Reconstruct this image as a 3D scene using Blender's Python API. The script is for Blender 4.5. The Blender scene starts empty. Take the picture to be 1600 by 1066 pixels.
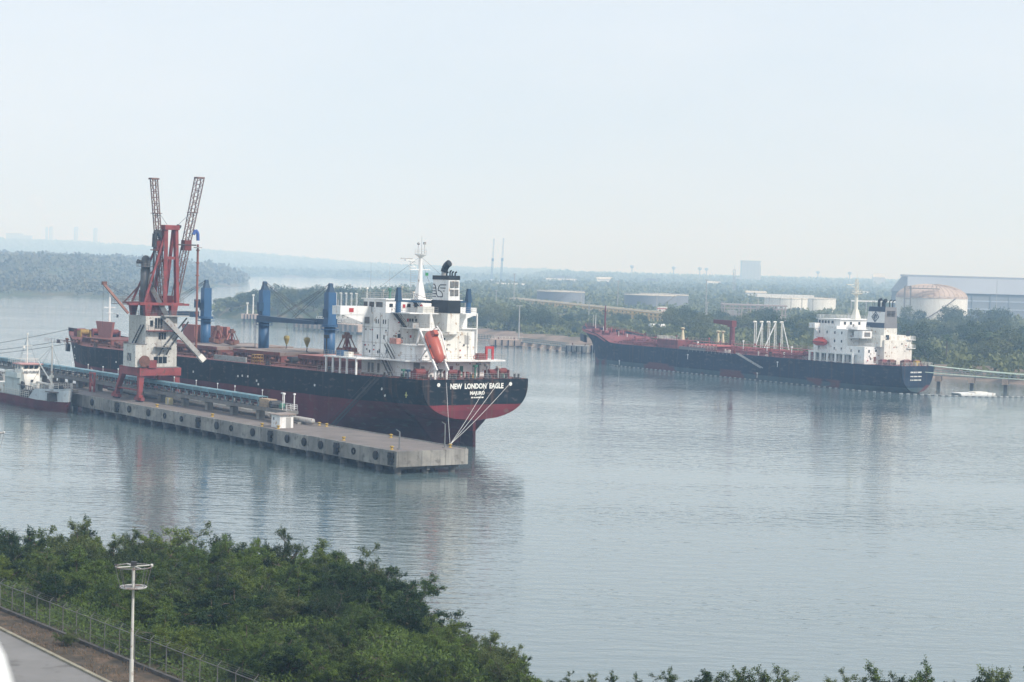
import bpy, math, random
import numpy as np
from mathutils import Vector, Matrix

# ------------------------------------------------------------------ camera, sky, sun, exposure
scene = bpy.context.scene
col = scene.collection
R = math.radians
CAM_H = 34.0
cam_data = bpy.data.cameras.new("camera")
cam = bpy.data.objects.new("camera", cam_data)
col.objects.link(cam)
cam_data.sensor_width = 36.0
cam_data.lens = 65.25
cam_data.clip_start = 0.1
cam_data.clip_end = 60000.0
pitch = math.atan(112.0 / 2900.0)
roll = 0.029
right = Vector((1, 0, 0)); fwd = Vector((0, math.cos(pitch), -math.sin(pitch))); up = Vector((0, math.sin(pitch), math.cos(pitch)))
r_ = right * math.cos(roll) + up * math.sin(roll)
u_ = up * math.cos(roll) - right * math.sin(roll)
cam.matrix_world = Matrix(((r_.x, u_.x, -fwd.x, 0), (r_.y, u_.y, -fwd.y, 0), (r_.z, u_.z, -fwd.z, CAM_H), (0, 0, 0, 1)))
cam_data.dof.use_dof = True
cam_data.dof.focus_distance = 330.0
cam_data.dof.aperture_fstop = 6.3
scene.camera = cam

SUN_DIR = Vector((0.80, -0.52, 0.0)).normalized() * math.cos(R(42)) + Vector((0, 0, math.sin(R(42))))
world = bpy.data.worlds.new("World"); scene.world = world; world.use_nodes = True
wn = world.node_tree.nodes; wl = world.node_tree.links
for n in list(wn): wn.remove(n)
wout = wn.new("ShaderNodeOutputWorld"); wbg = wn.new("ShaderNodeBackground"); wbg.inputs["Strength"].default_value = 0.1
sky = wn.new("ShaderNodeTexSky"); sky.sky_type = 'NISHITA'; sky.sun_disc = False
sky.sun_elevation = R(42); sky.sun_rotation = math.atan2(SUN_DIR.x, SUN_DIR.y)
sky.air_density = 1.0; sky.dust_density = 4.0; sky.ozone_density = 1.0
# a thin, even veil of high cloud over the whole sky, with faint streaks
wtc = wn.new("ShaderNodeTexCoord"); wmap = wn.new("ShaderNodeMapping"); wmap.inputs["Scale"].default_value = (1.0, 1.0, 3.2)
wno = wn.new("ShaderNodeTexNoise"); wno.inputs["Scale"].default_value = 2.6; wno.inputs["Detail"].default_value = 6.0; wno.inputs["Roughness"].default_value = 0.55
wramp = wn.new("ShaderNodeValToRGB")
wramp.color_ramp.elements[0].position = 0.32; wramp.color_ramp.elements[0].color = (7.4, 8.4, 9.7, 1)
wramp.color_ramp.elements[1].position = 0.72; wramp.color_ramp.elements[1].color = (9.0, 9.55, 10.4, 1)
wmix = wn.new("ShaderNodeMix"); wmix.data_type = 'RGBA'; wmix.inputs["Factor"].default_value = 0.82
wl.new(wtc.outputs["Generated"], wmap.inputs["Vector"]); wl.new(wmap.outputs["Vector"], wno.inputs["Vector"])
wl.new(wno.outputs["Fac"], wramp.inputs["Fac"])
wl.new(sky.outputs["Color"], wmix.inputs["A"]); wl.new(wramp.outputs["Color"], wmix.inputs["B"])
wl.new(wmix.outputs["Result"], wbg.inputs["Color"]); wl.new(wbg.outputs["Background"], wout.inputs["Surface"])

sun_data = bpy.data.lights.new("sun", 'SUN'); sun_data.energy = 3.6; sun_data.angle = R(4.0); sun_data.color = (1.0, 0.97, 0.93)
sun = bpy.data.objects.new("sun", sun_data); col.objects.link(sun)
sun.rotation_euler = SUN_DIR.to_track_quat('Z', 'Y').to_euler(); sun.location = (300, -200, 400)

scene.view_settings.view_transform = 'Standard'; scene.view_settings.look = 'None'
scene.view_settings.exposure = 0.14; scene.view_settings.gamma = 1.0; scene.view_settings.use_curve_mapping = False
scene.render.engine = 'CYCLES'
scene.cycles.use_denoising = True
scene.cycles.max_bounces = 6; scene.cycles.diffuse_bounces = 3; scene.cycles.glossy_bounces = 3
scene.cycles.transmission_bounces = 3; scene.cycles.transparent_max_bounces = 6; scene.cycles.volume_bounces = 3
scene.cycles.caustics_reflective = False; scene.cycles.caustics_refractive = False

# ------------------------------------------------------------------ materials
MATS = {}
PERPIECE = ("pier_concrete", "light_blue_cover", "hatch_top_grey_brown", "tank_roof_tan")
def mk(name, c, rough=0.6, var=0.12, scale=0.6, rust=0.0, streak=0.0, metal=0.0, rustcol=(0.16, 0.07, 0.04), bump=0.0, bscale=8.0, spec=0.35):
    """painted / bare surface: base colour with mottling, rust patches and vertical runs of dirt"""
    if name in MATS: return MATS[name]
    m = bpy.data.materials.new(name); m.use_nodes = True
    nt = m.node_tree; N = nt.nodes; L = nt.links
    b = N["Principled BSDF"]; b.inputs["Roughness"].default_value = rough; b.inputs["Metallic"].default_value = metal
    b.inputs["Specular IOR Level"].default_value = spec
    tc = N.new("ShaderNodeTexCoord")
    def noise(sc, det=4.0, stretch=None):
        n = N.new("ShaderNodeTexNoise"); n.inputs["Scale"].default_value = sc; n.inputs["Detail"].default_value = det
        if stretch:
            mp = N.new("ShaderNodeMapping"); mp.inputs["Scale"].default_value = stretch
            L.new(tc.outputs["Object"], mp.inputs["Vector"]); L.new(mp.outputs["Vector"], n.inputs["Vector"])
        else: L.new(tc.outputs["Object"], n.inputs["Vector"])
        return n
    def ramp(n, a, bb):
        r = N.new("ShaderNodeMapRange"); r.inputs["From Min"].default_value = a; r.inputs["From Max"].default_value = bb
        L.new(n.outputs["Fac"], r.inputs["Value"]); return r
    def mix(fac, A, Bc, mode='MIX'):
        x = N.new("ShaderNodeMix"); x.data_type = 'RGBA'; x.blend_type = mode
        if isinstance(fac, float): x.inputs["Factor"].default_value = fac
        else: L.new(fac, x.inputs["Factor"])
        for s, v in (("A", A), ("B", Bc)):
            if isinstance(v, tuple): x.inputs[s].default_value = (*v, 1) if len(v) == 3 else v
            else: L.new(v, x.inputs[s])
        return x.outputs["Result"]
    cur = tuple(c)
    if var:
        n = noise(scale, 5.0); r = ramp(n, 0.3, 0.7)
        lo = tuple(max(0, x * (1 - var)) for x in c); hi = tuple(min(1, x * (1 + var)) for x in c)
        cur = mix(r.outputs["Result"], lo, hi)
    if streak:
        n = noise(1.0, 3.0, (1.6, 1.6, 0.10)); r = ramp(n, 0.52, 0.75)
        mm = N.new("ShaderNodeMath"); mm.operation = 'MULTIPLY'; mm.inputs[1].default_value = streak; L.new(r.outputs["Result"], mm.inputs[0])
        cur = mix(mm.outputs[0], cur, tuple(x * 0.45 + y * 0.35 for x, y in zip(c, rustcol)))
    if rust:
        n = noise(scale * 2.3, 7.0); r = ramp(n, 0.62 - rust * 0.25, 0.74 - rust * 0.2)
        cur = mix(r.outputs["Result"], cur, rustcol)
    if name in PERPIECE:      # each piece cast or painted a little differently
        oi = N.new("ShaderNodeObjectInfo"); mr = N.new("ShaderNodeMapRange"); mr.inputs["To Min"].default_value = 0.78; mr.inputs["To Max"].default_value = 1.2
        L.new(oi.outputs["Random"], mr.inputs["Value"]); hs = N.new("ShaderNodeHueSaturation"); L.new(mr.outputs["Result"], hs.inputs["Value"]); L.new(cur, hs.inputs["Color"]); cur = hs.outputs["Color"]
    if isinstance(cur, tuple): b.inputs["Base Color"].default_value = (*cur, 1)
    else: L.new(cur, b.inputs["Base Color"])
    if bump:
        n = noise(bscale, 4.0); bp = N.new("ShaderNodeBump"); bp.inputs["Strength"].default_value = bump; bp.inputs["Distance"].default_value = 0.05
        L.new(n.outputs["Fac"], bp.inputs["Height"]); L.new(bp.outputs["Normal"], b.inputs["Normal"])
    MATS[name] = m
    return m

WHITE = mk("white_paint", (0.78, 0.785, 0.775), 0.45, 0.07, 0.5, rust=0.03, streak=0.5, rustcol=(0.35, 0.22, 0.13))
WHITE2 = mk("white_paint_stained", (0.72, 0.71, 0.66), 0.5, 0.09, 0.5, rust=0.12, streak=0.6, rustcol=(0.34, 0.20, 0.10))
OFFWHITE = mk("weathered_white_cladding", (0.56, 0.56, 0.53), 0.6, 0.10, 0.8, rust=0.12, streak=0.7, rustcol=(0.20, 0.13, 0.09))
BLACKP = mk("black_paint", (0.012, 0.017, 0.021), 0.45, 0.2, 0.6)
DARK = mk("dark_steel", (0.035, 0.037, 0.04), 0.6, 0.2, 1.0)
GLASS = mk("window_glass", (0.015, 0.02, 0.025), 0.12, 0.0, spec=0.6)
BLUE = mk("crane_blue", (0.030, 0.100, 0.215), 0.45, 0.10, 0.4, streak=0.35, rustcol=(0.06, 0.07, 0.09))
DKBLUE = mk("dark_blue_paint", (0.018, 0.06, 0.12), 0.5, 0.12, 0.4)
RUSTRED = mk("rusty_red_deck", (0.17, 0.055, 0.045), 0.75, 0.3, 0.35, rust=0.35, rustcol=(0.09, 0.05, 0.04))
PINKRED = mk("faded_red_panel", (0.33, 0.135, 0.115), 0.7, 0.10, 0.4, streak=0.3)
HATCHTOP = mk("hatch_top_grey_brown", (0.23, 0.19, 0.17), 0.8, 0.2, 0.25, rust=0.2)
CRANERED = mk("crane_red", (0.245, 0.05, 0.05), 0.65, 0.25, 0.5, rust=0.32, streak=0.4, rustcol=(0.13, 0.06, 0.05))
GREYST = mk("grey_steel", (0.17, 0.17, 0.17), 0.6, 0.15, 0.8, rust=0.15)
LTGREY = mk("light_grey_steel", (0.36, 0.36, 0.35), 0.6, 0.12, 0.8, rust=0.12)
TRUSS = mk("weathered_truss_steel", (0.20, 0.125, 0.11), 0.7, 0.2, 1.0)
ORANGE = mk("lifeboat_orange", (0.40, 0.09, 0.06), 0.4, 0.08, 0.8, streak=0.25)
YELLOW = mk("safety_yellow", (0.40, 0.27, 0.05), 0.5, 0.15, 1.2, rust=0.12)
SIGNRED = mk("signal_red", (0.40, 0.035, 0.04), 0.5, 0.08)
LTBLUE = mk("light_blue_cover", (0.115, 0.225, 0.275), 0.6, 0.25, 0.6, rust=0.18, streak=0.3, rustcol=(0.2, 0.15, 0.12))
CONC = mk("pier_concrete", (0.25, 0.24, 0.22), 0.9, 0.3, 0.35, rust=0.25, streak=0.9, rustcol=(0.12, 0.11, 0.10), bump=0.3, bscale=3.0)
CONCTOP = mk("pier_deck_concrete", (0.165, 0.145, 0.135), 0.9, 0.22, 0.22, rust=0.25, rustcol=(0.17, 0.14, 0.12), bump=0.2, bscale=3.0)
CONCDK = mk("pile_concrete", (0.13, 0.125, 0.12), 0.9, 0.2, 0.8)
PINKCONC = mk("weathered_pink_concrete", (0.42, 0.32, 0.26), 0.9, 0.2, 0.4)
RUBBER = mk("black_rubber", (0.018, 0.018, 0.02), 0.8, 0.2, 1.5)
ROPE = mk("mooring_rope_fibre", (0.55, 0.55, 0.53), 0.9, 0.1, 2.0)
DKROPE = mk("dark_wire", (0.06, 0.06, 0.065), 0.8, 0.0)
GREENP = mk("green_machinery", (0.05, 0.16, 0.11), 0.5, 0.15, 1.0)
BROWNRUST = mk("rust_brown", (0.16, 0.075, 0.055), 0.8, 0.3, 1.2, rust=0.3, rustcol=(0.07, 0.04, 0.035))
WINCHRED = mk("winch_red", (0.15, 0.028, 0.028), 0.6, 0.2, 1.5, rust=0.2)
TANKRED = mk("tanker_deck_red", (0.17, 0.045, 0.045), 0.7, 0.3, 0.3, rust=0.25, rustcol=(0.07, 0.035, 0.035))
TANKPIPE = mk("tanker_pipe_red", (0.15, 0.04, 0.045), 0.6, 0.2, 0.8)
TANKPINK = mk("tanker_pale_red", (0.34, 0.10, 0.09), 0.6, 0.12, 0.5)

# ------------------------------------------------------------------ mesh helpers
class MB:
    """collects boxes, tubes and sheets; build() links them as one mesh object"""
    def __init__(self): self.v = []; self.f = []; self.m = []; self.cur = 0
    def add(self, vs, fs):
        o = len(self.v); self.v += [tuple(p) for p in vs]
        for f in fs: self.f.append(tuple(i + o for i in f)); self.m.append(self.cur)
        return self
    def box(self, x0, x1, y0, y1, z0, z1):
        return self.add([(x0, y0, z0), (x1, y0, z0), (x1, y1, z0), (x0, y1, z0), (x0, y0, z1), (x1, y0, z1), (x1, y1, z1), (x0, y1, z1)],
                        [(0, 3, 2, 1), (4, 5, 6, 7), (0, 1, 5, 4), (1, 2, 6, 5), (2, 3, 7, 6), (3, 0, 4, 7)])
    def hexa(self, bot, top):
        n = len(bot)
        return self.add(list(bot) + list(top), [tuple(range(n - 1, -1, -1)), tuple(range(n, 2 * n))] + [(i, (i + 1) % n, n + (i + 1) % n, n + i) for i in range(n)])
    def cyl(self, p0, p1, r0, r1=None, n=8, cap=True):
        r1 = r0 if r1 is None else r1
        a = Vector(p0); b = Vector(p1); d = (b - a)
        if d.length < 1e-6: return self
        d.normalize(); e = d.orthogonal().normalized(); g = d.cross(e)
        vs = []
        for c, r in ((a, r0), (b, r1)):
            for i in range(n):
                t = 2 * math.pi * i / n + math.pi / n
                vs.append(c + e * (math.cos(t) * r) + g * (math.sin(t) * r))
        fs = [(i, (i + 1) % n, n + (i + 1) % n, n + i) for i in range(n)]
        if cap: fs += [tuple(range(n - 1, -1, -1)), tuple(range(n, 2 * n))]
        return self.add(vs, fs)
    def tube(self, pts, r, n=5):
        for a, b in zip(pts[:-1], pts[1:]): self.cyl(a, b, r, r, n)
        return self
    def bar(self, p0, p1, w, h):
        """rectangular bar, width w sideways, height h upward"""
        a = Vector(p0); b = Vector(p1); d = (b - a).normalized()
        s = Vector((0, 0, 1)).cross(d)
        s = s.normalized() if s.length > 1e-4 else Vector((1, 0, 0))
        t = d.cross(s)
        q = [s * (w / 2) + t * (h / 2), s * (-w / 2) + t * (h / 2), s * (-w / 2) - t * (h / 2), s * (w / 2) - t * (h / 2)]
        return self.hexa([a + x for x in q], [b + x for x in q])
    def lathe(self, c, prof, n=16, axis='z', cap=True):
        vs = []
        for r, z in prof:
            for i in range(n):
                t = 2 * math.pi * i / n; x = math.cos(t) * r; y = math.sin(t) * r
                p = (x, y, z) if axis == 'z' else ((z, x, y) if axis == 'x' else (x, z, y))
                vs.append((c[0] + p[0], c[1] + p[1], c[2] + p[2]))
        fs = []
        for k in range(len(prof) - 1):
            for i in range(n): fs.append((k * n + i, k * n + (i + 1) % n, (k + 1) * n + (i + 1) % n, (k + 1) * n + i))
        if cap: fs += [tuple(range(n - 1, -1, -1)), tuple(range((len(prof) - 1) * n, len(prof) * n))]
        return self.add(vs, fs)
    def prism(self, poly, z0, z1):
        return self.hexa([(x, y, z0) for x, y in poly], [(x, y, z1) for x, y in poly])
    def rail(self, pts, h=1.05, step=1.6, r=0.03, rows=3):
        for a, b in zip(pts[:-1], pts[1:]):
            a = Vector(a); b = Vector(b); L = (b - a).length; k = max(1, int(L / step))
            for i in range(k + 1):
                p = a.lerp(b, i / k); self.cyl(p, p + Vector((0, 0, h)), r, r, 4, False)
            for j in range(rows):
                z = h * (j + 1) / rows; self.cyl(a + Vector((0, 0, z)), b + Vector((0, 0, z)), r * 0.8, r * 0.8, 4, False)
        return self
    def truss(self, p0, p1, w0, w1, n, rc, rd, upv=(0, 0, 1)):
        """square lattice boom"""
        a = Vector(p0); b = Vector(p1); d = (b - a).normalized(); s = Vector(upv).cross(d).normalized(); t = d.cross(s)
        def ring(k):
            f = k / n; w = (w0 * (1 - f) + w1 * f) / 2; c = a.lerp(b, f)
            return [c + s * (x * w) + t * (y * w) for x, y in ((1, 1), (-1, 1), (-1, -1), (1, -1))]
        pr = ring(0)
        for k in range(1, n + 1):
            cu = ring(k)
            for i in range(4):
                self.cyl(pr[i], cu[i], rc, rc, 4, False)
                j = (i + 1) % 4
                self.cyl(cu[i], cu[j], rd, rd, 3, False)
                if k % 2: self.cyl(pr[i], cu[j], rd, rd, 3, False)
                else: self.cyl(pr[j], cu[i], rd, rd, 3, False)
            pr = cu
        return self
    def mesh(self, name, mats, smooth=False):
        me = bpy.data.meshes.new(name); me.from_pydata(self.v, [], self.f)
        for mt in (mats if isinstance(mats, (list, tuple)) else [mats]): me.materials.append(mt)
        if any(self.m): me.polygons.foreach_set("material_index", self.m)
        if smooth: me.polygons.foreach_set("use_smooth", [True] * len(me.polygons))
        me.update(); return me
    def build(self, name, mats, parent=None, smooth=False, loc=None, rot=None):
        return put(name, self.mesh(name, mats, smooth), parent, loc, rot)

def put(name, me, parent=None, loc=None, rot=None, scale=None):
    o = bpy.data.objects.new(name, me); col.objects.link(o); o.parent = parent
    if loc is not None: o.location = loc
    if rot is not None: o.rotation_euler = rot
    if scale is not None: o.scale = scale if isinstance(scale, (tuple, list)) else (scale,) * 3
    return o
def tag(o, label=None, cat=None, group=None, kind=None):
    if label: o["label"] = label
    if cat: o["category"] = cat
    if group: o["group"] = group
    if kind: o["kind"] = kind
    return o
def thing(name, label, cat, loc=(0, 0, 0), rz=0.0, group=None, ry=0.0):
    o = bpy.data.objects.new(name, None); col.objects.link(o); o.location = loc; o.rotation_euler = (0, ry, rz); o.empty_display_size = 0.5
    return tag(o, label, cat, group)
def copy_tree(o, parent=None):
    c = o.copy(); col.objects.link(c); c.parent = parent
    for ch in o.children: copy_tree(ch, c)
    return c
def fastmesh(name, verts, faces, mats, matidx=None, smooth=False):
    """verts (n,3) array, faces (m,k) array"""
    me = bpy.data.meshes.new(name); n, k = faces.shape
    me.vertices.add(len(verts)); me.vertices.foreach_set("co", np.asarray(verts, dtype=np.float32).ravel())
    me.loops.add(n * k); me.loops.foreach_set("vertex_index", np.asarray(faces, dtype=np.int32).ravel())
    me.polygons.add(n); me.polygons.foreach_set("loop_start", np.arange(0, n * k, k, dtype=np.int32))
    me.polygons.foreach_set("loop_total", np.full(n, k, dtype=np.int32))
    for mt in (mats if isinstance(mats, (list, tuple)) else [mats]): me.materials.append(mt)
    if matidx is not None: me.polygons.foreach_set("material_index", np.asarray(matidx, dtype=np.int32))
    if smooth: me.polygons.foreach_set("use_smooth", np.ones(n, dtype=bool))
    me.update(calc_edges=True); me.validate(); return me
def text_mesh(txt, size, mats, bold=0.045):
    cu = bpy.data.curves.new("lettering", 'FONT'); cu.body = txt; cu.size = size; cu.align_x = 'CENTER'; cu.align_y = 'CENTER'
    cu.extrude = 0.012; cu.offset = bold * size; cu.resolution_u = 3
    ob = bpy.data.objects.new("lettering_tmp", cu); col.objects.link(ob)
    dg = bpy.context.evaluated_depsgraph_get(); me = bpy.data.meshes.new_from_object(ob.evaluated_get(dg))
    bpy.data.objects.remove(ob); bpy.data.curves.remove(cu)
    me.materials.clear(); me.materials.append(mats); return me
def interp(x, tab):
    xs = [t[0] for t in tab]; ys = [t[1] for t in tab]
    return float(np.interp(x, xs, ys))
HD = R(125.81)
def pier_w(s, o, z=0.0):      # pier-line coordinates (along, offset) to world
    return (-18.19 + math.cos(HD) * s - math.sin(HD) * o, 301.08 + math.sin(HD) * s + math.cos(HD) * o, z)

# ------------------------------------------------------------------ water
def water_material():
    m = bpy.data.materials.new("harbour_water"); m.use_nodes = True
    N = m.node_tree.nodes; L = m.node_tree.links; b = N["Principled BSDF"]
    b.inputs["Base Color"].default_value = (0.100, 0.145, 0.150, 1); b.inputs["IOR"].default_value = 2.0; b.inputs["Roughness"].default_value = 0.10
    b.inputs["Specular IOR Level"].default_value = 0.5
    tc = N.new("ShaderNodeTexCoord")
    def noise(sc, det, stretch, rotz=0.0):
        mp = N.new("ShaderNodeMapping"); mp.inputs["Scale"].default_value = stretch; mp.inputs["Rotation"].default_value = (0, 0, rotz)
        n = N.new("ShaderNodeTexNoise"); n.inputs["Scale"].default_value = sc; n.inputs["Detail"].default_value = det; n.inputs["Roughness"].default_value = 0.55
        L.new(tc.outputs["Object"], mp.inputs["Vector"]); L.new(mp.outputs["Vector"], n.inputs["Vector"]); return n
    big = noise(0.008, 5.0, (0.4, 1.9, 1), R(14))       # calm slicks and breezy patches
    pr = N.new("ShaderNodeMapRange"); pr.inputs["From Min"].default_value = 0.35; pr.inputs["From Max"].default_value = 0.65
    pr.inputs["To Min"].default_value = 0.34; pr.inputs["To Max"].default_value = 1.15; L.new(big.outputs["Fac"], pr.inputs["Value"])
    rr = N.new("ShaderNodeMapRange"); rr.inputs["From Min"].default_value = 0.35; rr.inputs["From Max"].default_value = 0.65; rr.inputs["To Min"].default_value = 0.02; rr.inputs["To Max"].default_value = 0.06; L.new(big.outputs["Fac"], rr.inputs["Value"]); L.new(rr.outputs["Result"], b.inputs["Roughness"])
    a = noise(0.42, 2.5, (0.45, 1.2, 1), R(12)); c = noise(1.2, 2.0, (0.6, 1.2, 1), R(-15))
    add = N.new("ShaderNodeMath"); add.operation = 'MULTIPLY_ADD'; add.inputs[1].default_value = 0.30
    L.new(c.outputs["Fac"], add.inputs[0]); L.new(a.outputs["Fac"], add.inputs[2])
    mul = N.new("ShaderNodeMath"); mul.operation = 'MULTIPLY'; L.new(add.outputs[0], mul.inputs[0]); L.new(pr.outputs["Result"], mul.inputs[1])
    bp = N.new("ShaderNodeBump"); bp.inputs["Strength"].default_value = 1.0; bp.inputs["Distance"].default_value = 0.16
    L.new(mul.outputs[0], bp.inputs["Height"]); L.new(bp.outputs["Normal"], b.inputs["Normal"])
    return m
HAZE = 0.00033
W = 15000.0
tag(MB().add([(-W, -W, 0), (W, -W, 0), (W, W, 0), (-W, W, 0)], [(0, 1, 2, 3)]).build("water", water_material()), kind="structure")

# ------------------------------------------------------------------ land
def ground_material(name, cols, scale):
    m = bpy.data.materials.new(name); m.use_nodes = True
    N = m.node_tree.nodes; L = m.node_tree.links; b = N["Principled BSDF"]; b.inputs["Roughness"].default_value = 0.95; b.inputs["Specular IOR Level"].default_value = 0.1
    tc = N.new("ShaderNodeTexCoord"); n = N.new("ShaderNodeTexNoise"); n.inputs["Scale"].default_value = scale; n.inputs["Detail"].default_value = 8.0; n.inputs["Roughness"].default_value = 0.65
    r = N.new("ShaderNodeValToRGB"); e = r.color_ramp.elements
    e[0].position = 0.36; e[0].color = (*cols[0], 1); e[1].position = 0.64; e[1].color = (*cols[-1], 1)
    if len(cols) == 3: k = r.color_ramp.elements.new(0.5); k.color = (*cols[1], 1)
    L.new(tc.outputs["Object"], n.inputs["Vector"]); L.new(n.outputs["Fac"], r.inputs["Fac"]); L.new(r.outputs["Color"], b.inputs["Base Color"])
    bp = N.new("ShaderNodeBump"); bp.inputs["Strength"].default_value = 0.5; bp.inputs["Distance"].default_value = 0.1
    L.new(n.outputs["Fac"], bp.inputs["Height"]); L.new(bp.outputs["Normal"], b.inputs["Normal"])
    return m
EARTH = ground_material("bank_earth", [(0.05, 0.075, 0.03), (0.085, 0.095, 0.05), (0.22, 0.17, 0.12)], 0.05)
SHOREDIRT = ground_material("shore_dirt", [(0.13, 0.11, 0.085), (0.21, 0.165, 0.13), (0.27, 0.21, 0.175)], 0.08)
FARLAND = ground_material("far_scrubland", [(0.055, 0.08, 0.035), (0.09, 0.10, 0.05), (0.17, 0.13, 0.085)], 0.006)

NORTH = [(-188, 1172), (-180, 1145), (-158, 1108), (-137, 1115), (-113, 1100), (-80, 1010), (-40, 930), (-19, 900), (-8, 862), (10, 846), (31, 822), (58, 775), (85, 722), (115, 684), (150, 654), (164, 642), (174, 622), (195, 598), (260, 520), (420, 300), (4500, 300), (9000, 12500), (200, 12500), (60, 5200), (20, 4300), (10, 3300), (-90, 2900), (-140, 2200), (-170, 1700), (-192, 1400), (-198, 1230)]
WEST = [(-4500, 1420), (-900, 1500), (-425, 1540), (-389, 1600), (-328, 1588), (-318, 1700), (-335, 1950), (-372, 2300), (-392, 2470), (-380, 2620), (-420, 2950), (-465, 3180), (-620, 3300), (-900, 3500), (-2500, 3600), (-4500, 3700)]
FAR = [(-9000, 4000), (-1500, 4150), (-701, 4440), (-515, 4630), (-375, 4490), (-150, 4420), (300, 4500), (300, 12500), (-9000, 12500)]
def inside(px, py, poly):
    c = np.zeros(px.shape, bool); j = len(poly) - 1
    for i in range(len(poly)):
        xi, yi = poly[i]; xj, yj = poly[j]
        t = ((yi > py) != (yj > py)) & (px < (xj - xi) * (py - yi) / (yj - yi + 1e-9) + xi); c ^= t; j = i
    return c
def sdist(px, py, poly):
    d = np.full(px.shape, 1e9); j = len(poly) - 1
    for i in range(len(poly)):
        ax, ay = poly[j]; bx, by = poly[i]; ex, ey = bx - ax, by - ay; l2 = ex * ex + ey * ey
        t = np.clip(((px - ax) * ex + (py - ay) * ey) / l2, 0, 1); d = np.minimum(d, np.hypot(px - ax - t * ex, py - ay - t * ey)); j = i
    return np.where(inside(px, py, poly), d, -d)
def smooth(a, b, x):
    t = np.clip((x - a) / (b - a), 0, 1); return t * t * (3 - 2 * t)
def vnoise(x, y, sc, seed=0):
    x = x / sc + seed * 17.3; y = y / sc - seed * 9.1; xi = np.floor(x); yi = np.floor(y); fx = x - xi; fy = y - yi
    fx = fx * fx * (3 - 2 * fx); fy = fy * fy * (3 - 2 * fy)
    def h(a, b): return np.modf(np.abs(np.sin(a * 127.1 + b * 311.7) * 43758.5453))[0]
    return (h(xi, yi) * (1 - fx) + h(xi + 1, yi) * fx) * (1 - fy) + (h(xi, yi + 1) * (1 - fx) + h(xi + 1, yi + 1) * fx) * fy
def land_height(x, y):
    x = np.asarray(x, float); y = np.asarray(y, float)
    sn = sdist(x, y, NORTH); sw = sdist(x, y, WEST); sf = sdist(x, y, FAR)
    h = np.full(x.shape, -3.0)
    def shore(s, top, w): return np.where(s > -8, np.minimum(-1.2 + (s + 4) * w, top), -3.0)
    hn = shore(sn, 4.0, 0.28); hn = hn + np.where(sn > 0, 16 * smooth(4300, 6200, y) * (0.6 + 0.8 * vnoise(x, y, 900, 1)) + 4.0 * smooth(950, 1250, y) * smooth(120, -60, x) * (y < 1500), 0)
    hw = shore(sw, 3.0, 0.22); hw = hw + np.where(sw > 0, 24 * smooth(-400, -560, x) * smooth(1620, 2250, y) * (0.75 + 0.4 * vnoise(x, y, 260, 2)), 0)
    hf = shore(sf, 4.0, 0.2)
    ridge = 12 + 8 * vnoise(x, y, 700, 3) + 58 * np.exp(-((x + 2600) / 880.0) ** 2) + 26 * np.exp(-((x + 1450) / 600.0) ** 2)
    hf = hf + np.where(sf > 0, ridge * smooth(6000, 9300, y) * 1.35, 0)
    return np.maximum(np.maximum(hn, hw), np.maximum(hf, h))
rows = np.geomspace(520, 12000, 270); cols_ = np.linspace(-0.52, 0.52, 260)
YY, TT = np.meshgrid(rows, cols_, indexing='ij'); XX = YY * TT
ZZ = land_height(XX, YY)
nr, nc = XX.shape; idx = np.arange(nr * nc).reshape(nr, nc)
faces = np.stack([idx[:-1, :-1], idx[:-1, 1:], idx[1:, 1:], idx[1:, :-1]], -1).reshape(-1, 4)
zc = ZZ.ravel()[faces].max(1); faces = faces[zc > -2.5]
fy = YY.ravel()[faces].mean(1); sfc = sdist(XX.ravel()[faces].mean(1), fy, NORTH)
tag(put("terrain", fastmesh("terrain", np.stack([XX, YY, ZZ], -1).reshape(-1, 3), faces, [EARTH, FARLAND, SHOREDIRT], np.where((sfc > -12) & (sfc < 17) & (fy < 1000), 2, (fy > 1450).astype(int)), True)), kind="structure")

# foreground bank under the camera
SHORE = [(-120, 232), (-90, 214), (-56, 195), (-40, 188), (-28, 187), (-19, 186), (-9, 178), (-3, 167), (3, 151), (8, 142), (16, 138), (26, 136), (40, 135), (90, 130), (90, -60), (-120, -60)]
def bank_height(x, y):
    s = sdist(np.asarray(x, float), np.asarray(y, float), SHORE)
    return np.where(s > -6, np.minimum(-1.0 + (s + 3) * 0.33, 4.0), -3.0)
gx, gy = np.meshgrid(np.linspace(-118, 88, 150), np.linspace(-58, 230, 200), indexing='ij')
gz = bank_height(gx, gy) + 0.12 * (vnoise(gx, gy, 4.0, 5) - 0.5)
idx = np.arange(gx.size).reshape(gx.shape)
faces = np.stack([idx[:-1, :-1], idx[1:, :-1], idx[1:, 1:], idx[:-1, 1:]], -1).reshape(-1, 4)
faces = faces[gz.ravel()[faces].max(1) > -2.8]
BANK = ground_material("bank_soil", [(0.030, 0.045, 0.018), (0.05, 0.055, 0.028), (0.10, 0.08, 0.055)], 0.35)
tag(put("bank", fastmesh("bank", np.stack([gx, gy, gz], -1).reshape(-1, 3), faces, BANK, None, True)), kind="structure")
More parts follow.
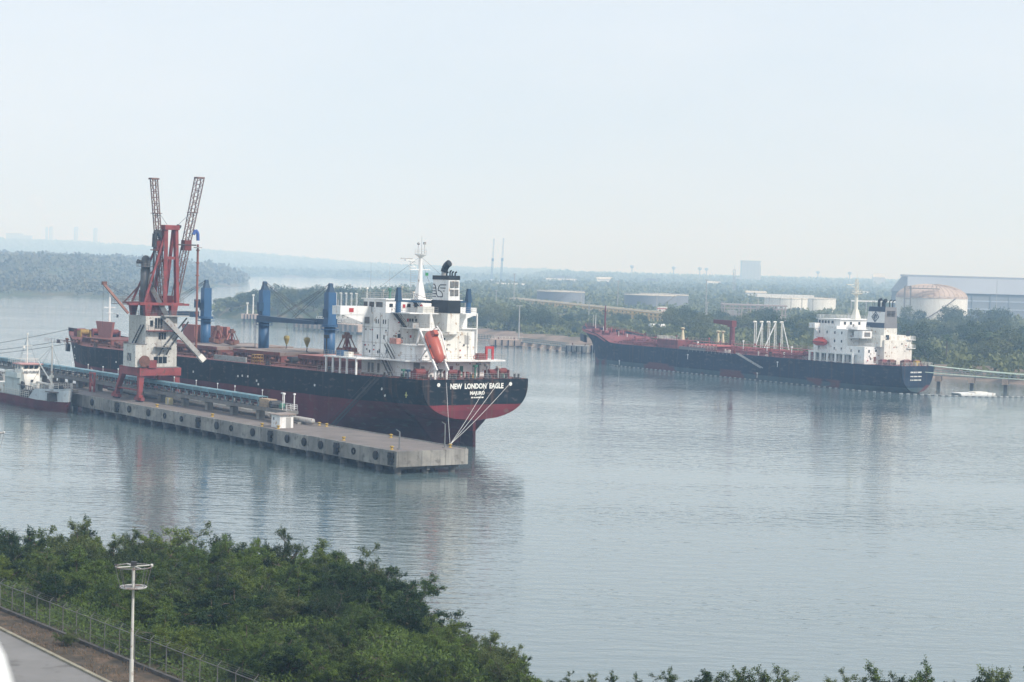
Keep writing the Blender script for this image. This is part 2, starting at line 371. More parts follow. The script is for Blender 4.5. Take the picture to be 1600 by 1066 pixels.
# service road, kerb and dry verge at the lower left
cd = Vector((12.0, -17.0, 0)).normalized(); cn = Vector((cd.y, -cd.x, 0)); c0 = Vector((-40.0, 147.0, 0)) - cd * 40
if cn.x > 0: cn = -cn
def strip(a, b, z0, L, name, mat_, kind="structure"):
    p = [c0 + cn * a, c0 + cn * a + cd * L, c0 + cn * b + cd * L, c0 + cn * b]
    return tag(MB().hexa([(q.x, q.y, z0 - 0.5) for q in p], [(q.x, q.y, z0) for q in p]).build(name, mat_), kind=kind)
ASPH = mk("old_concrete_road", (0.19, 0.185, 0.18), 0.9, 0.15, 0.25, rust=0.15, rustcol=(0.13, 0.125, 0.12), bump=0.2)
KERB = mk("kerb_concrete", (0.27, 0.25, 0.19), 0.9, 0.25, 0.8, rust=0.2, rustcol=(0.2, 0.17, 0.12))
strip(0.18, 14.0, 4.10, 110, "service_road", ASPH)
strip(-0.12, 0.17, 4.24, 110, "kerb", KERB)
DRY = ground_material("dry_verge", [(0.055, 0.050, 0.042), (0.09, 0.074, 0.058), (0.15, 0.108, 0.08)], 0.6)
fa = Vector((-42.44, 155.26, 0)); fb = Vector((-24.63, 132.34, 0)); fd = (fb - fa).normalized()
f0 = fa - fd * 25; f1 = fb + fd * 30
q0 = c0 + cn * (-0.13); q1 = q0 + cd * 110
tag(MB().hexa([(q0.x, q0.y, 3.4), (q1.x, q1.y, 3.4), (f1.x, f1.y, 3.4), (f0.x, f0.y, 3.4)], [(q0.x, q0.y, 4.15), (q1.x, q1.y, 4.15), (f1.x, f1.y, 4.12), (f0.x, f0.y, 4.12)]).build("verge", DRY), kind="structure")

# ------------------------------------------------------------------ pier
pier = thing("pier", "long grey concrete pier with round black fenders along its side", "pier", pier_w(0, 0), HD)
def pbox(name, s0, s1, o0, o1, z0, z1, mat_, parent): return MB().box(s0, s1, o0, o1, z0, z1).build(name, mat_, parent)
deck_ = pbox("deck_slab", 0.25, 139, -14.1, -0.32, 2.9, 3.8, CONCTOP, pier)
random.seed(3)
s = 0.0; k = 0                                                     # precast fascia panels with open joints
while s < 139:
    L = 5.6 + random.uniform(-0.5, 0.9); e = min(s + L, 139.2)
    jz = random.uniform(-0.05, 0.05)
    pbox("fascia_panel", s + 0.03, e - 0.03, -0.3 + random.uniform(-0.02, 0.03), 0.0 + random.uniform(-0.03, 0.05), 1.2 + jz, 3.82 + jz * 0.5, CONC, pier); s = e
for i in range(3): pbox("fascia_panel", 0.0, 0.24, -14.1 + i * 4.6 + 0.03, -14.1 + (i + 1) * 4.6 - 0.03, 1.25, 3.81, CONC, pier)
pbox("edge_kerb", 0.3, 138, -14.0, -13.75, 3.8, 3.95, CONC, pier)
pile = MB().cyl((0, 0, -3), (0, 0, 2.95), 0.55, 0.55, 10).mesh("pile", CONCDK, True)
for i in range(24):
    for o in (-1.3, -6.6, -11.9): put("pile", pile, pier, (1.6 + i * 5.85, o, 0))
for i in range(24): pbox("cross_beam", 1.2 + i * 5.85, 2.0 + i * 5.85, -12.9, -0.6, 0.7, 2.88, CONCDK, pier)  # cross beams added to block light and darken the pier's underside
pbox("added_shade_beam", 0.6, 138.5, -6.9, -6.3, 0.5, 2.87, CONCDK, pier)  # lengthwise beam added behind them, also keeping the underside dark
fen = MB().lathe((0, 0, 0), [(0.3, 0.0), (0.72, 0.05), (0.78, 0.25), (0.62, 0.38), (0.25, 0.38)], 14, 'y').mesh("fender", RUBBER, True)
tyre = MB().lathe((0, 0, 0), [(0.36, 0.02), (0.58, 0.04), (0.62, 0.14), (0.55, 0.24), (0.36, 0.24), (0.34, 0.12)], 14, 'y', False).mesh("tyre_fender", RUBBER, True)
blk = MB().box(-0.75, 0.75, 0.0, 0.45, -0.25, 0.25).box(-0.4, 0.4, 0.0, 0.55, -1.4, -0.25).box(-0.7, 0.7, 0.0, 0.35, -0.95, -0.7).box(-0.62, 0.62, 0.0, 0.42, 0.3, 0.62).mesh("block_fender", RUBBER)
for s, kd in ((123.4, 0), (110.2, 2), (104.1, 0), (94.7, 0), (87.1, 1), (79.5, 1), (71.9, 2), (64.1, 0), (58.2, 1), (49.5, 0), (42.6, 2), (36.4, 0), (30.3, 0), (24.5, 0), (19.0, 2), (13.5, 1), (6.3, 0), (1.5, 2)):
    put(("fender", "tyre_fender", "block_fender")[kd], (fen, tyre, blk)[kd], pier, (s, 0.03, 2.62 if kd < 2 else 2.9))
# approach trestle on to the shore
appr = thing("approach_trestle", "narrow concrete trestle carrying the conveyor past the small red ship", "trestle", pier_w(0, 0), HD)
pbox("deck_slab", 139.4, 330, -13.0, -5.0, 2.9, 3.75, CONCTOP, appr); pbox("edge_beam", 139.4, 330, -5.0, -4.7, 1.9, 3.78, CONC, appr)
for i in range(16):
    for o in (-6, -12): put("pile", pile, appr, (142 + i * 11.5, o, 0))
tower = thing("conveyor_support", "dark red steel support frame under conveyor beside small ship's bow", "support frame", pier_w(137.0, -5.6, 3.8), HD)
for x in (-1.1, 1.1): MB().box(x - 0.2, x + 0.2, -0.2, 0.2, 0, 4.0).build("post", CRANERED, tower)
MB().box(-1.35, 1.35, -0.25, 0.25, 4.0, 4.4).build("cross_beam", CRANERED, tower)
MB().bar((-1.1, 0, 0.4), (1.1, 0, 3.8), 0.15, 0.15).build("brace", CRANERED, tower)

# bollards: yellow mushrooms
bol = MB().lathe((0, 0, 0), [(0.42, 0.0), (0.42, 0.08), (0.24, 0.14), (0.22, 0.42), (0.42, 0.55), (0.44, 0.68), (0.25, 0.76)], 12).mesh("bollard", YELLOW, True)
bl = [(3.2, -1.0, "yellow bollard at the pier's near front corner"), (3.0, -12.4, "yellow bollard at pier end holding the ship's stern ropes"), (19.7, -1.6, "yellow bollard on the pier edge, first one left of the near corner"), (21.4, -12.2, "yellow bollard on pier's ship side near the grey lamp post"),
      (46.6, -12.2, "left one of two yellow bollards close together on pier's ship side"), (43.9, -12.2, "right one of two yellow bollards close together on pier's ship side"), (69.5, -1.6, "yellow bollard on the pier edge below the conveyor columns"), (42.6, -1.4, "yellow bollard at the pier edge in front of white shed"), (94.0, -1.4, "yellow bollard on pier edge right of the portal crane's foot"), (47.9, -0.9, "yellow bollard just left of the white shed")]
for s, o, lb in bl: tag(put("bollard", bol, None, pier_w(s, o, 3.8), None, 0.85), lb, "bollard", "bollards on the pier")
def post(s, o, h, lab):
    t = thing("lamp_post", lab, "lamp post", pier_w(s, o, 3.8), HD)
    MB().cyl((0, 0, 0), (0, 0, h), 0.13, 0.11, 8).build("pole", GREYST, t); MB().box(-0.3, 0.3, -0.3, 0.3, 0, 0.12).build("base_plate", GREYST, t)
    MB().bar((0, 0, h), (0.2, 0.55, h + 0.35), 0.14, 0.12).build("lamp_head", GREYST, t)
post(3.4, -2.6, 2.9, "short grey lamp post at the near corner of the pier"); post(3.0, -11.3, 4.0, "taller grey-green lamp post by the rope bollard at pier end")
for s, o, h, lab in ((60.5, -12.3, 4.8, "thin white post on pier, left of the white post by the shed"), (56.5, -12.3, 5.0, "thin white post standing just behind the white shed")):
    t = thing("marker_post", lab, "post", pier_w(s, o, 3.8), HD); MB().cyl((0, 0, 0), (0, 0, h), 0.12, 0.12, 6).build("pole", WHITE, t); MB().box(-0.2, 0.2, -0.2, 0.2, h, h + 0.3).build("lamp", WHITE, t)
# white shed
shed = thing("shed", "small white shed with a low grey roof on the pier", "shed", pier_w(45.2, -3.6, 3.8), HD)
MB().box(-1.6, 1.6, -1.4, 1.4, 0, 2.35).build("wall", WHITE, shed)
MB().hexa([(-1.95, -1.75, 2.36), (1.95, -1.75, 2.36), (1.95, 1.75, 2.36), (-1.95, 1.75, 2.36)], [(-1.95, -1.75, 2.62), (1.95, -1.75, 2.62), (1.95, 1.75, 2.46), (-1.95, 1.75, 2.46)]).build("roof", HATCHTOP, shed)
MB().box(0.5, 0.9, 1.402, 1.43, 1.35, 1.9).build("window", GLASS, shed)
MB().box(-1.63, -1.602, -0.9, 0.1, 0.0, 1.95).build("door", LTGREY, shed)
# cable box with yellow frame and cylindrical tank lying under the conveyor
t = thing("electrical_box", "yellowish electrical cabinet under the conveyor, right of portal crane", "cabinet", pier_w(98.5, -6.2, 3.8), HD)
MB().box(-0.8, 0.8, -0.5, 0.5, 0.15, 1.5).build("cabinet", mk("dull_yellow", (0.42, 0.36, 0.18), 0.7, 0.2, 1.0), t); MB().box(-0.9, 0.9, -0.6, 0.6, 0, 0.15).build("plinth", CONC, t)
MB().box(-0.78, -0.05, 0.502, 0.52, 0.25, 1.4).build("door", LTGREY, t)
pipe = thing("pipeline", "fat light grey pipe lying along the pier under the conveyor", "pipeline", pier_w(0, 0), HD)
MB().cyl((47, -11.0, 4.55), (136, -11.0, 4.55), 0.55, 0.55, 12).build("pipe", LTGREY, pipe, True)
MB().cyl((62, -9.9, 4.35), (138, -9.9, 4.35), 0.32, 0.32, 10).build("pipe", GREYST, pipe, True)
for i in range(12): pbox("saddle", 50 + i * 7.6, 50.5 + i * 7.6, -11.7, -9.5, 3.8, 4.2, CONC, pipe)

# conveyor gallery
conv = thing("conveyor", "long belt conveyor gallery with light blue covers on concrete columns", "conveyor", pier_w(0, 0), HD)
CS0, CS1 = 50.0, 262.0
def cz(s): return 6.35 - max(0, s - 150) * 0.004
MB().hexa([(CS0, -9.6, cz(CS0) - 0.65), (CS1, -9.6, cz(CS1) - 0.65), (CS1, -7.0, cz(CS1) - 0.65), (CS0, -7.0, cz(CS0) - 0.65)], [(CS0, -9.6, cz(CS0)), (CS1, -9.6, cz(CS1)), (CS1, -7.0, cz(CS1)), (CS0, -7.0, cz(CS0))]).build("girder", mk("conveyor_girder", (0.18, 0.175, 0.165), 0.85, 0.2, 0.5, streak=0.5), conv)
colm = MB().box(-0.65, 0.65, -0.6, 0.6, 0, 1.75).box(-0.75, 0.75, -1.3, 1.3, 1.55, 1.88).mesh("column", CONC)
for i in range(18):
    s = 51.5 + i * 11.0; put("column", colm, conv, (s, -8.3, 3.8))
panel = MB().hexa([(-1.72, -1.0, 0), (1.72, -1.0, 0), (1.72, 1.05, 0), (-1.72, 1.05, 0)], [(-1.72, -0.9, 0.06), (1.72, -0.9, 0.06), (1.72, 0.98, 0.06), (-1.72, 0.98, 0.06)])
panel.hexa([(-1.72, 1.0, -0.62), (1.72, 1.0, -0.62), (1.72, 1.06, -0.62), (-1.72, 1.06, -0.62)], [(-1.72, 1.0, 0.05), (1.72, 1.0, 0.05), (1.72, 1.06, 0.05), (-1.72, 1.06, 0.05)])
panel = panel.mesh("cover_panel", LTBLUE)
frame = MB().box(-0.08, 0.08, -1.1, -0.95, 0, 1.9).box(-0.08, 0.08, 0.98, 1.12, 0, 1.9).box(-0.075, 0.075, -0.95, 0.98, 1.72, 1.84).mesh("frame_post", LTBLUE)
roller = MB().cyl((0, -0.8, 0), (0, 0.8, 0), 0.12, 0.12, 6).box(-0.25, 0.25, -0.95, -0.8, -0.7, 0.15).box(-0.25, 0.25, 0.8, 0.95, -0.7, 0.15).mesh("roller", DARK)
belt = MB(); belt.hexa([(62, -9.0, cz(62) + 0.95), (CS1, -9.0, cz(CS1) + 0.95), (CS1, -7.6, cz(CS1) + 0.95), (62, -7.6, cz(62) + 0.95)], [(62, -9.0, cz(62) + 1.05), (CS1, -9.0, cz(CS1) + 1.05), (CS1, -7.6, cz(CS1) + 1.05), (62, -7.6, cz(62) + 1.05)]); belt.build("belt", RUBBER, conv)
for i in range(57):
    s = 63.5 + i * 3.5
    put("cover_panel", panel, conv, (s, -8.3 + random.uniform(-0.02, 0.02), cz(s) + 1.85 + random.uniform(-0.03, 0.03)))
    put("frame_post", frame, conv, (s - 1.75, -8.3, cz(s)))
    put("roller", roller, conv, (s + 0.4, -8.3, cz(s) + 0.75))
MB().rail([(CS0 + 0.5, -7.05, cz(CS0)), (CS1, -7.05, cz(CS1))], 1.0, 3.5, 0.035, 2).build("railing", GREYST, conv)
MB().box(57.5, 61.4, -9.2, -7.4, 6.36, 7.9).build("drive_housing", mk("drive_tan", (0.36, 0.27, 0.18), 0.8, 0.3, 0.8, rust=0.2), conv)
MB().cyl((56.6, -9.4, 7.1), (56.6, -7.2, 7.1), 0.7, 0.7, 14).build("drive_drum", DARK, conv)
MB().cyl((54.6, -9.1, 6.9), (54.6, -8.2, 6.9), 0.5, 0.5, 12).build("motor", GREENP, conv)
MB().rail([(50.2, -7.1, 6.36), (50.2, -9.5, 6.36), (57, -9.5, 6.36)], 1.05, 1.2, 0.04, 3).build("railing", WHITE, conv)
MB().cyl((52.5, -7.6, 6.36), (52.5, -7.6, 9.4), 0.07, 0.07, 6).box(52.1, 52.9, -7.8, -7.4, 9.4, 9.6).build("work_lamp", WHITE, conv)
for i in range(12):
    s = 66 + i * 9.3 + random.uniform(-1.5, 1.5)
    MB().cyl((s, -9.7, 6.3), (s, -9.7, 9.1), 0.05, 0.05, 5).box(s - 0.11, s + 0.11, -9.8, -9.6, 9.1, 9.32).build("work_lamp", WHITE, conv)
# second, higher grey conveyor further out along the trestle
conv2 = thing("conveyor", "weathered grey upper conveyor behind the small ship's masts", "conveyor", pier_w(0, 0), HD)
MB().hexa([(152, -13.2, 5.4), (300, -13.2, 7.0), (300, -11.0, 7.0), (152, -11.0, 5.4)], [(152, -13.2, 6.2), (300, -13.2, 8.0), (300, -11.0, 8.0), (152, -11.0, 6.2)]).build("gallery", mk("grey_gallery", (0.28, 0.27, 0.26), 0.8, 0.25, 0.5, rust=0.2, streak=0.5), conv2)
for i in range(14): pbox("column", 155 + i * 10, 155.6 + i * 10, -12.6, -11.6, 3.75, 5.45 + i * 0.1, CONC, conv2)
MB().cyl((152.5, -13.4, 6.6), (152.5, -10.8, 6.6), 0.7, 0.7, 12).build("head_drum", BROWNRUST, conv2)
MB().box(150.5, 154, -13, -11.2, 6.2, 6.9).bar((149, -12, 6.1), (153, -12, 8.1), 0.4, 0.3).bar((151, -12.6, 7.4), (155.5, -11.6, 7.2), 0.3, 0.5).build("drive_head", BROWNRUST, conv2)

# ------------------------------------------------------------------ portal unloading crane on the pier (local x along the pier, y across, z up)
un = thing("portal_crane", "tall red and white portal unloading crane with two lattice booms on the pier", "crane", pier_w(0, 0), HD)
FS = (107.7, 119.5); FO = (-3.7, -12.6)
for s in FS:
    for o in FO:
        ts = 107.9 if s < 110 else 116.6; to = -4.0 if o > -5 else -12.0
        MB().hexa([(s - .42, o - .4, 4.9), (s + .42, o - .4, 4.9), (s + .42, o + .4, 4.9), (s - .42, o + .4, 4.9)],
                  [(ts - .66, to - .6, 9.75), (ts + .66, to - .6, 9.75), (ts + .66, to + .6, 9.75), (ts - .66, to + .6, 9.75)]).build("leg", CRANERED, un)
        b = MB().box(s - 1.7, s + 1.7, o - 0.42, o + 0.42, 4.1, 4.75).box(s - 0.8, s + 0.8, o - 0.5, o + 0.5, 4.7, 5.2).build("bogie", CRANERED, un)
        for dx in (-1.2, -0.4, 0.4, 1.2): MB().cyl((s + dx, o - 0.25, 4.1), (s + dx, o + 0.25, 4.1), 0.3, 0.3, 10).build("wheel", DARK, b)
MB().bar((107.7, -3.7, 6.2), (119.5, -3.7, 6.2), 0.25, 0.3).build("tie_beam", CRANERED, un)
MB().box(106.9, 117.4, -4.75, -3.3, 9.3, 11.0).box(106.9, 117.4, -12.8, -11.3, 9.3, 11.0).box(106.95, 108.6, -11.3, -4.75, 9.35, 10.95).box(115.7, 117.35, -11.3, -4.75, 9.35, 10.95).build("portal_beam", CRANERED, un)
MB().box(107.2, 117.2, -12.5, -3.5, 10.96, 11.15).build("portal_floor", GREYST, un)
clad = MB().box(108.0, 116.4, -12.2, -4.9, 11.16, 21.9); cl = clad.build("tower_cabin", OFFWHITE, un)
rb = MB()
for i in range(20): o = -12.0 + i * 0.37; rb.box(107.955, 108.0, o - 0.05, o + 0.05, 11.2, 21.8)
for i in range(21): s = 108.3 + i * 0.4; rb.box(s - 0.05, s + 0.05, -4.9, -4.855, 16.0, 21.8)
rb.build("cladding_rib", OFFWHITE, cl)
MB().box(107.1, 113.2, -4.88, -2.3, 11.16, 15.9).build("side_cabin", OFFWHITE, un)
MB().box(107.0, 113.35, -4.9, -2.2, 15.91, 16.02).build("cabin_roof", GREYST, un)
def win(s0, s1, o0, o1, z0, z1, nm="window", mt=GLASS): return MB().box(s0, s1, o0, o1, z0, z1).build(nm, mt, un)
w_ = win(109.2, 111.2, -2.3, -2.24, 12.4, 14.0); MB().bar((109.5, -2.2, 12.5), (110.9, -2.2, 13.9), 0.08, 0.25).build("broken_pane", LTGREY, w_)
for o0, o1, z0, z1 in ((-9.9, -6.9, 11.9, 13.3), (-9.6, -7.9, 17.0, 18.4), (-6.6, -5.9, 19.7, 21.0), (-8.7, -7.0, 19.3, 21.5), (-10.9, -10.3, 14.8, 15.4)):
    f = win(107.92, 107.96, o0, o1, z0, z1)
    if o1 - o0 > 1.5:
        for k in (1, 2): oo = o0 + (o1 - o0) * k / 3; MB().box(107.88, 107.92, oo - 0.05, oo + 0.05, z0, z1).build("mullion", LTGREY, f)
MB().box(106.7, 107.95, -10.6, -5.0, 18.75, 18.9).build("gallery_floor", CRANERED, un)
MB().rail([(106.75, -10.6, 18.9), (106.75, -5.0, 18.9), (108, -5.0, 18.9)], 1.05, 1.2, 0.04, 3).build("railing", GREYST, un)
MB().box(106.5, 107.9, -10.2, -6.9, 15.3, 15.45).build("gallery_floor", GREYST, un); MB().rail([(106.55, -10.2, 15.45), (106.55, -6.9, 15.45)], 1.0, 1.0, 0.04, 3).build("railing", LTGREY, un)
st = MB()
for dy in (-4.75, -4.1): st.bar((112.8, dy, 16.0), (108.6, dy, 20.0), 0.12, 0.3)
for i in range(10): f = i / 9; st.box(112.8 - 4.2 * f - 0.12, 112.8 - 4.2 * f + 0.12, -4.7, -4.15, 16.0 + 4 * f, 16.06 + 4 * f)
st.build("stair", DARK, un)
MB().lathe((107.0, -4.2, 12.4), [(0.2, -0.5), (1.25, -0.45), (1.25, -0.3), (0.75, -0.28), (0.75, 0.28), (1.25, 0.3), (1.25, 0.45), (0.2, 0.5)], 18, 'x').build("cable_reel", BROWNRUST, un)
MB().box(106.6, 107.9, -7.0, -5.2, 11.0, 12.6).build("reel_drive", CRANERED, un)
# slewing storey
for s, o in ((109, -5.6), (116.0, -5.6), (109, -11.6), (116.0, -11.6)): MB().hexa([(s - .5, o - .5, 21.9), (s + .5, o - .5, 21.9), (s + .5, o + .5, 21.9), (s - .5, o + .5, 21.9)], [(s - .8, o - .8, 24.2), (s + .8, o - .8, 24.2), (s + .8, o + .8, 24.2), (s - .8, o + .8, 24.2)]).build("support_bracket", CRANERED, un)
MB().cyl((112.3, -8.6, 21.9), (112.3, -8.6, 24.2), 2.4, 2.4, 18).build("slew_ring", WINCHRED, un)
MB().box(108.2, 117.2, -13.8, -3.6, 24.2, 24.75).box(108.6, 110.0, -15.2, -1.4, 24.15, 24.6).build("slew_platform", CRANERED, un)
MB().box(110.5, 116.8, -3.6, -0.9, 24.2, 24.35).build("walkway", GREYST, un)
MB().rail([(108.3, -3.6, 24.75), (110.5, -0.95, 24.4), (116.7, -0.95, 24.4), (117.1, -3.6, 24.75), (117.1, -13.7, 24.75), (108.3, -13.7, 24.75)], 1.05, 1.3, 0.04, 3).build("railing", GREYST, un)
MB().rail([(108.1, -5.2, 21.95), (108.1, -12.1, 21.95)], 1.05, 1.3, 0.04, 3).rail([(109, -5.0, 21.95), (116.3, -5.0, 21.95)], 1.05, 1.3, 0.04, 3).build("railing", GREYST, un)
MB().box(110.5, 114.5, -8.6, -6.2, 24.76, 27.3).build("machine_house", WINCHRED, un)
MB().box(110.8, 114.0, -13.2, -10.2, 24.76, 26.2).build("machine_house", CRANERED, un)
# grey filter column with a domed top
fc = MB().lathe((112.3, -6.6, 0), [(1.05, 22.0), (1.05, 31.6), (0.95, 31.7), (1.0, 33.4), (0.85, 34.2), (0.5, 34.6), (0.05, 34.75)], 16).build("filter_column", mk("dark_grey_column", (0.10, 0.105, 0.11), 0.6, 0.2, 0.8, streak=0.5), un, True)
MB().cyl((112.3, -6.6, 32.3), (112.3, -6.6, 32.42), 2.0, 2.0, 16).build("column_platform", GREYST, fc)
MB().rail([(112.3 + 2 * math.cos(a), -6.6 + 2 * math.sin(a), 32.42) for a in [i * math.pi / 5 for i in range(11)]], 1.05, 1.2, 0.035, 2).build("railing", GREYST, fc)
MB().cyl((112.3, -4.7, 33.4), (112.3, -5.8, 33.2), 0.5, 0.35, 8).build("blower", DARK, fc)
# chutes
MB().bar((110.6, -6.9, 28.5), (108.6, -9.9, 22.2), 0.8, 0.9).build("chute", GREYST, un)
ch = MB().bar((107.2, -8.9, 21.3), (107.0, -16.9, 13.6), 0.9, 0.8).bar((106.9, -8.9, 21.9), (106.7, -16.9, 14.1), 0.12, 0.5).build("chute", LTGREY, un)
MB().hexa([(106.5, -16.5, 13.3), (107.5, -16.5, 13.3), (107.5, -17.4, 14.0), (106.5, -17.4, 14.0)], [(106.4, -17.6, 12.1), (107.6, -17.6, 12.1), (107.6, -18.5, 12.9), (106.4, -18.5, 12.9)]).build("spout", WHITE2, ch)
for a, b in (((107.0, -13.9, 21.6), (107.0, -8.6, 15.4)), ((107.0, -14.3, 20.8), (107.0, -10.2, 15.4)), ((107.0, -8.6, 15.4), (107.0, -7.6, 13.6)), ((107.0, -10.2, 15.4), (107.0, -9.3, 13.7))): MB().bar(a, b, 0.22, 0.28).build("chute_strut", DARK, un)
MB().box(106.4, 108.0, -14.2, -8.4, 21.9, 22.1).build("walkway", LTGREY, un)
MB().rail([(106.45, -14.2, 22.1), (106.45, -8.4, 22.1)], 1.0, 1.2, 0.04, 2).build("railing", GREYST, un)
# red A-frame mast
af = MB(); leg = ((108.8, -9.7), (108.8, -12.2), (113.6, -9.7), (113.6, -12.2))
for (a, b), (c, d) in (((( 108.8, -9.6, 24.7), (109.6, -9.9, 41.0)), (0.8, 0.8)), (((108.8, -12.3, 24.7), (109.6, -12.1, 41.0)), (0.8, 0.8)), (((114.6, -9.6, 24.7), (110.6, -9.9, 41.0)), (0.6, 0.6)), (((114.6, -12.3, 24.7), (110.6, -12.1, 41.0)), (0.6, 0.6))):
    MB().bar(a, b, c, d).build("mast_leg", CRANERED, un)
MB().box(108.9, 111.2, -12.7, -9.3, 40.3, 41.3).build("mast_head", CRANERED, un); MB().cyl((110, -13.4, 41.0), (110, -12.6, 41.2), 0.4, 0.4, 8).build("head_sheave", DARK, un)
MB().bar((109.2, -9.9, 34.3), (109.2, -12.2, 34.3), 0.5, 0.6).build("cross_beam", CRANERED, un)
MB().bar((109.7, -9.9, 40.2), (109.4, -5.2, 24.7), 0.4, 0.45).build("brace", CRANERED, un); MB().bar((111.0, -9.9, 40.0), (114.5, -4.6, 24.7), 0.4, 0.45).build("brace", CRANERED, un)
MB().bar((109.4, -9.4, 34.0), (115.8, -3.2, 24.4), 0.25, 0.3).build("brace", BROWNRUST, un)
# two lattice booms, raised in a V
def boom(base, tip, w0, w1):
    bm = MB().truss(base, tip, w0, w1, 20, 0.13, 0.06, (1, 0, 0)); o = bm.build("lattice_boom", TRUSS, un)
    a = Vector(base); b = Vector(tip); k = a.lerp(b, 0.72)
    MB().box(k.x - 1.0, k.x + 1.0, k.y - 0.9, k.y + 0.9, k.z - 0.06, k.z + 0.06).build("boom_platform", BROWNRUST, o)
    k = a.lerp(b, 0.47); MB().box(k.x - 0.9, k.x + 0.9, k.y - 0.8, k.y + 0.8, k.z - 1.6, k.z + 0.6).build("boom_carriage", WINCHRED, o)
    t = a.lerp(b, 1.0); MB().box(t.x - 0.8, t.x + 0.8, t.y - 0.9, t.y + 0.9, t.z - 0.1, t.z + 0.25).build("boom_tip", TRUSS, o)
    return o
boom((111.5, -10.3, 25.2), (110.0, -7.0, 50.9), 1.0, 1.15)
boom((111.0, -12.9, 25.2), (109.4, -17.3, 51.6), 1.2, 1.5)
for y0, y1, z in ((-10.4, -7.0, 0), (-12.6, -17.0, 0)):
    MB().cyl((110, y0, 41.2), (109.8, (y0 + y1 * 2) / 3, 44.0), 0.04, 0.04, 4).build("stay_wire", DKROPE, un)
MB().cyl((109.4, -12.3, 37.2), (109.4, -16.9, 37.2), 0.15, 0.15, 6).build("pipe_arm", DARK, un)
# suction pipes hanging from the booms
MB().tube([(109, -16.0, 39.5), (109, -16.5, 40.4), (109, -17.0, 39.8), (109, -17.1, 38.2)], 0.36, 8).build("suction_elbow", mk("hose_blue", (0.06, 0.12, 0.36), 0.5, 0.1), un)
sp = MB().cyl((109, -17.1, 37.4), (109, -17.2, 15.0), 0.24, 0.24, 8)
for i in range(8): z = 36 - i * 2.7; sp.cyl((109, -17.1, z), (109, -17.1, z + 0.25), 0.4, 0.4, 8)
sp.build("suction_pipe", mk("suction_pipe_red", (0.24, 0.10, 0.08), 0.6, 0.25, 0.3, rust=0.2), un)
MB().cyl((109, -17.1, 36.6), (109, -17.1, 36.8), 0.9, 0.9, 10).build("pipe_flange", LTGREY, un)
MB().tube([(109.6, -8.6, 38.6), (109.6, -8.0, 40.0), (109.6, -7.3, 39.4), (109.6, -7.2, 36.5)], 0.5, 8).build("suction_elbow", DARK, un)
MB().cyl((109.6, -7.2, 36.5), (109.6, -7.2, 28.0), 0.22, 0.22, 8).build("suction_pipe", DARK, un)
MB().cyl((109.6, -7.2, 35.8), (109.6, -7.2, 36.0), 0.8, 0.8, 10).build("pipe_flange", BROWNRUST, un)
# small service jib pointing outward to the left
MB().bar((110.0, -1.8, 22.4), (110.0, 3.9, 28.6), 0.6, 0.45).build("service_jib", mk("pale_rust_jib", (0.33, 0.17, 0.14), 0.7, 0.2, 0.6), un)
MB().box(109.7, 110.3, 3.2, 4.2, 28.3, 29.0).build("jib_head", BROWNRUST, un)
MB().cyl((110, 3.9, 28.6), (110, 3.9, 19.5), 0.03, 0.03, 4).cyl((110, 3.6, 28.6), (110, -3.4, 25.6), 0.03, 0.03, 4).cyl((110, 3.0, 28.0), (110, -3.4, 25.2), 0.03, 0.03, 4).build("jib_cable", DKROPE, un)

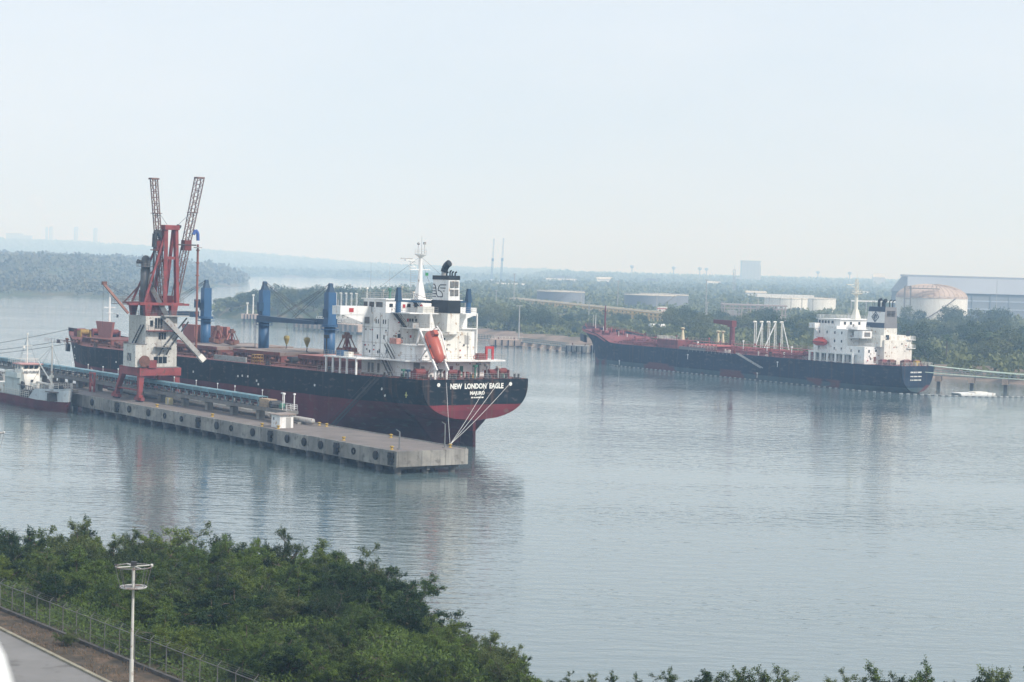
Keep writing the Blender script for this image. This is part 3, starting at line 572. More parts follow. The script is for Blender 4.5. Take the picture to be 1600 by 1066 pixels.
# ------------------------------------------------------------------ hull lofting
def loft_hull(stations, levels, half, stemx, deckz, botz):
    """grid of (station, level) on both sides; returns verts, faces, deck edge indices"""
    V = []; ns = len(stations); nl = len(levels)
    for side in (1, -1):
        for s in stations:
            for t in levels:
                z0 = botz(s); z1 = deckz(s); z = z0 + (z1 - z0) * t
                x = min(s, stemx(z)); V.append((x, side * half(x, z), z))
    F = []
    def I(sd, i, j): return sd * ns * nl + i * nl + j
    for sd in (0, 1):
        for i in range(ns - 1):
            for j in range(nl - 1):
                q = (I(sd, i, j), I(sd, i + 1, j), I(sd, i + 1, j + 1), I(sd, i, j + 1))
                F.append(q if sd == 1 else q[::-1])
    T = tuple([I(0, 0, j) for j in range(nl)] + [I(1, 0, j) for j in range(nl - 1, -1, -1)])
    return V, F, T, I
def hull_material(name, top, low, zline, low2=None, z2=None, patch=None, stain=0.5, upper_noise=0.25):
    m = bpy.data.materials.new(name); m.use_nodes = True
    N = m.node_tree.nodes; L = m.node_tree.links; b = N["Principled BSDF"]; b.inputs["Roughness"].default_value = 0.65; b.inputs["Specular IOR Level"].default_value = 0.06
    tc = N.new("ShaderNodeTexCoord"); sx = N.new("ShaderNodeSeparateXYZ"); L.new(tc.outputs["Object"], sx.inputs[0])
    def noise(sc, st, det=5.0):
        mp = N.new("ShaderNodeMapping"); mp.inputs["Scale"].default_value = st; n = N.new("ShaderNodeTexNoise"); n.inputs["Scale"].default_value = sc; n.inputs["Detail"].default_value = det
        L.new(tc.outputs["Object"], mp.inputs[0]); L.new(mp.outputs[0], n.inputs["Vector"]); return n.outputs["Fac"]
    def rng(v, a, bb, lo=0.0, hi=1.0):
        r = N.new("ShaderNodeMapRange"); r.inputs["From Min"].default_value = a; r.inputs["From Max"].default_value = bb; r.inputs["To Min"].default_value = lo; r.inputs["To Max"].default_value = hi
        L.new(v, r.inputs["Value"]); return r.outputs["Result"]
    def mix(f, A, Bc):
        x = N.new("ShaderNodeMix"); x.data_type = 'RGBA'; L.new(f, x.inputs["Factor"])
        for s_, v in (("A", A), ("B", Bc)):
            if isinstance(v, tuple): x.inputs[s_].default_value = (*v, 1)
            else: L.new(v, x.inputs[s_])
        return x.outputs["Result"]
    v1 = rng(noise(0.25, (1, 1, 0.6)), 0.3, 0.7)
    up = mix(v1, tuple(x * (1 - upper_noise) for x in top), tuple(x * (1 + upper_noise) for x in top))
    lo = mix(rng(noise(0.18, (1, 1, 0.5), 8), 0.35, 0.65), tuple(x * 0.72 for x in low), tuple(x * 1.2 for x in low))
    wob = N.new("ShaderNodeMath"); wob.operation = 'MULTIPLY_ADD'; wob.inputs[1].default_value = 0.22; L.new(noise(0.35, (1, 1, 1), 6), wob.inputs[0]); L.new(sx.outputs["Z"], wob.inputs[2])
    c = mix(rng(wob.outputs[0], zline + 0.07, zline + 0.15), lo, up)
    cb = N.new("ShaderNodeCombineXYZ"); L.new(sx.outputs["X"], cb.inputs["X"]); L.new(sx.outputs["Z"], cb.inputs["Y"])      # shell plates
    bk = N.new("ShaderNodeTexBrick"); bk.inputs["Scale"].default_value = 0.32; bk.inputs["Brick Width"].default_value = 3.0; bk.inputs["Row Height"].default_value = 0.75; bk.inputs["Mortar Size"].default_value = 0.012
    bk.inputs["Color1"].default_value = (0.82, 0.82, 0.82, 1); bk.inputs["Color2"].default_value = (1.18, 1.18, 1.18, 1); bk.inputs["Mortar"].default_value = (1.4, 1.35, 1.3, 1)
    L.new(cb.outputs[0], bk.inputs["Vector"]); pm = N.new("ShaderNodeMix"); pm.data_type = 'RGBA'; pm.blend_type = 'MULTIPLY'; pm.inputs["Factor"].default_value = 0.8; L.new(c, pm.inputs["A"]); L.new(bk.outputs["Color"], pm.inputs["B"]); c = pm.outputs["Result"]
    if low2: c = mix(rng(sx.outputs["Z"], z2 - 0.03, z2 + 0.03), low2, c)
    if patch:   # scraped old coats of paint in a band
        band = rng(sx.outputs["Z"], patch[1], patch[1] - 0.4); n = rng(noise(0.045, (1, 1, 1.6), 3), 0.5, 0.53)
        mm = N.new("ShaderNodeMath"); mm.operation = 'MULTIPLY'; L.new(band, mm.inputs[0]); L.new(n, mm.inputs[1]); c = mix(mm.outputs[0], c, patch[0])
    st = rng(noise(0.9, (1, 1, 0.045), 4), 0.56, 0.76, 0.0, stain); c = mix(st, c, (0.10, 0.055, 0.035)); sc_ = rng(noise(0.5, (1, 1, 2.5), 8), 0.57, 0.70, 0.0, stain * 0.75); c = mix(sc_, c, (0.13, 0.11, 0.10))
    st2 = rng(noise(1.3, (1, 1, 0.08), 3), 0.62, 0.8, 0.0, stain * 0.5); c = mix(st2, c, (0.16, 0.16, 0.16))
    L.new(c, b.inputs["Base Color"])
    w = N.new("ShaderNodeTexWave"); w.inputs["Scale"].default_value = 0.09; w.bands_direction = 'X'; w.inputs["Distortion"].default_value = 0.6
    L.new(tc.outputs["Object"], w.inputs["Vector"]); bp = N.new("ShaderNodeBump"); bp.inputs["Strength"].default_value = 0.12; bp.inputs["Distance"].default_value = 0.06
    L.new(w.outputs["Fac"], bp.inputs["Height"]); L.new(bp.outputs["Normal"], b.inputs["Normal"])
    return m
def grid_front(mb, x, rows):  # helper for aft-facing windows: rows of (o, z, w, h)
    for o, z, w, h in rows: mb.box(x - 0.05, x, o - w / 2, o + w / 2, z - h / 2, z + h / 2)

# ------------------------------------------------------------------ bulk carrier alongside (local x forward from the transom, y to port, z from the waterline)
NLE = thing("bulk_carrier", "large black and red bulk carrier with white deckhouse moored behind the pier", "ship", (-6.48, 352.59, 0), HD, ry=0.0085)
def n_deck(s): return 12.9 + (interp(s, [(0, 0), (158, 0), (170, 0.7), (182, 1.7), (199, 3.2)]))
def n_stem(z): return interp(z, [(-7, 191), (0, 192.6), (6, 193.6), (12, 196.5), (16.5, 199.2)])
def n_W(s): return interp(s, [(0, 12.2), (6, 13.3), (12, 14.4), (20, 15.5), (30, 16.1)])
def n_zb(s): return interp(s, [(0, 5.05), (4, 4.8), (8.6, 4.3), (14, 3.5), (20, 1.6), (26, -2.0), (34, -8)])
def n_half(s, z):
    zt = n_deck(s); zb = n_zb(s); p = interp(s, [(0, 3.0), (15, 3.4), (30, 12)])
    t = min(1.0, max(0.0, (zt - z) / (zt - zb))); w = n_W(s) * max(0.0, 1 - t ** p) ** 0.5
    if s > 8.6: w = max(w, interp(s, [(8.6, 0.25), (14, 1.1), (20, 3.4), (28, 9), (38, 16)]))
    e = n_stem(z) - s; ln = 51.0
    if e < ln: f = max(0.0, e / ln); w = min(w, 16.1) * max(0.0, 1 - (1 - f) ** 1.35) ** 0.97
    return max(w, 0.0)
sts = [0, 1.5, 3, 5, 7, 8.55, 8.65, 10, 12, 15, 18, 22, 26, 30, 36, 45, 60, 80, 100, 120, 140, 150, 155, 160, 164, 168, 172, 176, 178, 180, 183, 185, 187, 189, 191, 193, 195, 197, 198.2, 199.2]
V, F, T, I = loft_hull(sts, list(np.linspace(0, 1, 19)), n_half, n_stem, n_deck, lambda s: n_zb(s) if s < 8.6 else -6.5)
hb = MB(); hb.add(V, F + [T])
hull = hb.build("hull", hull_material("bulk_carrier_hull", (0.006, 0.010, 0.014), (0.115, 0.020, 0.026), 8.05, stain=0.75), NLE, True)
for p in hull.data.polygons:
    if len(p.vertices) > 4: p.use_smooth = False
dk = MB()
ed = [(s, n_half(min(s, n_stem(n_deck(s))), n_deck(s)), n_deck(s)) for s in sts]
for (s0, h0, z0), (s1, h1, z1) in zip(ed[:-1], ed[1:]):
    d0 = 0.95 if s0 > 171 else 0.03; d1 = 0.95 if s1 > 171 else 0.03
    dk.add([(s0, h0 - .12, z0 - d0), (s1, max(0, h1 - .12), z1 - d1), (s1, min(0, -h1 + .12), z1 - d1), (s0, -h0 + .12, z0 - d0)], [(0, 3, 2, 1)])
dk.build("deck", RUSTRED, hull)
MB().hexa([(0.1, -.35, -5), (4.6, -.35, -5), (4.6, .35, -5), (0.1, .35, -5)], [(0.4, -.3, 4.9), (4.3, -.45, 4.6), (4.3, .45, 4.6), (0.4, .3, 4.9)]).build("rudder", hull_material("rudder_paint", (0.10, 0.02, 0.025), (0.05, 0.016, 0.02), 3.0), hull)
LET = mk("white_lettering", (0.78, 0.78, 0.74), 0.6, 0.12, 3.0, rust=0.12)
def letter(parent, txt, size, loc, rot, width=None, m_=LET):
    o = put("lettering", text_mesh(txt, size, m_), parent, loc, rot)
    if width:
        o["kind"] = "stuff"
        w = max(v.co.x for v in o.data.vertices) - min(v.co.x for v in o.data.vertices); o.scale = (width / w, 1, 1)
    return o
RAFT = (R(90), 0, R(-90))      # letters readable on an aft-facing wall
letter(hull, "NEW  LONDON  EAGLE", 1.35, (-0.03, -0.15, 11.55), RAFT, 12.3)
letter(hull, "MAJURO", 0.88, (-0.03, -0.25, 10.25), RAFT, 3.4)
mb = MB()
for a, w in ((1.05, .5), (0.5, .35), (0.0, .5), (-0.6, .6), (-1.3, .5)): mb.box(-0.045, -0.02, a - w / 2 - 0.15, a + w / 2 - 0.15, 9.3, 9.55)
tag(mb.build("lettering_small", LET, hull), kind="stuff")
for o in (8.6, -8.0): MB().lathe((-0.04, o, 11.9), [(0.35, -0.02), (0.38, 0.05), (0.2, 0.07)], 12, 'x').build("fairlead", LET, hull)
for s, z in ((62, 10.2), (64.5, 10.2), (66.5, 10.0), (58, 9.5), (57.2, 8.8), (33.5, 10.0), (88, 9.8), (130, 9.9), (172, 9.6), (172, 8.9)):
    h = n_half(s, z); MB().box(s - 0.28, s + 0.28, h - 0.02, h + 0.03, z - 0.22, z + 0.22).build("draft_mark", LET, hull)
for s, z in ((11.2, 10.6), (10.6, 9.4), (168, 12.0)): h = n_half(s, z); MB().lathe((s, h, z), [(0.05, 0.03), (0.3, 0.03), (0.3, 0.0)], 10, 'y').build("hull_mark", LET, hull)
h = n_half(4.6, 10.3); MB().box(4.2, 5.0, h - 0.05, h + 0.02, 9.7, 9.9).box(4.5, 4.7, h - 0.05, h + 0.02, 9.3, 10.4).build("hull_mark", mk("yellow_mark", (0.6, 0.6, 0.2), 0.6, 0.1), hull)
an = MB().bar((195.4, 1.7, 13.0), (194.6, 2.0, 10.4), 0.5, 0.5).hexa([(193.4, 1.7, 9.6), (195.6, 1.2, 9.6), (195.6, 2.2, 9.7), (193.4, 2.7, 9.7)], [(193.0, 1.8, 11.6), (196.2, 1.0, 11.6), (196.2, 1.9, 11.7), (193.0, 2.6, 11.7)]).build("anchor", DARK, hull)

# hatches: coamings with stays, closed covers aft, opened upright covers forward
stay = MB().hexa([(-.06, 0, 0), (.06, 0, 0), (.06, .75, 0), (-.06, .75, 0)], [(-.06, 0, 1.7), (.06, 0, 1.7), (.06, .12, 1.7), (-.06, .12, 1.7)]).mesh("coaming_stay", BROWNRUST)
HATCH = [(36.5, 51.5, 0), (59.5, 81.0, 0), (89.0, 110.5, 0), (118.5, 140.0, 1), (148.0, 166.0, 1)]
for a, b, op in HATCH:
    cm = MB().box(a, b, -9.6, 9.6, 12.88, 14.6).build("hatch_coaming", RUSTRED, NLE)
    n = int((b - a) / 1.35)
    for i in range(n + 1): put("coaming_stay", stay, cm, (a + 0.4 + i * (b - a - 0.8) / n, 9.6, 12.88))
    MB().bar((a, 9.75, 14.55), (b, 9.75, 14.55), 0.5, 0.12).build("coaming_ledge", BROWNRUST, cm)
    if not op:
        np_ = 3 if b - a > 18 else 2; w = (b - a) / np_
        for i in range(np_):
            x0 = a + i * w + 0.04; x1 = a + (i + 1) * w - 0.04
            MB().hexa([(x0, -9.9, 14.62), (x1, -9.9, 14.62), (x1, 9.9, 14.62), (x0, 9.9, 14.62)], [(x0, -9.8, 15.35), (x1, -9.8, 15.35), (x1, 9.8, 15.35), (x0, 9.8, 15.35)]).build("hatch_cover", [HATCHTOP, PINKRED][a < 40], NLE)
        MB().box(a, b, 9.85, 9.95, 14.65, 15.3).build("cover_skirt", RUSTRED, cm)
    else:
        w = 7.4
        for x0 in ((a + 0.5, b - w - 0.3)):
            MB().hexa([(x0 + 1.0, -7.0, 14.7), (x0 + w - 1.0, -7.0, 14.7), (x0 + w - 1.0, -6.2, 14.7), (x0 + 1.0, -6.2, 14.7)], [(x0, -6.8, 19.0), (x0 + w, -6.8, 19.0), (x0 + w, -5.6, 19.0), (x0, -5.6, 19.0)]).build("raised_hatch_cover", PINKRED, NLE)
        MB().box(a + 0.2, b - 0.2, -8.6, -7.7, 14.7, 18.9).build("raised_hatch_cover", PINKRED, NLE)
# big faded panel leaning at the foremost hatch
MB().hexa([(161.0, 3.6, 14.7), (168.7, 3.6, 14.7), (168.7, 4.1, 14.7), (161.0, 4.1, 14.7)], [(159.5, 3.6, 18.7), (170.5, 3.6, 18.7), (170.5, 4.2, 18.7), (159.5, 4.2, 18.7)]).build("raised_hatch_cover", PINKRED, NLE)
# main deck clutter along the port side
random.seed(11)
vent = MB().lathe((0, 0, 0), [(0.28, 0), (0.28, 0.9), (0.55, 0.95), (0.55, 1.25), (0.2, 1.4)], 10).mesh("ventilator", BROWNRUST, True)
bitt = MB().box(-0.9, 0.9, -0.3, 0.3, 0, 0.15).cyl((-0.5, 0, 0.1), (-0.5, 0, 0.9), 0.22, 0.25, 10).cyl((0.5, 0, 0.1), (0.5, 0, 0.9), 0.22, 0.25, 10).mesh("bitts", DARK, False)
for i in range(26): put("ventilator", vent, NLE, (38 + i * 5.4 + random.uniform(-1, 1), random.choice((11.3, 12.6)), 12.88), None, random.uniform(0.7, 1.2))
for s in (30, 56, 86, 116, 146, 170): put("bitts", bitt, NLE, (s, 14.6, 12.88))
for i, s in enumerate((54, 84, 113, 143)):
    MB().box(s - 1.0, s + 1.0, 7.5, 10.6, 12.88, 14.7 - 0.4 * (i % 2)).build("deck_store", [RUSTRED, DARK][i == 0], NLE)
MB().tube([(34, 12.0, 13.3), (172, 12.0, 13.3)], 0.16, 6).tube([(34, 12.5, 13.3), (172, 12.5, 13.3)], 0.11, 6).build("deck_pipe", BROWNRUST, NLE)
MB().rail([(33, 15.9, 12.9), (176, 15.9, 12.9)], 1.1, 2.2, 0.035, 3).build("railing", BROWNRUST, NLE)
MB().rail([(33, -15.9, 12.9), (176, -15.9, 12.9)], 1.1, 3.0, 0.035, 3).build("railing", BROWNRUST, NLE)
MB().bar((63, 16.0, 13.6), (78, 16.0, 13.6), 0.3, 1.1).build("stowed_gangway", LTGREY, NLE)
MB().rail([(58.5, 15.9, 12.9), (60.7, 15.9, 12.9), (60.7, 14.4, 12.9), (58.5, 14.4, 12.9), (58.5, 15.9, 12.9)], 2.0, 0.8, 0.1, 3).build("gangway_winch_frame", mk("dull_orange_frame", (0.34, 0.20, 0.05), 0.7, 0.3, 1.5, rust=0.3), NLE)
# forecastle gear
for s, o in ((178, 4.2), (178, -4.2), (185, 2.2), (185, -2.2)):
    MB().cyl((s, o - 1.2, 15.5), (s, o + 1.2, 15.5), 0.75, 0.75, 12).box(s - 1.2, s + 1.2, o - 1.5, o - 1.2, 14.2, 15.9).box(s - 1.2, s + 1.2, o + 1.2, o + 1.5, 14.2, 15.9).build("mooring_winch", [WINCHRED, mk("winch_ochre", (0.30, 0.20, 0.04), 0.7, 0.3, 1.5, rust=0.3)][s == 178 and o > 0], NLE)
fm = MB().cyl((171.3, 0, 13), (171.3, 0, 25.0), 0.35, 0.22, 8).bar((171.3, -1.6, 22.3), (171.3, 1.6, 22.3), 0.2, 0.2).box(170.7, 171.9, -0.8, 0.8, 20.8, 20.9).cyl((171.3, 0, 25), (171.3, 0, 26.5), 0.06, 0.06, 5).build("foremast", WHITE, NLE)
MB().bar((171.3, 0, 21), (171.2, -2.2, 20.4), 0.08, 0.08).box(171.0, 171.4, -2.4, -2.0, 19.6, 20.4).build("mast_lamp", DARK, fm)

# deck cranes
def deck_crane(s, jdir, joff, hook_at, jl=27.0):
    c = MB().cyl((s, 0, 12.8), (s, 0, 21.0), 1.22, 1.22, 20).build("deck_crane", BLUE, NLE, True)
    MB().cyl((s, 0, 20.4), (s, 0, 20.55), 2.0, 2.0, 20).cyl((s, 0, 21.0), (s, 0, 21.5), 1.75, 1.75, 20).build("slew_platform", BLUE, c)
    MB().rail([(s + 2 * math.cos(a), 2 * math.sin(a), 20.55) for a in [i * math.pi / 6 for i in range(13)]], 1.0, 1.2, 0.03, 2).build("railing", BLUE, c)
    d = jdir
    MB().hexa([(s - 1.0, -1.0, 21.5), (s + 1.0, -1.0, 21.5), (s + 1.0, 1.0, 21.5), (s - 1.0, 1.0, 21.5)], [(s - .95, -.95, 28.4), (s + .95, -.95, 28.4), (s + .95, .95, 28.4), (s - .95, .95, 28.4)]).build("crane_house", BLUE, c)
    MB().hexa([(s - .75, -.7, 28.4), (s + .75, -.7, 28.4), (s + .75, .7, 28.4), (s - .75, .7, 28.4)], [(s - .4, -.38, 29.8), (s + .4, -.38, 29.8), (s + .4, .38, 29.8), (s - .4, .38, 29.8)]).cyl((s, -0.4, 29.9), (s, 0.4, 29.9), 0.48, 0.48, 12).build("crane_head", DKBLUE, c)
    MB().box(s + d * 1.3 - 0.5, s + d * 1.3 + 0.5, joff * 0.9 - 0.6, joff * 0.9 + 0.6, 23.6, 25.6).build("operator_cab", DKBLUE, c)
    MB().box(s - 0.9, s + 0.9, 1.2, 1.3, 23, 24.8).build("access_panel", DKBLUE, c)
    y = joff; x1 = s + d * jl
    MB().hexa([(s + d * 1.2, y - .7, 21.3), (s + d * 1.2, y + .7, 21.3), (s + d * 1.2, y + .7, 22.7), (s + d * 1.2, y - .7, 22.7)], [(x1, y - .35, 21.4), (x1, y + .35, 21.4), (x1, y + .35, 22.1), (x1, y - .35, 22.1)]).build("jib", DKBLUE, c)
    for yy in (-0.4, 0.4):
        MB().cyl((s, yy, 30.1), (x1, y + yy * .6, 22.2), 0.055, 0.055, 4).cyl((s, yy, 30.1), (s + d * jl * .72, y + yy, 22.4), 0.055, 0.055, 4).build("luffing_wire", DKROPE, c)
    ld = MB()
    for dx in (-0.25, 0.25): ld.cyl((s - d * 1.3 + dx, 1.5, 12.9), (s - d * 1.3 + dx, 1.5, 20.4), 0.04, 0.04, 4)
    for i in range(20): ld.cyl((s - d * 1.3 - .25, 1.5, 13.1 + i * .36), (s - d * 1.3 + .25, 1.5, 13.1 + i * .36), 0.025, 0.025, 3)
    ld.build("ladder", BLUE, c)
    if hook_at:
        hx, hz = hook_at
        MB().cyl((hx - .25, y, 22), (hx - .25, y, hz + 1), 0.03, 0.03, 4).cyl((hx + .25, y, 22), (hx + .25, y, hz + 1), 0.03, 0.03, 4).build("hoist_wire", DKROPE, c)
        hk = MB().lathe((hx, y, hz), [(0.15, -1.0), (0.45, -0.2), (0.7, 0.5), (0.6, 1.0), (0.2, 1.15)], 12).build("hook_block", mk("hook_yellow", (0.26, 0.21, 0.06), 0.6, 0.2, 1.0), c)
        MB().tube([(hx, y, hz - 1), (hx, y, hz - 1.5), (hx + .3, y, hz - 1.9), (hx, y, hz - 2.2), (hx - .3, y, hz - 1.9)], 0.1, 5).build("hook", DARK, hk)
deck_crane(55.7, 1, -1.9, (78.0, 17.2)); deck_crane(85.3, -1, 1.9, (62.0, 17.4)); deck_crane(114.7, 1, 1.9, None, 25)

# clamshell grabs standing on deck
def grab(s, o, z, sc, lab):
    x, y, _ = NLE_w(s, o, z)
    t = thing("clamshell_grab", lab, "grab", (x, y, z - 0.0085 * s), HD, "grabs on the ship's deck")
    t.scale = (sc,) * 3
    for d in (-1, 1):
        MB().hexa([(0, d * .05, 0.0), (0, d * 1.9, 0.5), (0, d * 1.7, 1.5), (0, d * .1, 1.1)], [(1, d * .05, 0.0), (1, d * 1.9, .5), (1, d * 1.7, 1.5), (1, d * .1, 1.1)]).hexa([(-1.4, d * .05, .0), (-1.4, d * 1.9, .5), (-1.4, d * 1.75, 1.5), (-1.4, d * .1, 1.1)], [(1.4, d * .05, .0), (1.4, d * 1.9, .5), (1.4, d * 1.75, 1.5), (1.4, d * .1, 1.1)]).build("bucket", BROWNRUST, t)
        for x_ in (-1.0, 1.0): MB().bar((x_, d * 1.6, 1.4), (x_ * .6, d * .5, 3.8), 0.22, 0.22).build("arm", BROWNRUST, t)
    MB().box(-0.9, 0.9, -0.75, 0.75, 3.5, 4.3).box(-.5, .5, -.4, .4, 4.3, 4.8).build("head_block", BROWNRUST, t)
    MB().cyl((0, 0, 1.0), (0, 0, 3.6), 0.35, 0.35, 8).box(-1.2, 1.2, -.3, .3, 1.1, 1.7).build("sheave_block", WINCHRED, t)
def NLE_w(s, o, z): return (-6.48 + math.cos(HD) * s - math.sin(HD) * o, 352.59 + math.sin(HD) * s + math.cos(HD) * o, z)
grab(30.0, 11.0, 16.3, 0.92, "rusty clamshell grab on the white deck in front of the deckhouse")
grab(104.5, 2.0, 15.4, 0.9, "larger rusty clamshell grab just right of the left blue deck crane")
grab(97.3, 2.0, 15.4, 0.78, "smaller rusty clamshell grab midway between two blue deck cranes")

# ------------------------------------------------------------------ deckhouse, bridge, funnel
acc = MB()
acc.box(17.0, 27.0, -9.2, 9.2, 12.9, 24.95)                        # main block up to the bridge deck
house = acc.build("deckhouse", WHITE, NLE)
MB().box(9.0, 16.99, -9.5, 9.3, 12.9, 15.9).build("main_deck_house", WHITE, NLE)
pl = MB(); pl.prism([(6.6, 9.4), (8.0, 11.0), (16.5, 11.6), (18.0, 15.9), (30.5, 15.9), (30.5, 9.3), (6.6, 9.3)], 15.92, 16.2)
pl.prism([(6.6, 9.3), (27.2, 9.3), (27.2, -9.3), (6.6, -9.3)], 15.9, 16.18); pl.prism([(6.6, -9.3), (27.2, -9.3), (24, -15.5), (16, -11.5), (6.6, -11.4)], 15.92, 16.2)
pl.build("upper_gallery", WHITE, NLE)
for s in (18.5, 22, 24.6, 27.4, 30.0): MB().box(s - 0.16, s + 0.16, 15.4, 15.72, 12.9, 15.92).build("gallery_post", WHITE, NLE)
MB().rail([(6.7, 9.4, 16.2), (8.1, 10.9, 16.2), (16.6, 11.5, 16.2), (18.0, 15.8, 16.2), (30.4, 15.8, 16.2)], 1.05, 1.5, 0.03, 3).rail([(6.7, 9.3, 16.2), (6.7, -11.3, 16.2), (16, -11.4, 16.2)], 1.05, 1.5, 0.03, 3).build("railing", LTGREY, NLE)
# second tier, rounded aft corner
a2 = MB().prism([(16.98, 9.2), (9.6, 9.2), (8.4, 8.6), (7.9, 7.4), (7.9, 4.0), (16.98, 4.0)], 16.2, 18.9).build("second_tier_house", WHITE, NLE)
MB().prism([(17.0, 9.4), (9.4, 9.4), (8.1, 8.7), (7.6, 7.3), (7.6, 3.6), (17.0, 3.6)], 18.9, 19.1).build("tier_deck", WHITE, NLE)
MB().rail([(16.9, 9.3, 19.1), (9.4, 9.3, 19.1), (8.1, 8.6, 19.1), (7.7, 7.3, 19.1), (7.7, 3.8, 19.1)], 1.05, 1.3, 0.03, 3).build("railing", LTGREY, NLE)
for z in (22.0, 24.97):
    MB().box(10.2, 16.99, 2.2, 8.9 if z > 23 else 6.6, z, z + 0.22).build("tier_deck", WHITE, NLE)
    MB().rail([(16.9, (8.8 if z > 23 else 6.5), z + .22), (10.3, (8.8 if z > 23 else 6.5), z + .22), (10.3, 2.3, z + .22)], 1.05, 1.3, 0.03, 3).build("railing", LTGREY, NLE)
MB().box(13.0, 16.99, -9.0, -5.3, 24.97, 25.17).box(13.0, 16.99, -9.0, -5.3, 22, 22.2).build("tier_deck", WHITE, NLE)
MB().rail([(16.9, -8.9, 25.17), (13.1, -8.9, 25.17), (13.1, -5.4, 25.17)], 1.05, 1.3, 0.03, 3).rail([(13.1, -8.9, 22.2), (13.1, -5.4, 22.2)], 1.05, 1.3, 0.03, 3).build("railing", LTGREY, NLE)
MB().box(13.0, 13.3, -9.0, -8.8, 16.2, 25).build("tier_post", WHITE, NLE)
MB().box(9.5, 16.98, -5.2, 3.5, 16.18, 21.7).build("engine_casing", WHITE2, NLE)
MB().box(13.5, 16.98, -9.0, -5.2, 16.18, 21.99).build("casing_wing", WHITE, NLE)
# funnel
fn = MB(); fn.hexa([(8.2, -1.35, 25.3), (13.9, -1.35, 25.3), (13.9, 1.35, 25.3), (8.2, 1.35, 25.3)], [(8.4, -1.25, 32.0), (13.9, -1.25, 32.0), (13.9, 1.25, 32.0), (8.4, 1.25, 32.0)])
fun = fn.build("funnel", WHITE, NLE)
MB().box(8.1, 14.0, -1.45, 1.45, 25.25, 27.7).build("funnel_band", BLACKP, fun)
MB().box(8.3, 14.0, -1.33, 1.33, 31.7, 32.5).build("funnel_rim", BLACKP, fun)
MB().hexa([(8.2, -1.3, 21.6), (12.0, -1.3, 21.6), (12.0, 1.6, 21.6), (8.2, 1.6, 21.6)], [(8.2, -1.35, 25.25), (13.9, -1.35, 25.25), (13.9, 1.4, 25.25), (8.2, 1.4, 25.25)]).lathe((9.9, 0.1, 20.9), [(1.5, 0.0), (1.85, 0.3), (1.85, 0.75)], 16).build("funnel_trunk", WHITE2, fun)
for z0 in (28.6, 30.2):
    for o0 in (-0.95, 0.1):
        lv = MB().box(8.2, 8.32, o0, o0 + 0.85, z0, z0 + 1.25).build("louvre", LTGREY, fun)
        for i in range(5): MB().box(8.14, 8.2, o0 + 0.03, o0 + 0.82, z0 + 0.06 + i * 0.24, z0 + 0.16 + i * 0.24).build("louvre_slat", DARK, lv)
# winged emblem on the port side of the funnel: feather bars, a wing curve and a head with two bars
ZL = 28.3
def em(x, z): return (13.75 - x * 4.6, 1.345, ZL + z * 2.6)
lg = MB(); LR = 0.085
def stroke(pts): lg.tube([em(*p) for p in pts], LR, 4)
for z in (0.04, 0.24, 0.45, 0.66): stroke([(0.0, z), (0.19 if z > .3 else .24, z)])
stroke([(0.02, 0.95), (0.10, 0.95), (0.19, 0.82), (0.24, 0.55), (0.29, 0.2), (0.39, 0.02), (0.74, 0.02), (0.76, 0.22), (0.66, 0.38), (0.52, 0.47), (0.42, 0.47), (0.41, 0.62), (0.48, 0.84), (0.56, 0.92), (1.0, 0.92)])
stroke([(0.56, 0.68), (0.95, 0.68)]); stroke([(0.78, 0.46), (0.88, 0.46)])
lg.build("emblem", BLACKP, fun)
ex = MB().cyl((11.8, 0.1, 32.4), (11.8, 0.1, 33.4), 0.55, 0.5, 12).build("exhaust_pipe", LTGREY, fun)
MB().tube([(11.8, 0.1, 33.2), (11.7, 0.0, 33.9), (11.2, -0.15, 34.6), (10.6, -0.3, 34.95)], 0.68, 12).build("exhaust_elbow", BLACKP, ex)
for x, o, h in ((10.6, -0.5, 0.8), (9.7, -0.4, 0.6), (9.1, -0.7, 0.55), (10.1, 0.6, 0.5)): MB().tube([(x, o, 32.4), (x, o, 32.5 + h), (x - .3, o - .15, 32.7 + h)], 0.16, 6).build("exhaust_pipe", BLACKP, fun)
# bridge
br = MB().box(19.0, 27.4, -8.8, 8.8, 24.97, 27.5).build("wheelhouse", WHITE, NLE)
MB().box(18.6, 27.9, -9.1, 9.1, 27.51, 27.7).build("wheelhouse_roof", WHITE, br)
MB().rail([(18.8, 9.0, 27.7), (27.7, 9.0, 27.7), (27.7, -9.0, 27.7), (18.8, -9.0, 27.7), (18.8, 9.0, 27.7)], 1.1, 1.4, 0.03, 3).build("railing", LTGREY, br)
for d in (1, -1):
    wg = MB().hexa([(23.9, d * 9.2, 24.4), (27.0, d * 9.2, 24.4), (27.0, d * 16.2, 24.4), (23.9, d * 16.2, 24.4)], [(23.9, d * 9.2, 26.1), (27.0, d * 9.2, 26.1), (27.0, d * 16.2, 26.1), (23.9, d * 16.2, 26.1)]).build("bridge_wing", WHITE, br)
    MB().hexa([(24.0, d * 9.2, 22.3), (24.3, d * 9.2, 22.3), (24.3, d * 9.3, 22.3), (24.0, d * 9.3, 22.3)], [(24.0, d * 9.2, 24.4), (24.3, d * 9.2, 24.4), (24.3, d * 15.6, 24.4), (24.0, d * 15.6, 24.4)]).build("wing_bracket", WHITE, wg)
    MB().box(26.4, 26.8, d * 15.2 - 0.05, d * 15.2 + 0.05, 26.1, 27.3).build("wing_post", LTGREY, wg)
MB().box(23.84, 23.9, 13.2, 14.2, 24.9, 25.7).build("lifebuoy_board", SIGNRED, br)
MB().box(23.85, 23.9, 9.5, 10.6, 22.7, 24.0).build("shadow_recess", GREYST, br)
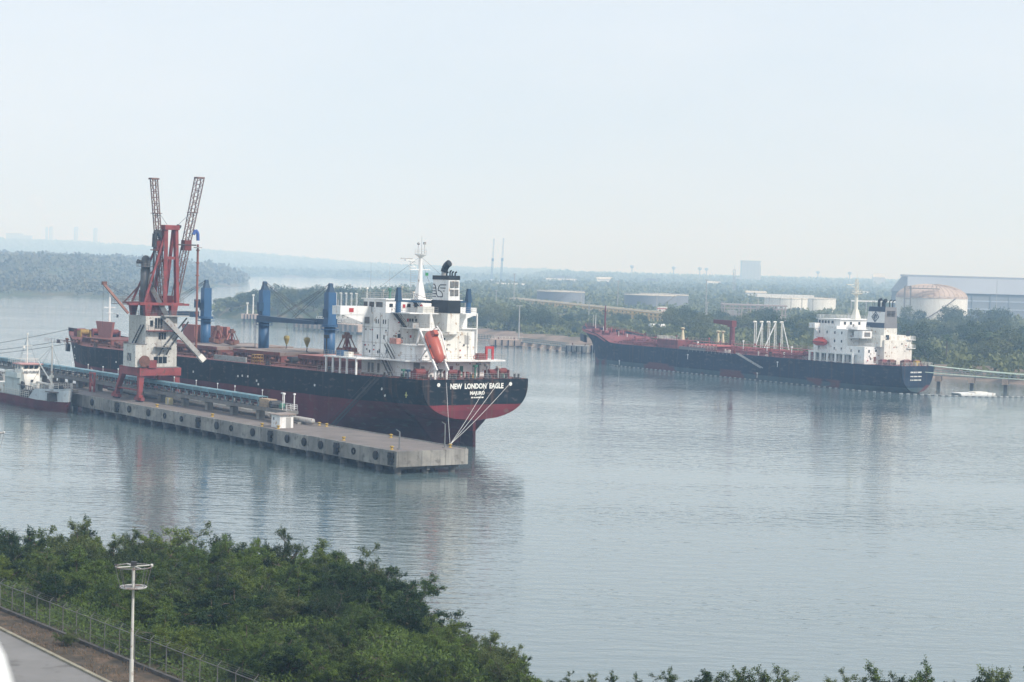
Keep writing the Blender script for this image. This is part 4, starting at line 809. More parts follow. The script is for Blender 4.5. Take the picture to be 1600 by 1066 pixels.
# windows: port side, aft faces
def pwin(s, z, w=0.5, h=0.8, o=9.2): MB().box(s - w / 2, s + w / 2, o, o + 0.04, z - h / 2, z + h / 2).build("window", GLASS, house)
for s in (21.8, 21.0, 19.1, 18.3): pwin(s, 23.2, 0.36, 0.85)
for s in (21.2, 18.8): pwin(s, 20.2, 0.4, 0.85)
for s in (20.4, 17.8): pwin(s, 17.4, 0.4, 0.8)
for s in (21, 24): pwin(s, 17.2, 0.35, 0.6)
def awin(o, z, w, h, x=17.0, nm="window", mt=GLASS, par=None): return MB().box(x - 0.05, x, o - w / 2, o + w / 2, z - h / 2, z + h / 2).build(nm, mt, par or house)
for o in (4.4, 3.8, 3.0): awin(o, 23.6, 0.42, 0.6)
awin(4.9, 23.6, 0.45, 0.6, nm="fire_locker", mt=SIGNRED)
awin(6.9, 20.5, 0.6, 0.8); awin(4.2, 20.4, 0.4, 0.5, nm="fire_locker", mt=SIGNRED)
awin(1.9, 20.6, 0.9, 1.9, nm="door", mt=DKBLUE); awin(0.2, 20.8, 0.9, 1.7, 17.0, "door", DKBLUE)
for o in (5.6, 4.2): awin(o, 17.6, 0.35, 0.55, 7.9)
v = awin(5.0, 17.4, 1.1, 1.2, 7.9, "vent_grille", mk("grille_tan", (0.22, 0.20, 0.14), 0.8, 0.1))
v = awin(-4.1, 20.0, 1.1, 1.7, 9.5, "vent_grille", LTGREY)
for o, m_ in ((-0.2, WINCHRED), (-2.6, GREENP), (3.2, GREYST), (6.4, GREYST), (-5.5, LTGREY)): awin(o, 14.0, 0.75, 1.9, 9.0, "door", m_)
awin(7.8, 14.5, 1.4, 2.2, 9.0, "open_bay", GREYST)
for s in (24.2, 22.8, 20.6): MB().box(s - .4, s + .4, 9.2, 9.24, 13.1, 15.0).build("door", GREYST, house)
for s0, s1 in ((25.9, 27.3), (23.4, 25.2), (20.2, 22.6)): MB().box(s0, s1, 8.8, 8.84, 26.0, 27.0).build("bridge_window", GLASS, br)
for o in (7.6, 6.2, 3.5, 1.8, -3.5): awin(o, 26.4, 0.8, 0.7, 19.0, "bridge_window", GLASS, br)
for o in (4.6, 0.6): awin(o, 26.3, 0.6, 0.7, 19.0, "fire_locker", SIGNRED, br)
# stairs
def stair(a, b, w, mt=DARK, par=NLE):
    a = Vector(a); b = Vector(b); mb = MB(); sd = Vector((0, 0, 1)).cross(b - a).normalized() * (w / 2)
    for k in (-1, 1): mb.bar(a + sd * k, b + sd * k, 0.08, 0.28); mb.bar(a + sd * k + Vector((0, 0, 1)), b + sd * k + Vector((0, 0, 1)), 0.05, 0.06)
    n = max(4, int((b - a).length / 0.35))
    for i in range(n + 1): p = a.lerp(b, i / n); mb.bar(p - sd, p + sd, 0.22, 0.04)
    mb.build("stair", mt, par)
stair((13.6, 10.2, 16.2), (16.4, 10.2, 18.9), 0.7); stair((14.0, 10.4, 12.9), (17.0, 10.4, 16.1), 0.8)
stair((16.4, 5.8, 22.2), (16.4, 8.4, 25.0), 0.7); stair((17.8, 0.9, 25.1), (17.8, 3.4, 27.6), 0.7)
# blue stores cranes beside the bridge
for d, s0 in ((1, 14.6), (-1, 16.0)):
    o = d * 8.7; k = MB().cyl((s0, o, 25.1), (s0, o, 27.4), 0.55, 0.5, 12).build("stores_crane", BLUE, NLE)
    MB().hexa([(s0 - .6, o - .5, 27.3), (s0 + .6, o - .5, 27.3), (s0 + .6, o + .5, 27.3), (s0 - .6, o + .5, 27.3)], [(s0 - .3, o - .3, 30.0), (s0 + .3, o - .3, 30.0), (s0 + .3, o + .3, 30.0), (s0 - .3, o + .3, 30.0)]).build("crane_house", DKBLUE, k)
    MB().bar((s0, o - d * .4, 27.4), (s0, d * -0.6, 27.2), 0.35, 0.4).build("jib", DKBLUE, k)
    MB().cyl((s0, o, 29.9), (s0, d * 0.2, 27.4), 0.03, 0.03, 4).build("luffing_wire", DKROPE, k)
# radar mast
mt_ = MB().hexa([(19.6, -.9, 27.7), (21.4, -.9, 27.7), (21.4, .9, 27.7), (19.6, .9, 27.7)], [(20.1, -.45, 31.0), (20.9, -.45, 31.0), (20.9, .45, 31.0), (20.1, .45, 31.0)]).cyl((20.5, 0, 31), (20.5, 0, 36.2), 0.5, 0.34, 12).build("radar_mast", WHITE, NLE)
MB().lathe((20.5, 0, 36.0), [(0.35, 0), (1.15, 0.55), (1.2, 0.7), (0.1, 0.7)], 12).rail([(20.5 + 1.15 * math.cos(a), 1.15 * math.sin(a), 36.7) for a in [i * math.pi / 4 for i in range(9)]], 1.0, 0.9, 0.03, 2).build("crow_platform", WHITE, mt_)
MB().bar((20.5, -2.3, 33.6), (20.5, 2.6, 33.6), 0.18, 0.18).bar((20.5, 0, 33.0), (20.5, 2.9, 35.4), 0.1, 0.1).box(20.2, 20.8, 1.4, 3.6, 35.3, 35.5).box(20.2, 20.8, 1.0, 2.6, 34.0, 34.15).build("yardarm", WHITE, mt_)
MB().box(20.4, 20.6, 1.9, 4.6, 35.6, 35.8).build("radar_scanner", LTGREY, mt_)
ld = MB()
for i in range(14): ld.bar((20.5, 1.1, 29.2 + i * .45), (20.5, 2.1, 29.2 + i * .45), 0.06, 0.05)
ld.cyl((20.5, 2.1, 28.5), (20.5, 2.3, 35.2), 0.05, 0.05, 4).build("mast_ladder", LTGREY, mt_)
MB().cyl((20.5, -.2, 36.7), (20.5, -.2, 40.3), 0.06, 0.03, 5).cyl((20.5, -.9, 36.7), (20.5, -.9, 38.8), 0.05, 0.05, 5).cyl((20.5, .6, 36.7), (20.5, .6, 38.3), 0.05, 0.05, 5).box(20.3, 20.7, -1.1, -.7, 38.6, 39.1).lathe((20.5, .55, 38.4), [(0.05, 0), (0.3, .2), (0.3, .45), (.05, .65)], 8).build("aerial", LTGREY, mt_)
MB().box(20.45, 20.5, -1.9, -1.2, 32.4, 33.0).build("flag", mk("flag_green", (0.03, 0.22, 0.08), 0.7, 0.0), mt_)
for s, o, h in ((26.5, 7.8, 7.0), (25.5, 4.0, 6.5), (21.0, -6.0, 5.5), (23.8, -2.5, 1.6)): MB().cyl((s, o, 27.7), (s, o, 27.7 + h), 0.03, 0.02, 4).build("whip_aerial", LTGREY, NLE)
MB().cyl((24, 4.8, 27.7), (24, 4.8, 29.2), 0.25, 0.2, 8).lathe((24, 4.8, 29.2), [(.3, 0), (.4, .3), (.3, .6)], 8).build("magnetic_compass", GREENP, NLE)
# stern deck gear
random.seed(5)
for s, o, r in ((3.6, 10.6, 0.8), (3.2, -6.0, 0.6), (5.5, -9.6, 0.7), (4.0, 3.0, 0.55)):
    w = MB().cyl((s, o - 1.1, 14.0), (s, o + 1.1, 14.0), r, r, 14).box(s - 1, s + 1, o - 1.35, o - 1.12, 12.9, 14.4).box(s - 1, s + 1, o + 1.12, o + 1.35, 12.9, 14.4).build("mooring_winch", WINCHRED, NLE)
for s, o in ((1.4, 9.0), (1.4, 4.6), (1.4, 0.8), (1.4, -3.6), (1.4, -7.4), (1.4, -10.4), (6.5, 12.2), (11, 13.2)): put("bitts", bitt, NLE, (s, o, 12.88), (0, 0, R(90)))
for s, o, h, m_ in ((2.2, -1.2, 2.2, GREENP), (2.6, -2.2, 2.6, DARK), (2.4, -4.0, 2.3, GREYST), (3.0, 6.2, 1.4, DARK), (5.0, 12.3, 1.3, DKBLUE), (7.0, 12.0, 1.3, GREENP), (2.5, -6.8, 1.9, LTGREY)): MB().cyl((s, o, 12.9), (s, o, 12.9 + h), 0.2, 0.16, 8).box(s - .4, s + .4, o - .35, o + .35, 12.9 + h, 13.3 + h).build("deck_ventilator", m_, NLE)
MB().rail([(0.3, 11.8, 12.9), (0.3, -11.8, 12.9), (6, -13.0, 12.9), (14, -14.2, 12.9)], 1.05, 1.4, 0.03, 3).rail([(0.3, 11.8, 12.9), (6, 13.0, 12.9), (14, 14.3, 12.9), (33, 15.8, 12.9)], 1.05, 1.4, 0.03, 3).build("railing", LTGREY, NLE)
dv = MB().box(8.6, 9.0, -10.0, -9.6, 16.2, 18.3).box(8.6, 9.0, -8.5, -8.1, 16.2, 18.3).box(8.6, 9.0, -10.0, -8.1, 18.3, 18.8).build("davit_frame", SIGNRED, NLE)
MB().box(8.2, 9.6, -7.6, -6.2, 16.2, 17.4).build("winch_unit", WINCHRED, NLE)
MB().box(12, 14.5, 9.6, 10.6, 19.1, 20.2).build("raft_rack", mk("raft_pinkish", (0.45, 0.22, 0.18), 0.6, 0.3, 2.0), NLE)
MB().box(26, 28.2, 13.0, 14.4, 16.2, 17.3).build("deck_locker", BLUE, NLE); MB().box(23.5, 25.2, 13.2, 14.4, 16.2, 17.1).build("deck_locker", WHITE2, NLE)
MB().cyl((31.0, 15.0, 16.2), (31.0, 15.0, 19.5), 0.14, 0.14, 6).box(30.6, 31.4, 14.6, 15.4, 19.5, 20.2).build("deck_lamp", DARK, NLE)

# small fittings on the white houses: grey deck-edge shadow lines, pipes, lights, vents, lockers
random.seed(44)
for z in (16.25, 19.0, 22.0):
    MB().box(17.0, 27.0, 9.2, 9.235, z - .04, z + .04).build("deck_edge_shadow_line", LTGREY, house)  # thin weld lines, coloured grey to draw a shadow line at each deck
for s in (17.3, 20.1, 23.0, 26.2): MB().cyl((s, 9.27, 16.2), (s, 9.27, random.choice((21.0, 23.8, 24.9))), .05, .05, 5).build("drain_pipe", LTGREY, house)
for x_, o0, o1, z0, z1, n_ in ((17.0, 3.0, 8.6, 19.6, 24.4, 9), (9.5, -4.8, 3.2, 16.6, 21.2, 12), (9.0, -9.0, 8.6, 13.4, 15.5, 14), (7.9, 4.3, 7.0, 16.6, 18.6, 4), (13.5, -8.8, -5.5, 16.6, 21.5, 5), (19.0, -8, 8, 25.5, 27.2, 8)):
    for i in range(n_):
        o = random.uniform(o0, o1); z = random.uniform(z0, z1); w = random.uniform(.12, .35); h_ = random.uniform(.15, .4)
        MB().box(x_ - .14, x_ - .002, o - w / 2, o + w / 2, z - h_ / 2, z + h_ / 2).build("wall_fitting", random.choice((DARK, LTGREY, GREYST, SIGNRED, BROWNRUST, LTGREY)), NLE)
    o = random.uniform(o0, o1); MB().cyl((x_ - .1, o, z0 - .4), (x_ - .1, o, z1 + .3), .05, .05, 5).build("drain_pipe", LTGREY, NLE)
for i in range(9):
    s = random.uniform(17.6, 26.6); z = random.choice((17.6, 18.4, 20.8, 21.5)); MB().box(s - .12, s + .12, 9.2, 9.36, z - .14, z + .14).build("wall_fitting", random.choice((DARK, LTGREY, SIGNRED)), NLE)
for s, o, z in ((12.0, 9.42, 19.6), (7.66, 5.0, 19.6), (6.65, -4.0, 16.8), (6.65, 3.0, 16.8)):
    MB().tube([(s - (.02 if o < 9 else 0), o + (.3 * math.cos(a) if o < 9 else .03), z + .3 * math.sin(a)) if o < 9 else (s + .3 * math.cos(a), o + .03, z + .3 * math.sin(a)) for a in [i * math.pi / 5 for i in range(11)]], .07, 5).build("lifebuoy", ORANGE, NLE)
MB().box(10.6, 12.6, 3.0, 5.6, 25.2, 26.4).build("deck_store", WHITE2, NLE); MB().box(11, 12.4, 6.2, 7.6, 22.2, 23.2).build("deck_locker", LTGREY, NLE)
for s, o, z, h_ in ((15.0, 5.0, 27.7, 1.2), (23, 7, 27.7, 1.4), (23, -6.5, 27.7, 1.6), (25.5, 1.0, 27.7, 2.2), (26.8, 8.4, 27.7, 1.8)): MB().cyl((s, o, z), (s, o, z + h_), .08, .08, 6).box(s - .2, s + .2, o - .2, o + .2, z + h_, z + h_ + .35).build("searchlight", random.choice((WHITE2, LTGREY, DARK)), NLE)
MB().cyl((20.5, 0, 36.2), (31, 6, 27.8), .025, .025, 4).cyl((20.5, 0, 36.2), (12, 0.6, 32.6), .025, .025, 4).cyl((20.5, 0, 35.8), (27, -8, 27.8), .025, .025, 4).build("mast_stay", DKROPE, NLE)
for i in range(16):
    o = random.uniform(-11, 11.5); s = random.uniform(1.8, 7.5); h_ = random.uniform(.4, 1.3); w = random.uniform(.2, .6)
    MB().box(s - w / 2, s + w / 2, o - w / 2, o + w / 2, 12.9, 12.9 + h_).build("deck_fitting", random.choice((DARK, GREYST, WINCHRED, GREENP, LTGREY, BROWNRUST, YELLOW)), NLE)
# accommodation ladder down the side
lad = MB(); a = Vector((9.5, 16.5, 12.6)); b = Vector((26.5, 17.6, 0.9))
for k in (-0.45, 0.45): lad.bar(a + Vector((0, k, 0)), b + Vector((0, k, 0)), 0.1, 0.35); lad.bar(a + Vector((0, k, 1)), b + Vector((0, k, 1)), 0.06, 0.08)
for i in range(46): p = a.lerp(b, i / 45); lad.box(p.x - .13, p.x + .13, p.y - .42, p.y + .42, p.z, p.z + .05)
lad.build("accommodation_ladder", DARK, NLE)
# free-fall lifeboat on its ramp
x, y, _ = NLE_w(0, 0, 0)
ramp = MB()
for o in (6.2, 8.8):
    ramp.bar((6.6, o, 21.9), (0.4, o, 14.6), 0.28, 0.4); ramp.bar((6.6, o, 21.9), (7.6, o, 19.1), 0.3, 0.3); ramp.bar((1.0, o, 15.3), (1.0, o, 12.9), 0.3, 0.35)
    ramp.bar((3.8, o, 18.6), (6.8, o, 16.2), 0.2, 0.2); ramp.bar((1.0, o, 15.2), (4.4, o, 12.95), 0.18, 0.18)
ramp.bar((6.6, 6.2, 22.0), (6.6, 8.8, 22.0), 0.3, 0.3); ramp.tube([(6.4, 6.1, 21.8), (5.0, 6.0, 22.8), (3.4, 6.0, 21.6), (0.9, 6.0, 16.6)], 0.13, 6)
ramp.build("lifeboat_ramp", WHITE, NLE)
lb = thing("lifeboat", "orange enclosed lifeboat tilted bow down on the ship's stern ramp", "lifeboat", NLE_w(3.5, 7.5, 18.9), HD)
prof = [(0.05, -3.6), (0.75, -3.2), (1.2, -2.2), (1.35, 0.0), (1.35, 1.6), (1.2, 2.6), (0.95, 3.1), (0.3, 3.3)]
bt = MB().lathe((0, 0, 0), prof, 14, 'x').build("boat_hull", ORANGE, lb, True); bt.rotation_euler = (0, R(-54), 0)
MB().box(-2.6, 2.4, -1.42, 1.42, -0.12, 0.12).build("rubbing_strake", mk("dark_orange", (0.42, 0.09, 0.05), 0.5, 0.1), bt)
MB().hexa([(1.4, -.6, .9), (3.0, -.6, .7), (3.0, .6, .7), (1.4, .6, .9)], [(1.6, -.45, 2.0), (2.6, -.45, 1.9), (2.6, .45, 1.9), (1.6, .45, 2.0)]).build("conning_hood", ORANGE, bt)
MB().box(1.5, 1.56, -.4, .4, 1.3, 1.8).box(-.4, .2, 1.28, 1.36, .3, .6).build("porthole", GLASS, bt)
# mooring ropes
def rope(p0, p1, r, lab, mt=ROPE, sag=0.6, grp="mooring ropes"):
    a = Vector(p0); b = Vector(p1); pts = []
    for i in range(13): f = i / 12; p = a.lerp(b, f); p.z -= sag * 4 * f * (1 - f); pts.append(tuple(p - a))
    return tag(MB().tube(pts, r, 5).build("mooring_rope", mt, None, False, tuple(a)), lab, "rope", grp)
bx = pier_w(3.0, -12.4, 4.3)
for o, lb_ in ((7.0, "leftmost stern rope, from the ship's stern down to the pier-end bollard"), (-2.6, "second stern rope from the left down to the pier-end bollard"), (-5.0, "third stern rope from the left down to the pier-end bollard"), (-8.0, "rightmost stern rope, from the white fairlead down to the pier-end bollard")):
    p = NLE_w(-0.1, o, 12.3); rope(p, bx, 0.036, lb_, sag=0.35)
for a, b_, lb_ in (((196.8, 0.9, 13.9), (232, 40, 4.4), "uppermost dark bow line running left past the small ship"), ((195.0, 1.3, 11.2), (232, 36, 4.4), "middle dark bow line running left past the small ship"), ((194.6, 1.2, 10.2), (226, 34, 4.4), "lowest dark bow line running left behind the small ship's mast")):
    rope(NLE_w(*a), NLE_w(*b_), 0.07, lb_, DKROPE, 0.9, "bow mooring lines")

# ------------------------------------------------------------------ product tanker across the basin
THD = R(122.17)
def T_w(s, o, z): return (123.28 + math.cos(THD) * s - math.sin(THD) * o, 562.09 + math.sin(THD) * s + math.cos(THD) * o, z)
TK = thing("tanker", "dark blue tanker with red pipework deck and white deckhouse across the water", "ship", T_w(0, 0, 0), THD)
def t_deck(s): return 8.0 + interp(s, [(0, 0.25), (20, 0), (142, 0), (147, 0.3), (156, 3.2), (179, 5.2)])
def t_stem(z): return interp(z, [(-6, 170), (0, 170.5), (4, 170.8), (8, 173.2), (13.3, 179.2)])
def t_half(s, z):
    zt = t_deck(s); zb = interp(s, [(0, 0.1), (4, -1), (10, -4), (20, -7)]); p = interp(s, [(0, 2.6), (14, 4), (30, 12)])
    W_ = interp(s, [(0, 6.6), (5, 8.4), (12, 10.0), (22, 11.2)])
    t = min(1.0, max(0.0, (zt - z) / (zt - zb))); w = W_ * max(0.0, 1 - t ** p) ** 0.5
    e = t_stem(z) - s; ln = interp(z, [(-6, 40), (8, 34), (13, 26)])
    if e < ln: f = max(0.0, e / ln); w = min(w, 11.2) * max(0.0, 1 - (1 - f) ** 2.3) ** 0.8
    return max(w, 0)
sts2 = [0, 1.5, 3, 5, 8, 12, 16, 22, 30, 45, 70, 100, 125, 140, 144, 147, 150, 153, 156, 160, 164, 167, 170, 172, 174, 176, 177.5, 178.6, 179.2]
V, F, T2, I2 = loft_hull(sts2, list(np.linspace(0, 1, 15)), t_half, t_stem, t_deck, lambda s: interp(s, [(0, 0.1), (4, -1), (10, -3.5)]))
th = MB().add(V, F + [T2]).build("hull", hull_material("tanker_hull", (0.014, 0.025, 0.045), (0.06, 0.095, 0.105), 1.7, patch=((0.12, 0.045, 0.045), 2.7), stain=0.6, upper_noise=0.12), TK, True)
for p in th.data.polygons:
    if len(p.vertices) > 4: p.use_smooth = False
dk = MB(); ed = [(s, t_half(min(s, t_stem(t_deck(s))), t_deck(s)), t_deck(s)) for s in sts2]
for (s0, h0, z0), (s1, h1, z1) in zip(ed[:-1], ed[1:]):
    d0 = 1.0 if s0 > 153 else 0.03; d1 = 1.0 if s1 > 153 else 0.03
    dk.add([(s0, h0 - .12, z0 - d0), (s1, max(0, h1 - .12), z1 - d1), (s1, min(0, -h1 + .12), z1 - d1), (s0, -h0 + .12, z0 - d0)], [(0, 3, 2, 1)])
dk.build("deck", TANKRED, th)
bul = MB()   # red inside of the forecastle bulwark
for (s0, h0, z0), (s1, h1, z1) in zip(ed[:-1], ed[1:]):
    if s0 >= 150:
        for sd in (1, -1): bul.add([(s0, sd * (h0 - .14), z0 - 1.0), (s1, sd * max(0.02, h1 - .14), z1 - 1.0), (s1, sd * max(0.02, h1 - .14), z1 + .01), (s0, sd * (h0 - .14), z0 + .01)], [(0, 1, 2, 3)])
bul.build("bulwark_lining", TANKPINK, th)
MB().lathe((170.5, 0, -1.3), [(0.2, 4.6), (0.9, 4.0), (1.4, 2.4), (1.7, 0.0), (1.8, -4)], 12, 'x').build("bulbous_bow", DARK, th, True)
mb = MB(); random.seed(8)
for z, h in ((6.35, .42), (5.1, .32), (4.0, .34)):
    o = 3.0
    while o > -1.4:
        w = random.uniform(0.35, 0.55); mb.box(-0.05, -0.02, o - w, o, z - h / 2, z + h / 2); o -= w + random.choice((0.1, 0.1, 0.3))
tag(mb.build("lettering", LET, th), kind="stuff")
for s, z in ((99.5, 5.6), (52, 5.8), (62, 1.6), (140, 1.2)):
    MB().box(s - 0.12, s + 0.12, 11.2, 11.23, z - 0.9, z + 0.9).box(s - .4, s + .4, 11.2, 11.24, z + .55, z + .85).build("hull_mark", LET, th)
MB().hexa([(171.2, 4.2, 7.0), (174.4, 4.0, 7.4), (174.4, 5.2, 7.6), (171.2, 5.6, 7.2)], [(171.5, 4.4, 9.8), (174.8, 4.2, 10.2), (174.8, 5.0, 10.4), (171.5, 5.4, 10.0)]).build("anchor", DARK, th)
# deck pipework
for o, z, r in ((1.6, 9.6, .32), (0.7, 9.7, .32), (-0.2, 9.6, .32), (-1.1, 9.7, .32), (-2.0, 9.6, .3), (3.2, 9.2, .22), (4.2, 9.0, .22), (-4.0, 9.2, .25), (6.0, 8.8, .18), (7.4, 8.7, .18)):
    MB().cyl((40, o, z), (146, o, z), r, r, 8).build("cargo_pipe", random.choice((TANKPIPE, TANKRED, TANKPINK)), TK, True)
MB().box(40, 147, -0.8, 0.8, 10.6, 10.75).build("catwalk", TANKPINK, TK)
MB().rail([(40, .8, 10.75), (147, .8, 10.75)], 1.0, 2.4, 0.04, 2).build("railing", mk("pale_rail", (0.5, 0.38, 0.34), 0.7, 0.1), TK)
fr = MB().box(-.15, .15, -3.4, -3.1, 0, 1.5).box(-.15, .15, 3.1, 3.4, 0, 1.5).box(-.15, .15, -3.4, 3.4, 1.5, 1.75).mesh("pipe_support", TANKRED)
for i in range(27): put("pipe_support", fr, TK, (41 + i * 4.0, 0, 8.0))
cross = MB().cyl((0, -9.8, 0), (0, 9.8, 0), 0.2, 0.2, 8).mesh("cross_pipe", TANKPIPE)
for i in range(16): put("cross_pipe", cross, TK, (44 + i * 6.4, 0, 9.1 + 0.25 * (i % 2)))
hat = MB().lathe((0, 0, 0), [(0.55, 0), (0.55, 0.9), (0.65, 0.92), (0.65, 1.05), (0.1, 1.2)], 10).mesh("tank_hatch", TANKRED)
random.seed(21)
for i in range(28): put("tank_hatch", hat, TK, (43 + i * 3.7, random.choice((6.6, 8.2, -6.5)), 7.98))
for i in range(16):
    s = 46 + i * 6.2; MB().cyl((s, 5.2, 8), (s, 5.2, 10.4 + 0.8 * (i % 3)), 0.14, 0.14, 6).box(s - .25, s + .25, 4.95, 5.45, 10.3 + .8 * (i % 3), 10.8 + .8 * (i % 3)).build("vent_post", random.choice((TANKRED, WHITE, TANKPINK)), TK)

random.seed(61)
for i in range(70):
    s = random.uniform(42, 146); o = random.choice((-8.5, -7, 4.8, 5.8, 7, 8.6, 9.8)); h_ = random.uniform(.5, 1.7); w = random.uniform(.2, .55)
    MB().box(s - w, s + w, o - w / 2, o + w / 2, 8.0, 8.0 + h_).build("deck_fitting", random.choice((TANKRED, TANKPIPE, TANKPINK, WINCHRED, DARK, WHITE2, BROWNRUST)), TK)
for i in range(14):
    s = 44 + i * 7.3; o = random.choice((2.6, 5.0)); MB().tube([(s, o, 8), (s, o, 10.2), (s, o + 2.2, 10.2), (s, o + 2.2, 8)], .14, 5).build("expansion_loop", random.choice((TANKPIPE, TANKPINK, TANKRED)), TK)
for o in (8.9, 9.6): MB().cyl((44, o, 8.5), (146, o, 8.5), .12, .12, 6).build("cargo_pipe", TANKPIPE, TK)
for x_, o0, o1, z0, z1, n_ in ((13.6, 4.6, 9.0, 8.6, 13.0, 8), (11.3, -8, 3.2, 9, 15.2, 10), (12.0, -8, 4, 14, 16.8, 6), (21.6, 4, 9, 14, 18, 6)):
    for i in range(n_): o = random.uniform(o0, o1); z = random.uniform(z0, z1); w = random.uniform(.15, .45); MB().box(x_ - .14, x_ - .002, o - w / 2, o + w / 2, z - w / 2, z + w / 2).build("wall_fitting", random.choice((DARK, LTGREY, GREYST, SIGNRED, BROWNRUST)), TK)
# manifold platform amidships with cargo crane
MB().box(84, 99, 6.4, 10.9, 8.0, 8.6).build("manifold_tray", TANKRED, TK)
for i in range(6): MB().cyl((86 + i * 2.2, 2, 9.9), (86 + i * 2.2, 9.6, 9.9), 0.32, 0.32, 10).cyl((86 + i * 2.2, 9.5, 9.9), (86 + i * 2.2, 9.65, 9.9), 0.5, 0.5, 10).build("manifold_pipe", TANKPINK, TK)
MB().rail([(84, 10.9, 8.6), (99, 10.9, 8.6)], 1.2, 1.6, 0.05, 3).build("railing", WHITE2, TK)
ck = MB().cyl((89.5, 0, 8), (89.5, 0, 16.6), 1.0, 0.85, 12).build("hose_crane", TANKPIPE, TK)
MB().box(88.6, 91.0, -1.0, 1.0, 16.4, 18.6).build("crane_house", WINCHRED, ck)
MB().hexa([(91, -.6, 16.8), (91, .6, 16.8), (91, .6, 18.6), (91, -.6, 18.6)], [(99.5, -.5, 17.4), (99.5, .5, 17.4), (99.5, .5, 18.6), (99.5, -.5, 18.6)]).build("jib", WINCHRED, ck)
for s in (97.2, 94.6):
    m_ = MB().hexa([(s - .7, -.6, 8), (s + .7, -.6, 8), (s + .7, .6, 8), (s - .7, .6, 8)], [(s - .22, -.22, 14), (s + .22, -.22, 14), (s + .22, .22, 14), (s - .22, .22, 14)]).lathe((s, 0, 14), [(.25, 0), (.85, .5), (.85, .7), (.2, .9)], 10).build("vent_tower", mk("cream_paint", (0.60, 0.55, 0.38), 0.6, 0.1), TK)
MB().hexa([(116.8, -.6, 10.7), (118.0, -.6, 10.7), (118.0, .6, 10.7), (116.8, .6, 10.7)], [(117.2, -.22, 14.2), (117.6, -.22, 14.2), (117.6, .22, 14.2), (117.2, .22, 14.2)]).lathe((117.4, 0, 14.2), [(.25, 0), (.8, .5), (.8, .7), (.2, .9)], 10).build("vent_tower", MATS["cream_paint"], TK)
MB().box(107, 119, 3.0, 10.0, 8.0, 10.9).build("deck_house_forward", TANKRED, TK); MB().rail([(107, 10, 10.9), (119, 10, 10.9), (119, 3, 10.9)], 1.1, 1.5, 0.05, 3).build("railing", WHITE2, TK)
MB().rail([(40, 11.0, 8.0), (146, 11.0, 8.0)], 1.05, 2.4, 0.04, 3).build("railing", TANKPINK, TK)
MB().box(104.6, 90, 10.95, 11.25, 8.0, 9.0).build("fender_rack", GREYST, TK)
MB().rail([(99, 11.25, 7.4), (76, 11.25, 7.4)], 0.9, 2.0, 0.06, 1).build("side_fittings", LTGREY, TK)
fm2 = MB().cyl((165.8, 0, 11), (165.8, 0, 20.2), 0.42, 0.3, 10).bar((165.8, -1.4, 18.2), (165.8, 1.4, 18.2), .15, .15).box(165, 166.6, -.8, .8, 19.2, 19.35).cyl((165.8, 0, 20.2), (165.8, 0, 21.4), 0.25, 0.2, 8).build("foremast", TANKPIPE, TK)
MB().cyl((172, 0, 12.3), (172, 0, 17.4), 0.16, 0.08, 6).build("jackstaff", WHITE, TK)
for s, o in ((160, 3.5), (160, -3.5), (167, 3.0), (167, -3)):
    z = t_deck(s) - 1.0; MB().cyl((s, o - 1, z + .9), (s, o + 1, z + .9), .7, .7, 12).box(s - .9, s + .9, o - 1.3, o - 1.05, z, z + 1.4).box(s - .9, s + .9, o + 1.05, o + 1.3, z, z + 1.4).build("mooring_winch", TANKRED, TK)
for i in range(9): s = 150 + i * 2.6; MB().cyl((s, -3 + (i % 3) * 2, t_deck(s) - 1), (s, -3 + (i % 3) * 2, t_deck(s) + 1.1), .13, .13, 6).build("vent_post", random.choice((WHITE, TANKPINK)), TK)
MB().rail([(156, 8.4, 11.2), (170, 5.2, 12.4), (178.6, 0.3, 13.2)], 1.0, 1.5, .05, 2).rail([(156, -8.4, 11.2), (170, -5.2, 12.4), (178.6, -0.3, 13.2)], 1.0, 1.5, .05, 2).build("railing", TANKPINK, TK)
gl = MB()
for k in (0, .9): gl.bar((72, 11.4 + k, 8.3), (59, 11.5 + k, 4.2), .12, .35)
for i in range(26): f = i / 25; gl.box(72 - 13 * f - .15, 72 - 13 * f + .15, 11.4, 12.3, 8.3 - 4.1 * f, 8.36 - 4.1 * f)
gl.build("accommodation_ladder", LTGREY, TK)
# deckhouse
thou = MB().box(21.6, 37.0, -9.4, 9.4, 8.0, 18.4).build("deckhouse", WHITE, TK)
MB().box(13.6, 21.59, -9.4, 9.4, 8.0, 13.4).build("aft_house", WHITE, TK)
MB().box(12.0, 21.59, -8.2, 4.4, 13.41, 17.0).build("engine_casing", WHITE2, TK)
MB().box(11.3, 13.59, -8.2, 3.4, 8.0, 15.6).build("aft_casing", WHITE2, TK)
gal = MB().box(17.0, 37.4, 9.41, 11.1, 10.7, 11.1)
for s in (17.2, 21.2, 24.8, 28.6, 31.8, 34.4, 36.9): gal.box(s - .35, s + .35, 10.6, 11.1, 8.0, 10.7)
gal.build("side_gallery", WHITE, TK)
for s in (19.2, 23.0, 26.6, 30.2, 33.2, 35.7): MB().box(s - 1.2, s + 1.2, 9.4, 9.44, 8.3, 10.4).build("gallery_opening", GREYST, thou)
MB().rail([(17.0, 11.0, 11.1), (37.3, 11.0, 11.1)], 1.0, 1.6, .04, 3).rail([(13.7, 9.3, 13.41), (21.5, 9.3, 13.41)], 1.0, 1.5, .04, 3).rail([(13.7, 9.3, 13.41), (13.7, 4.5, 13.41)], 1.0, 1.4, .04, 3).build("railing", WHITE, TK)
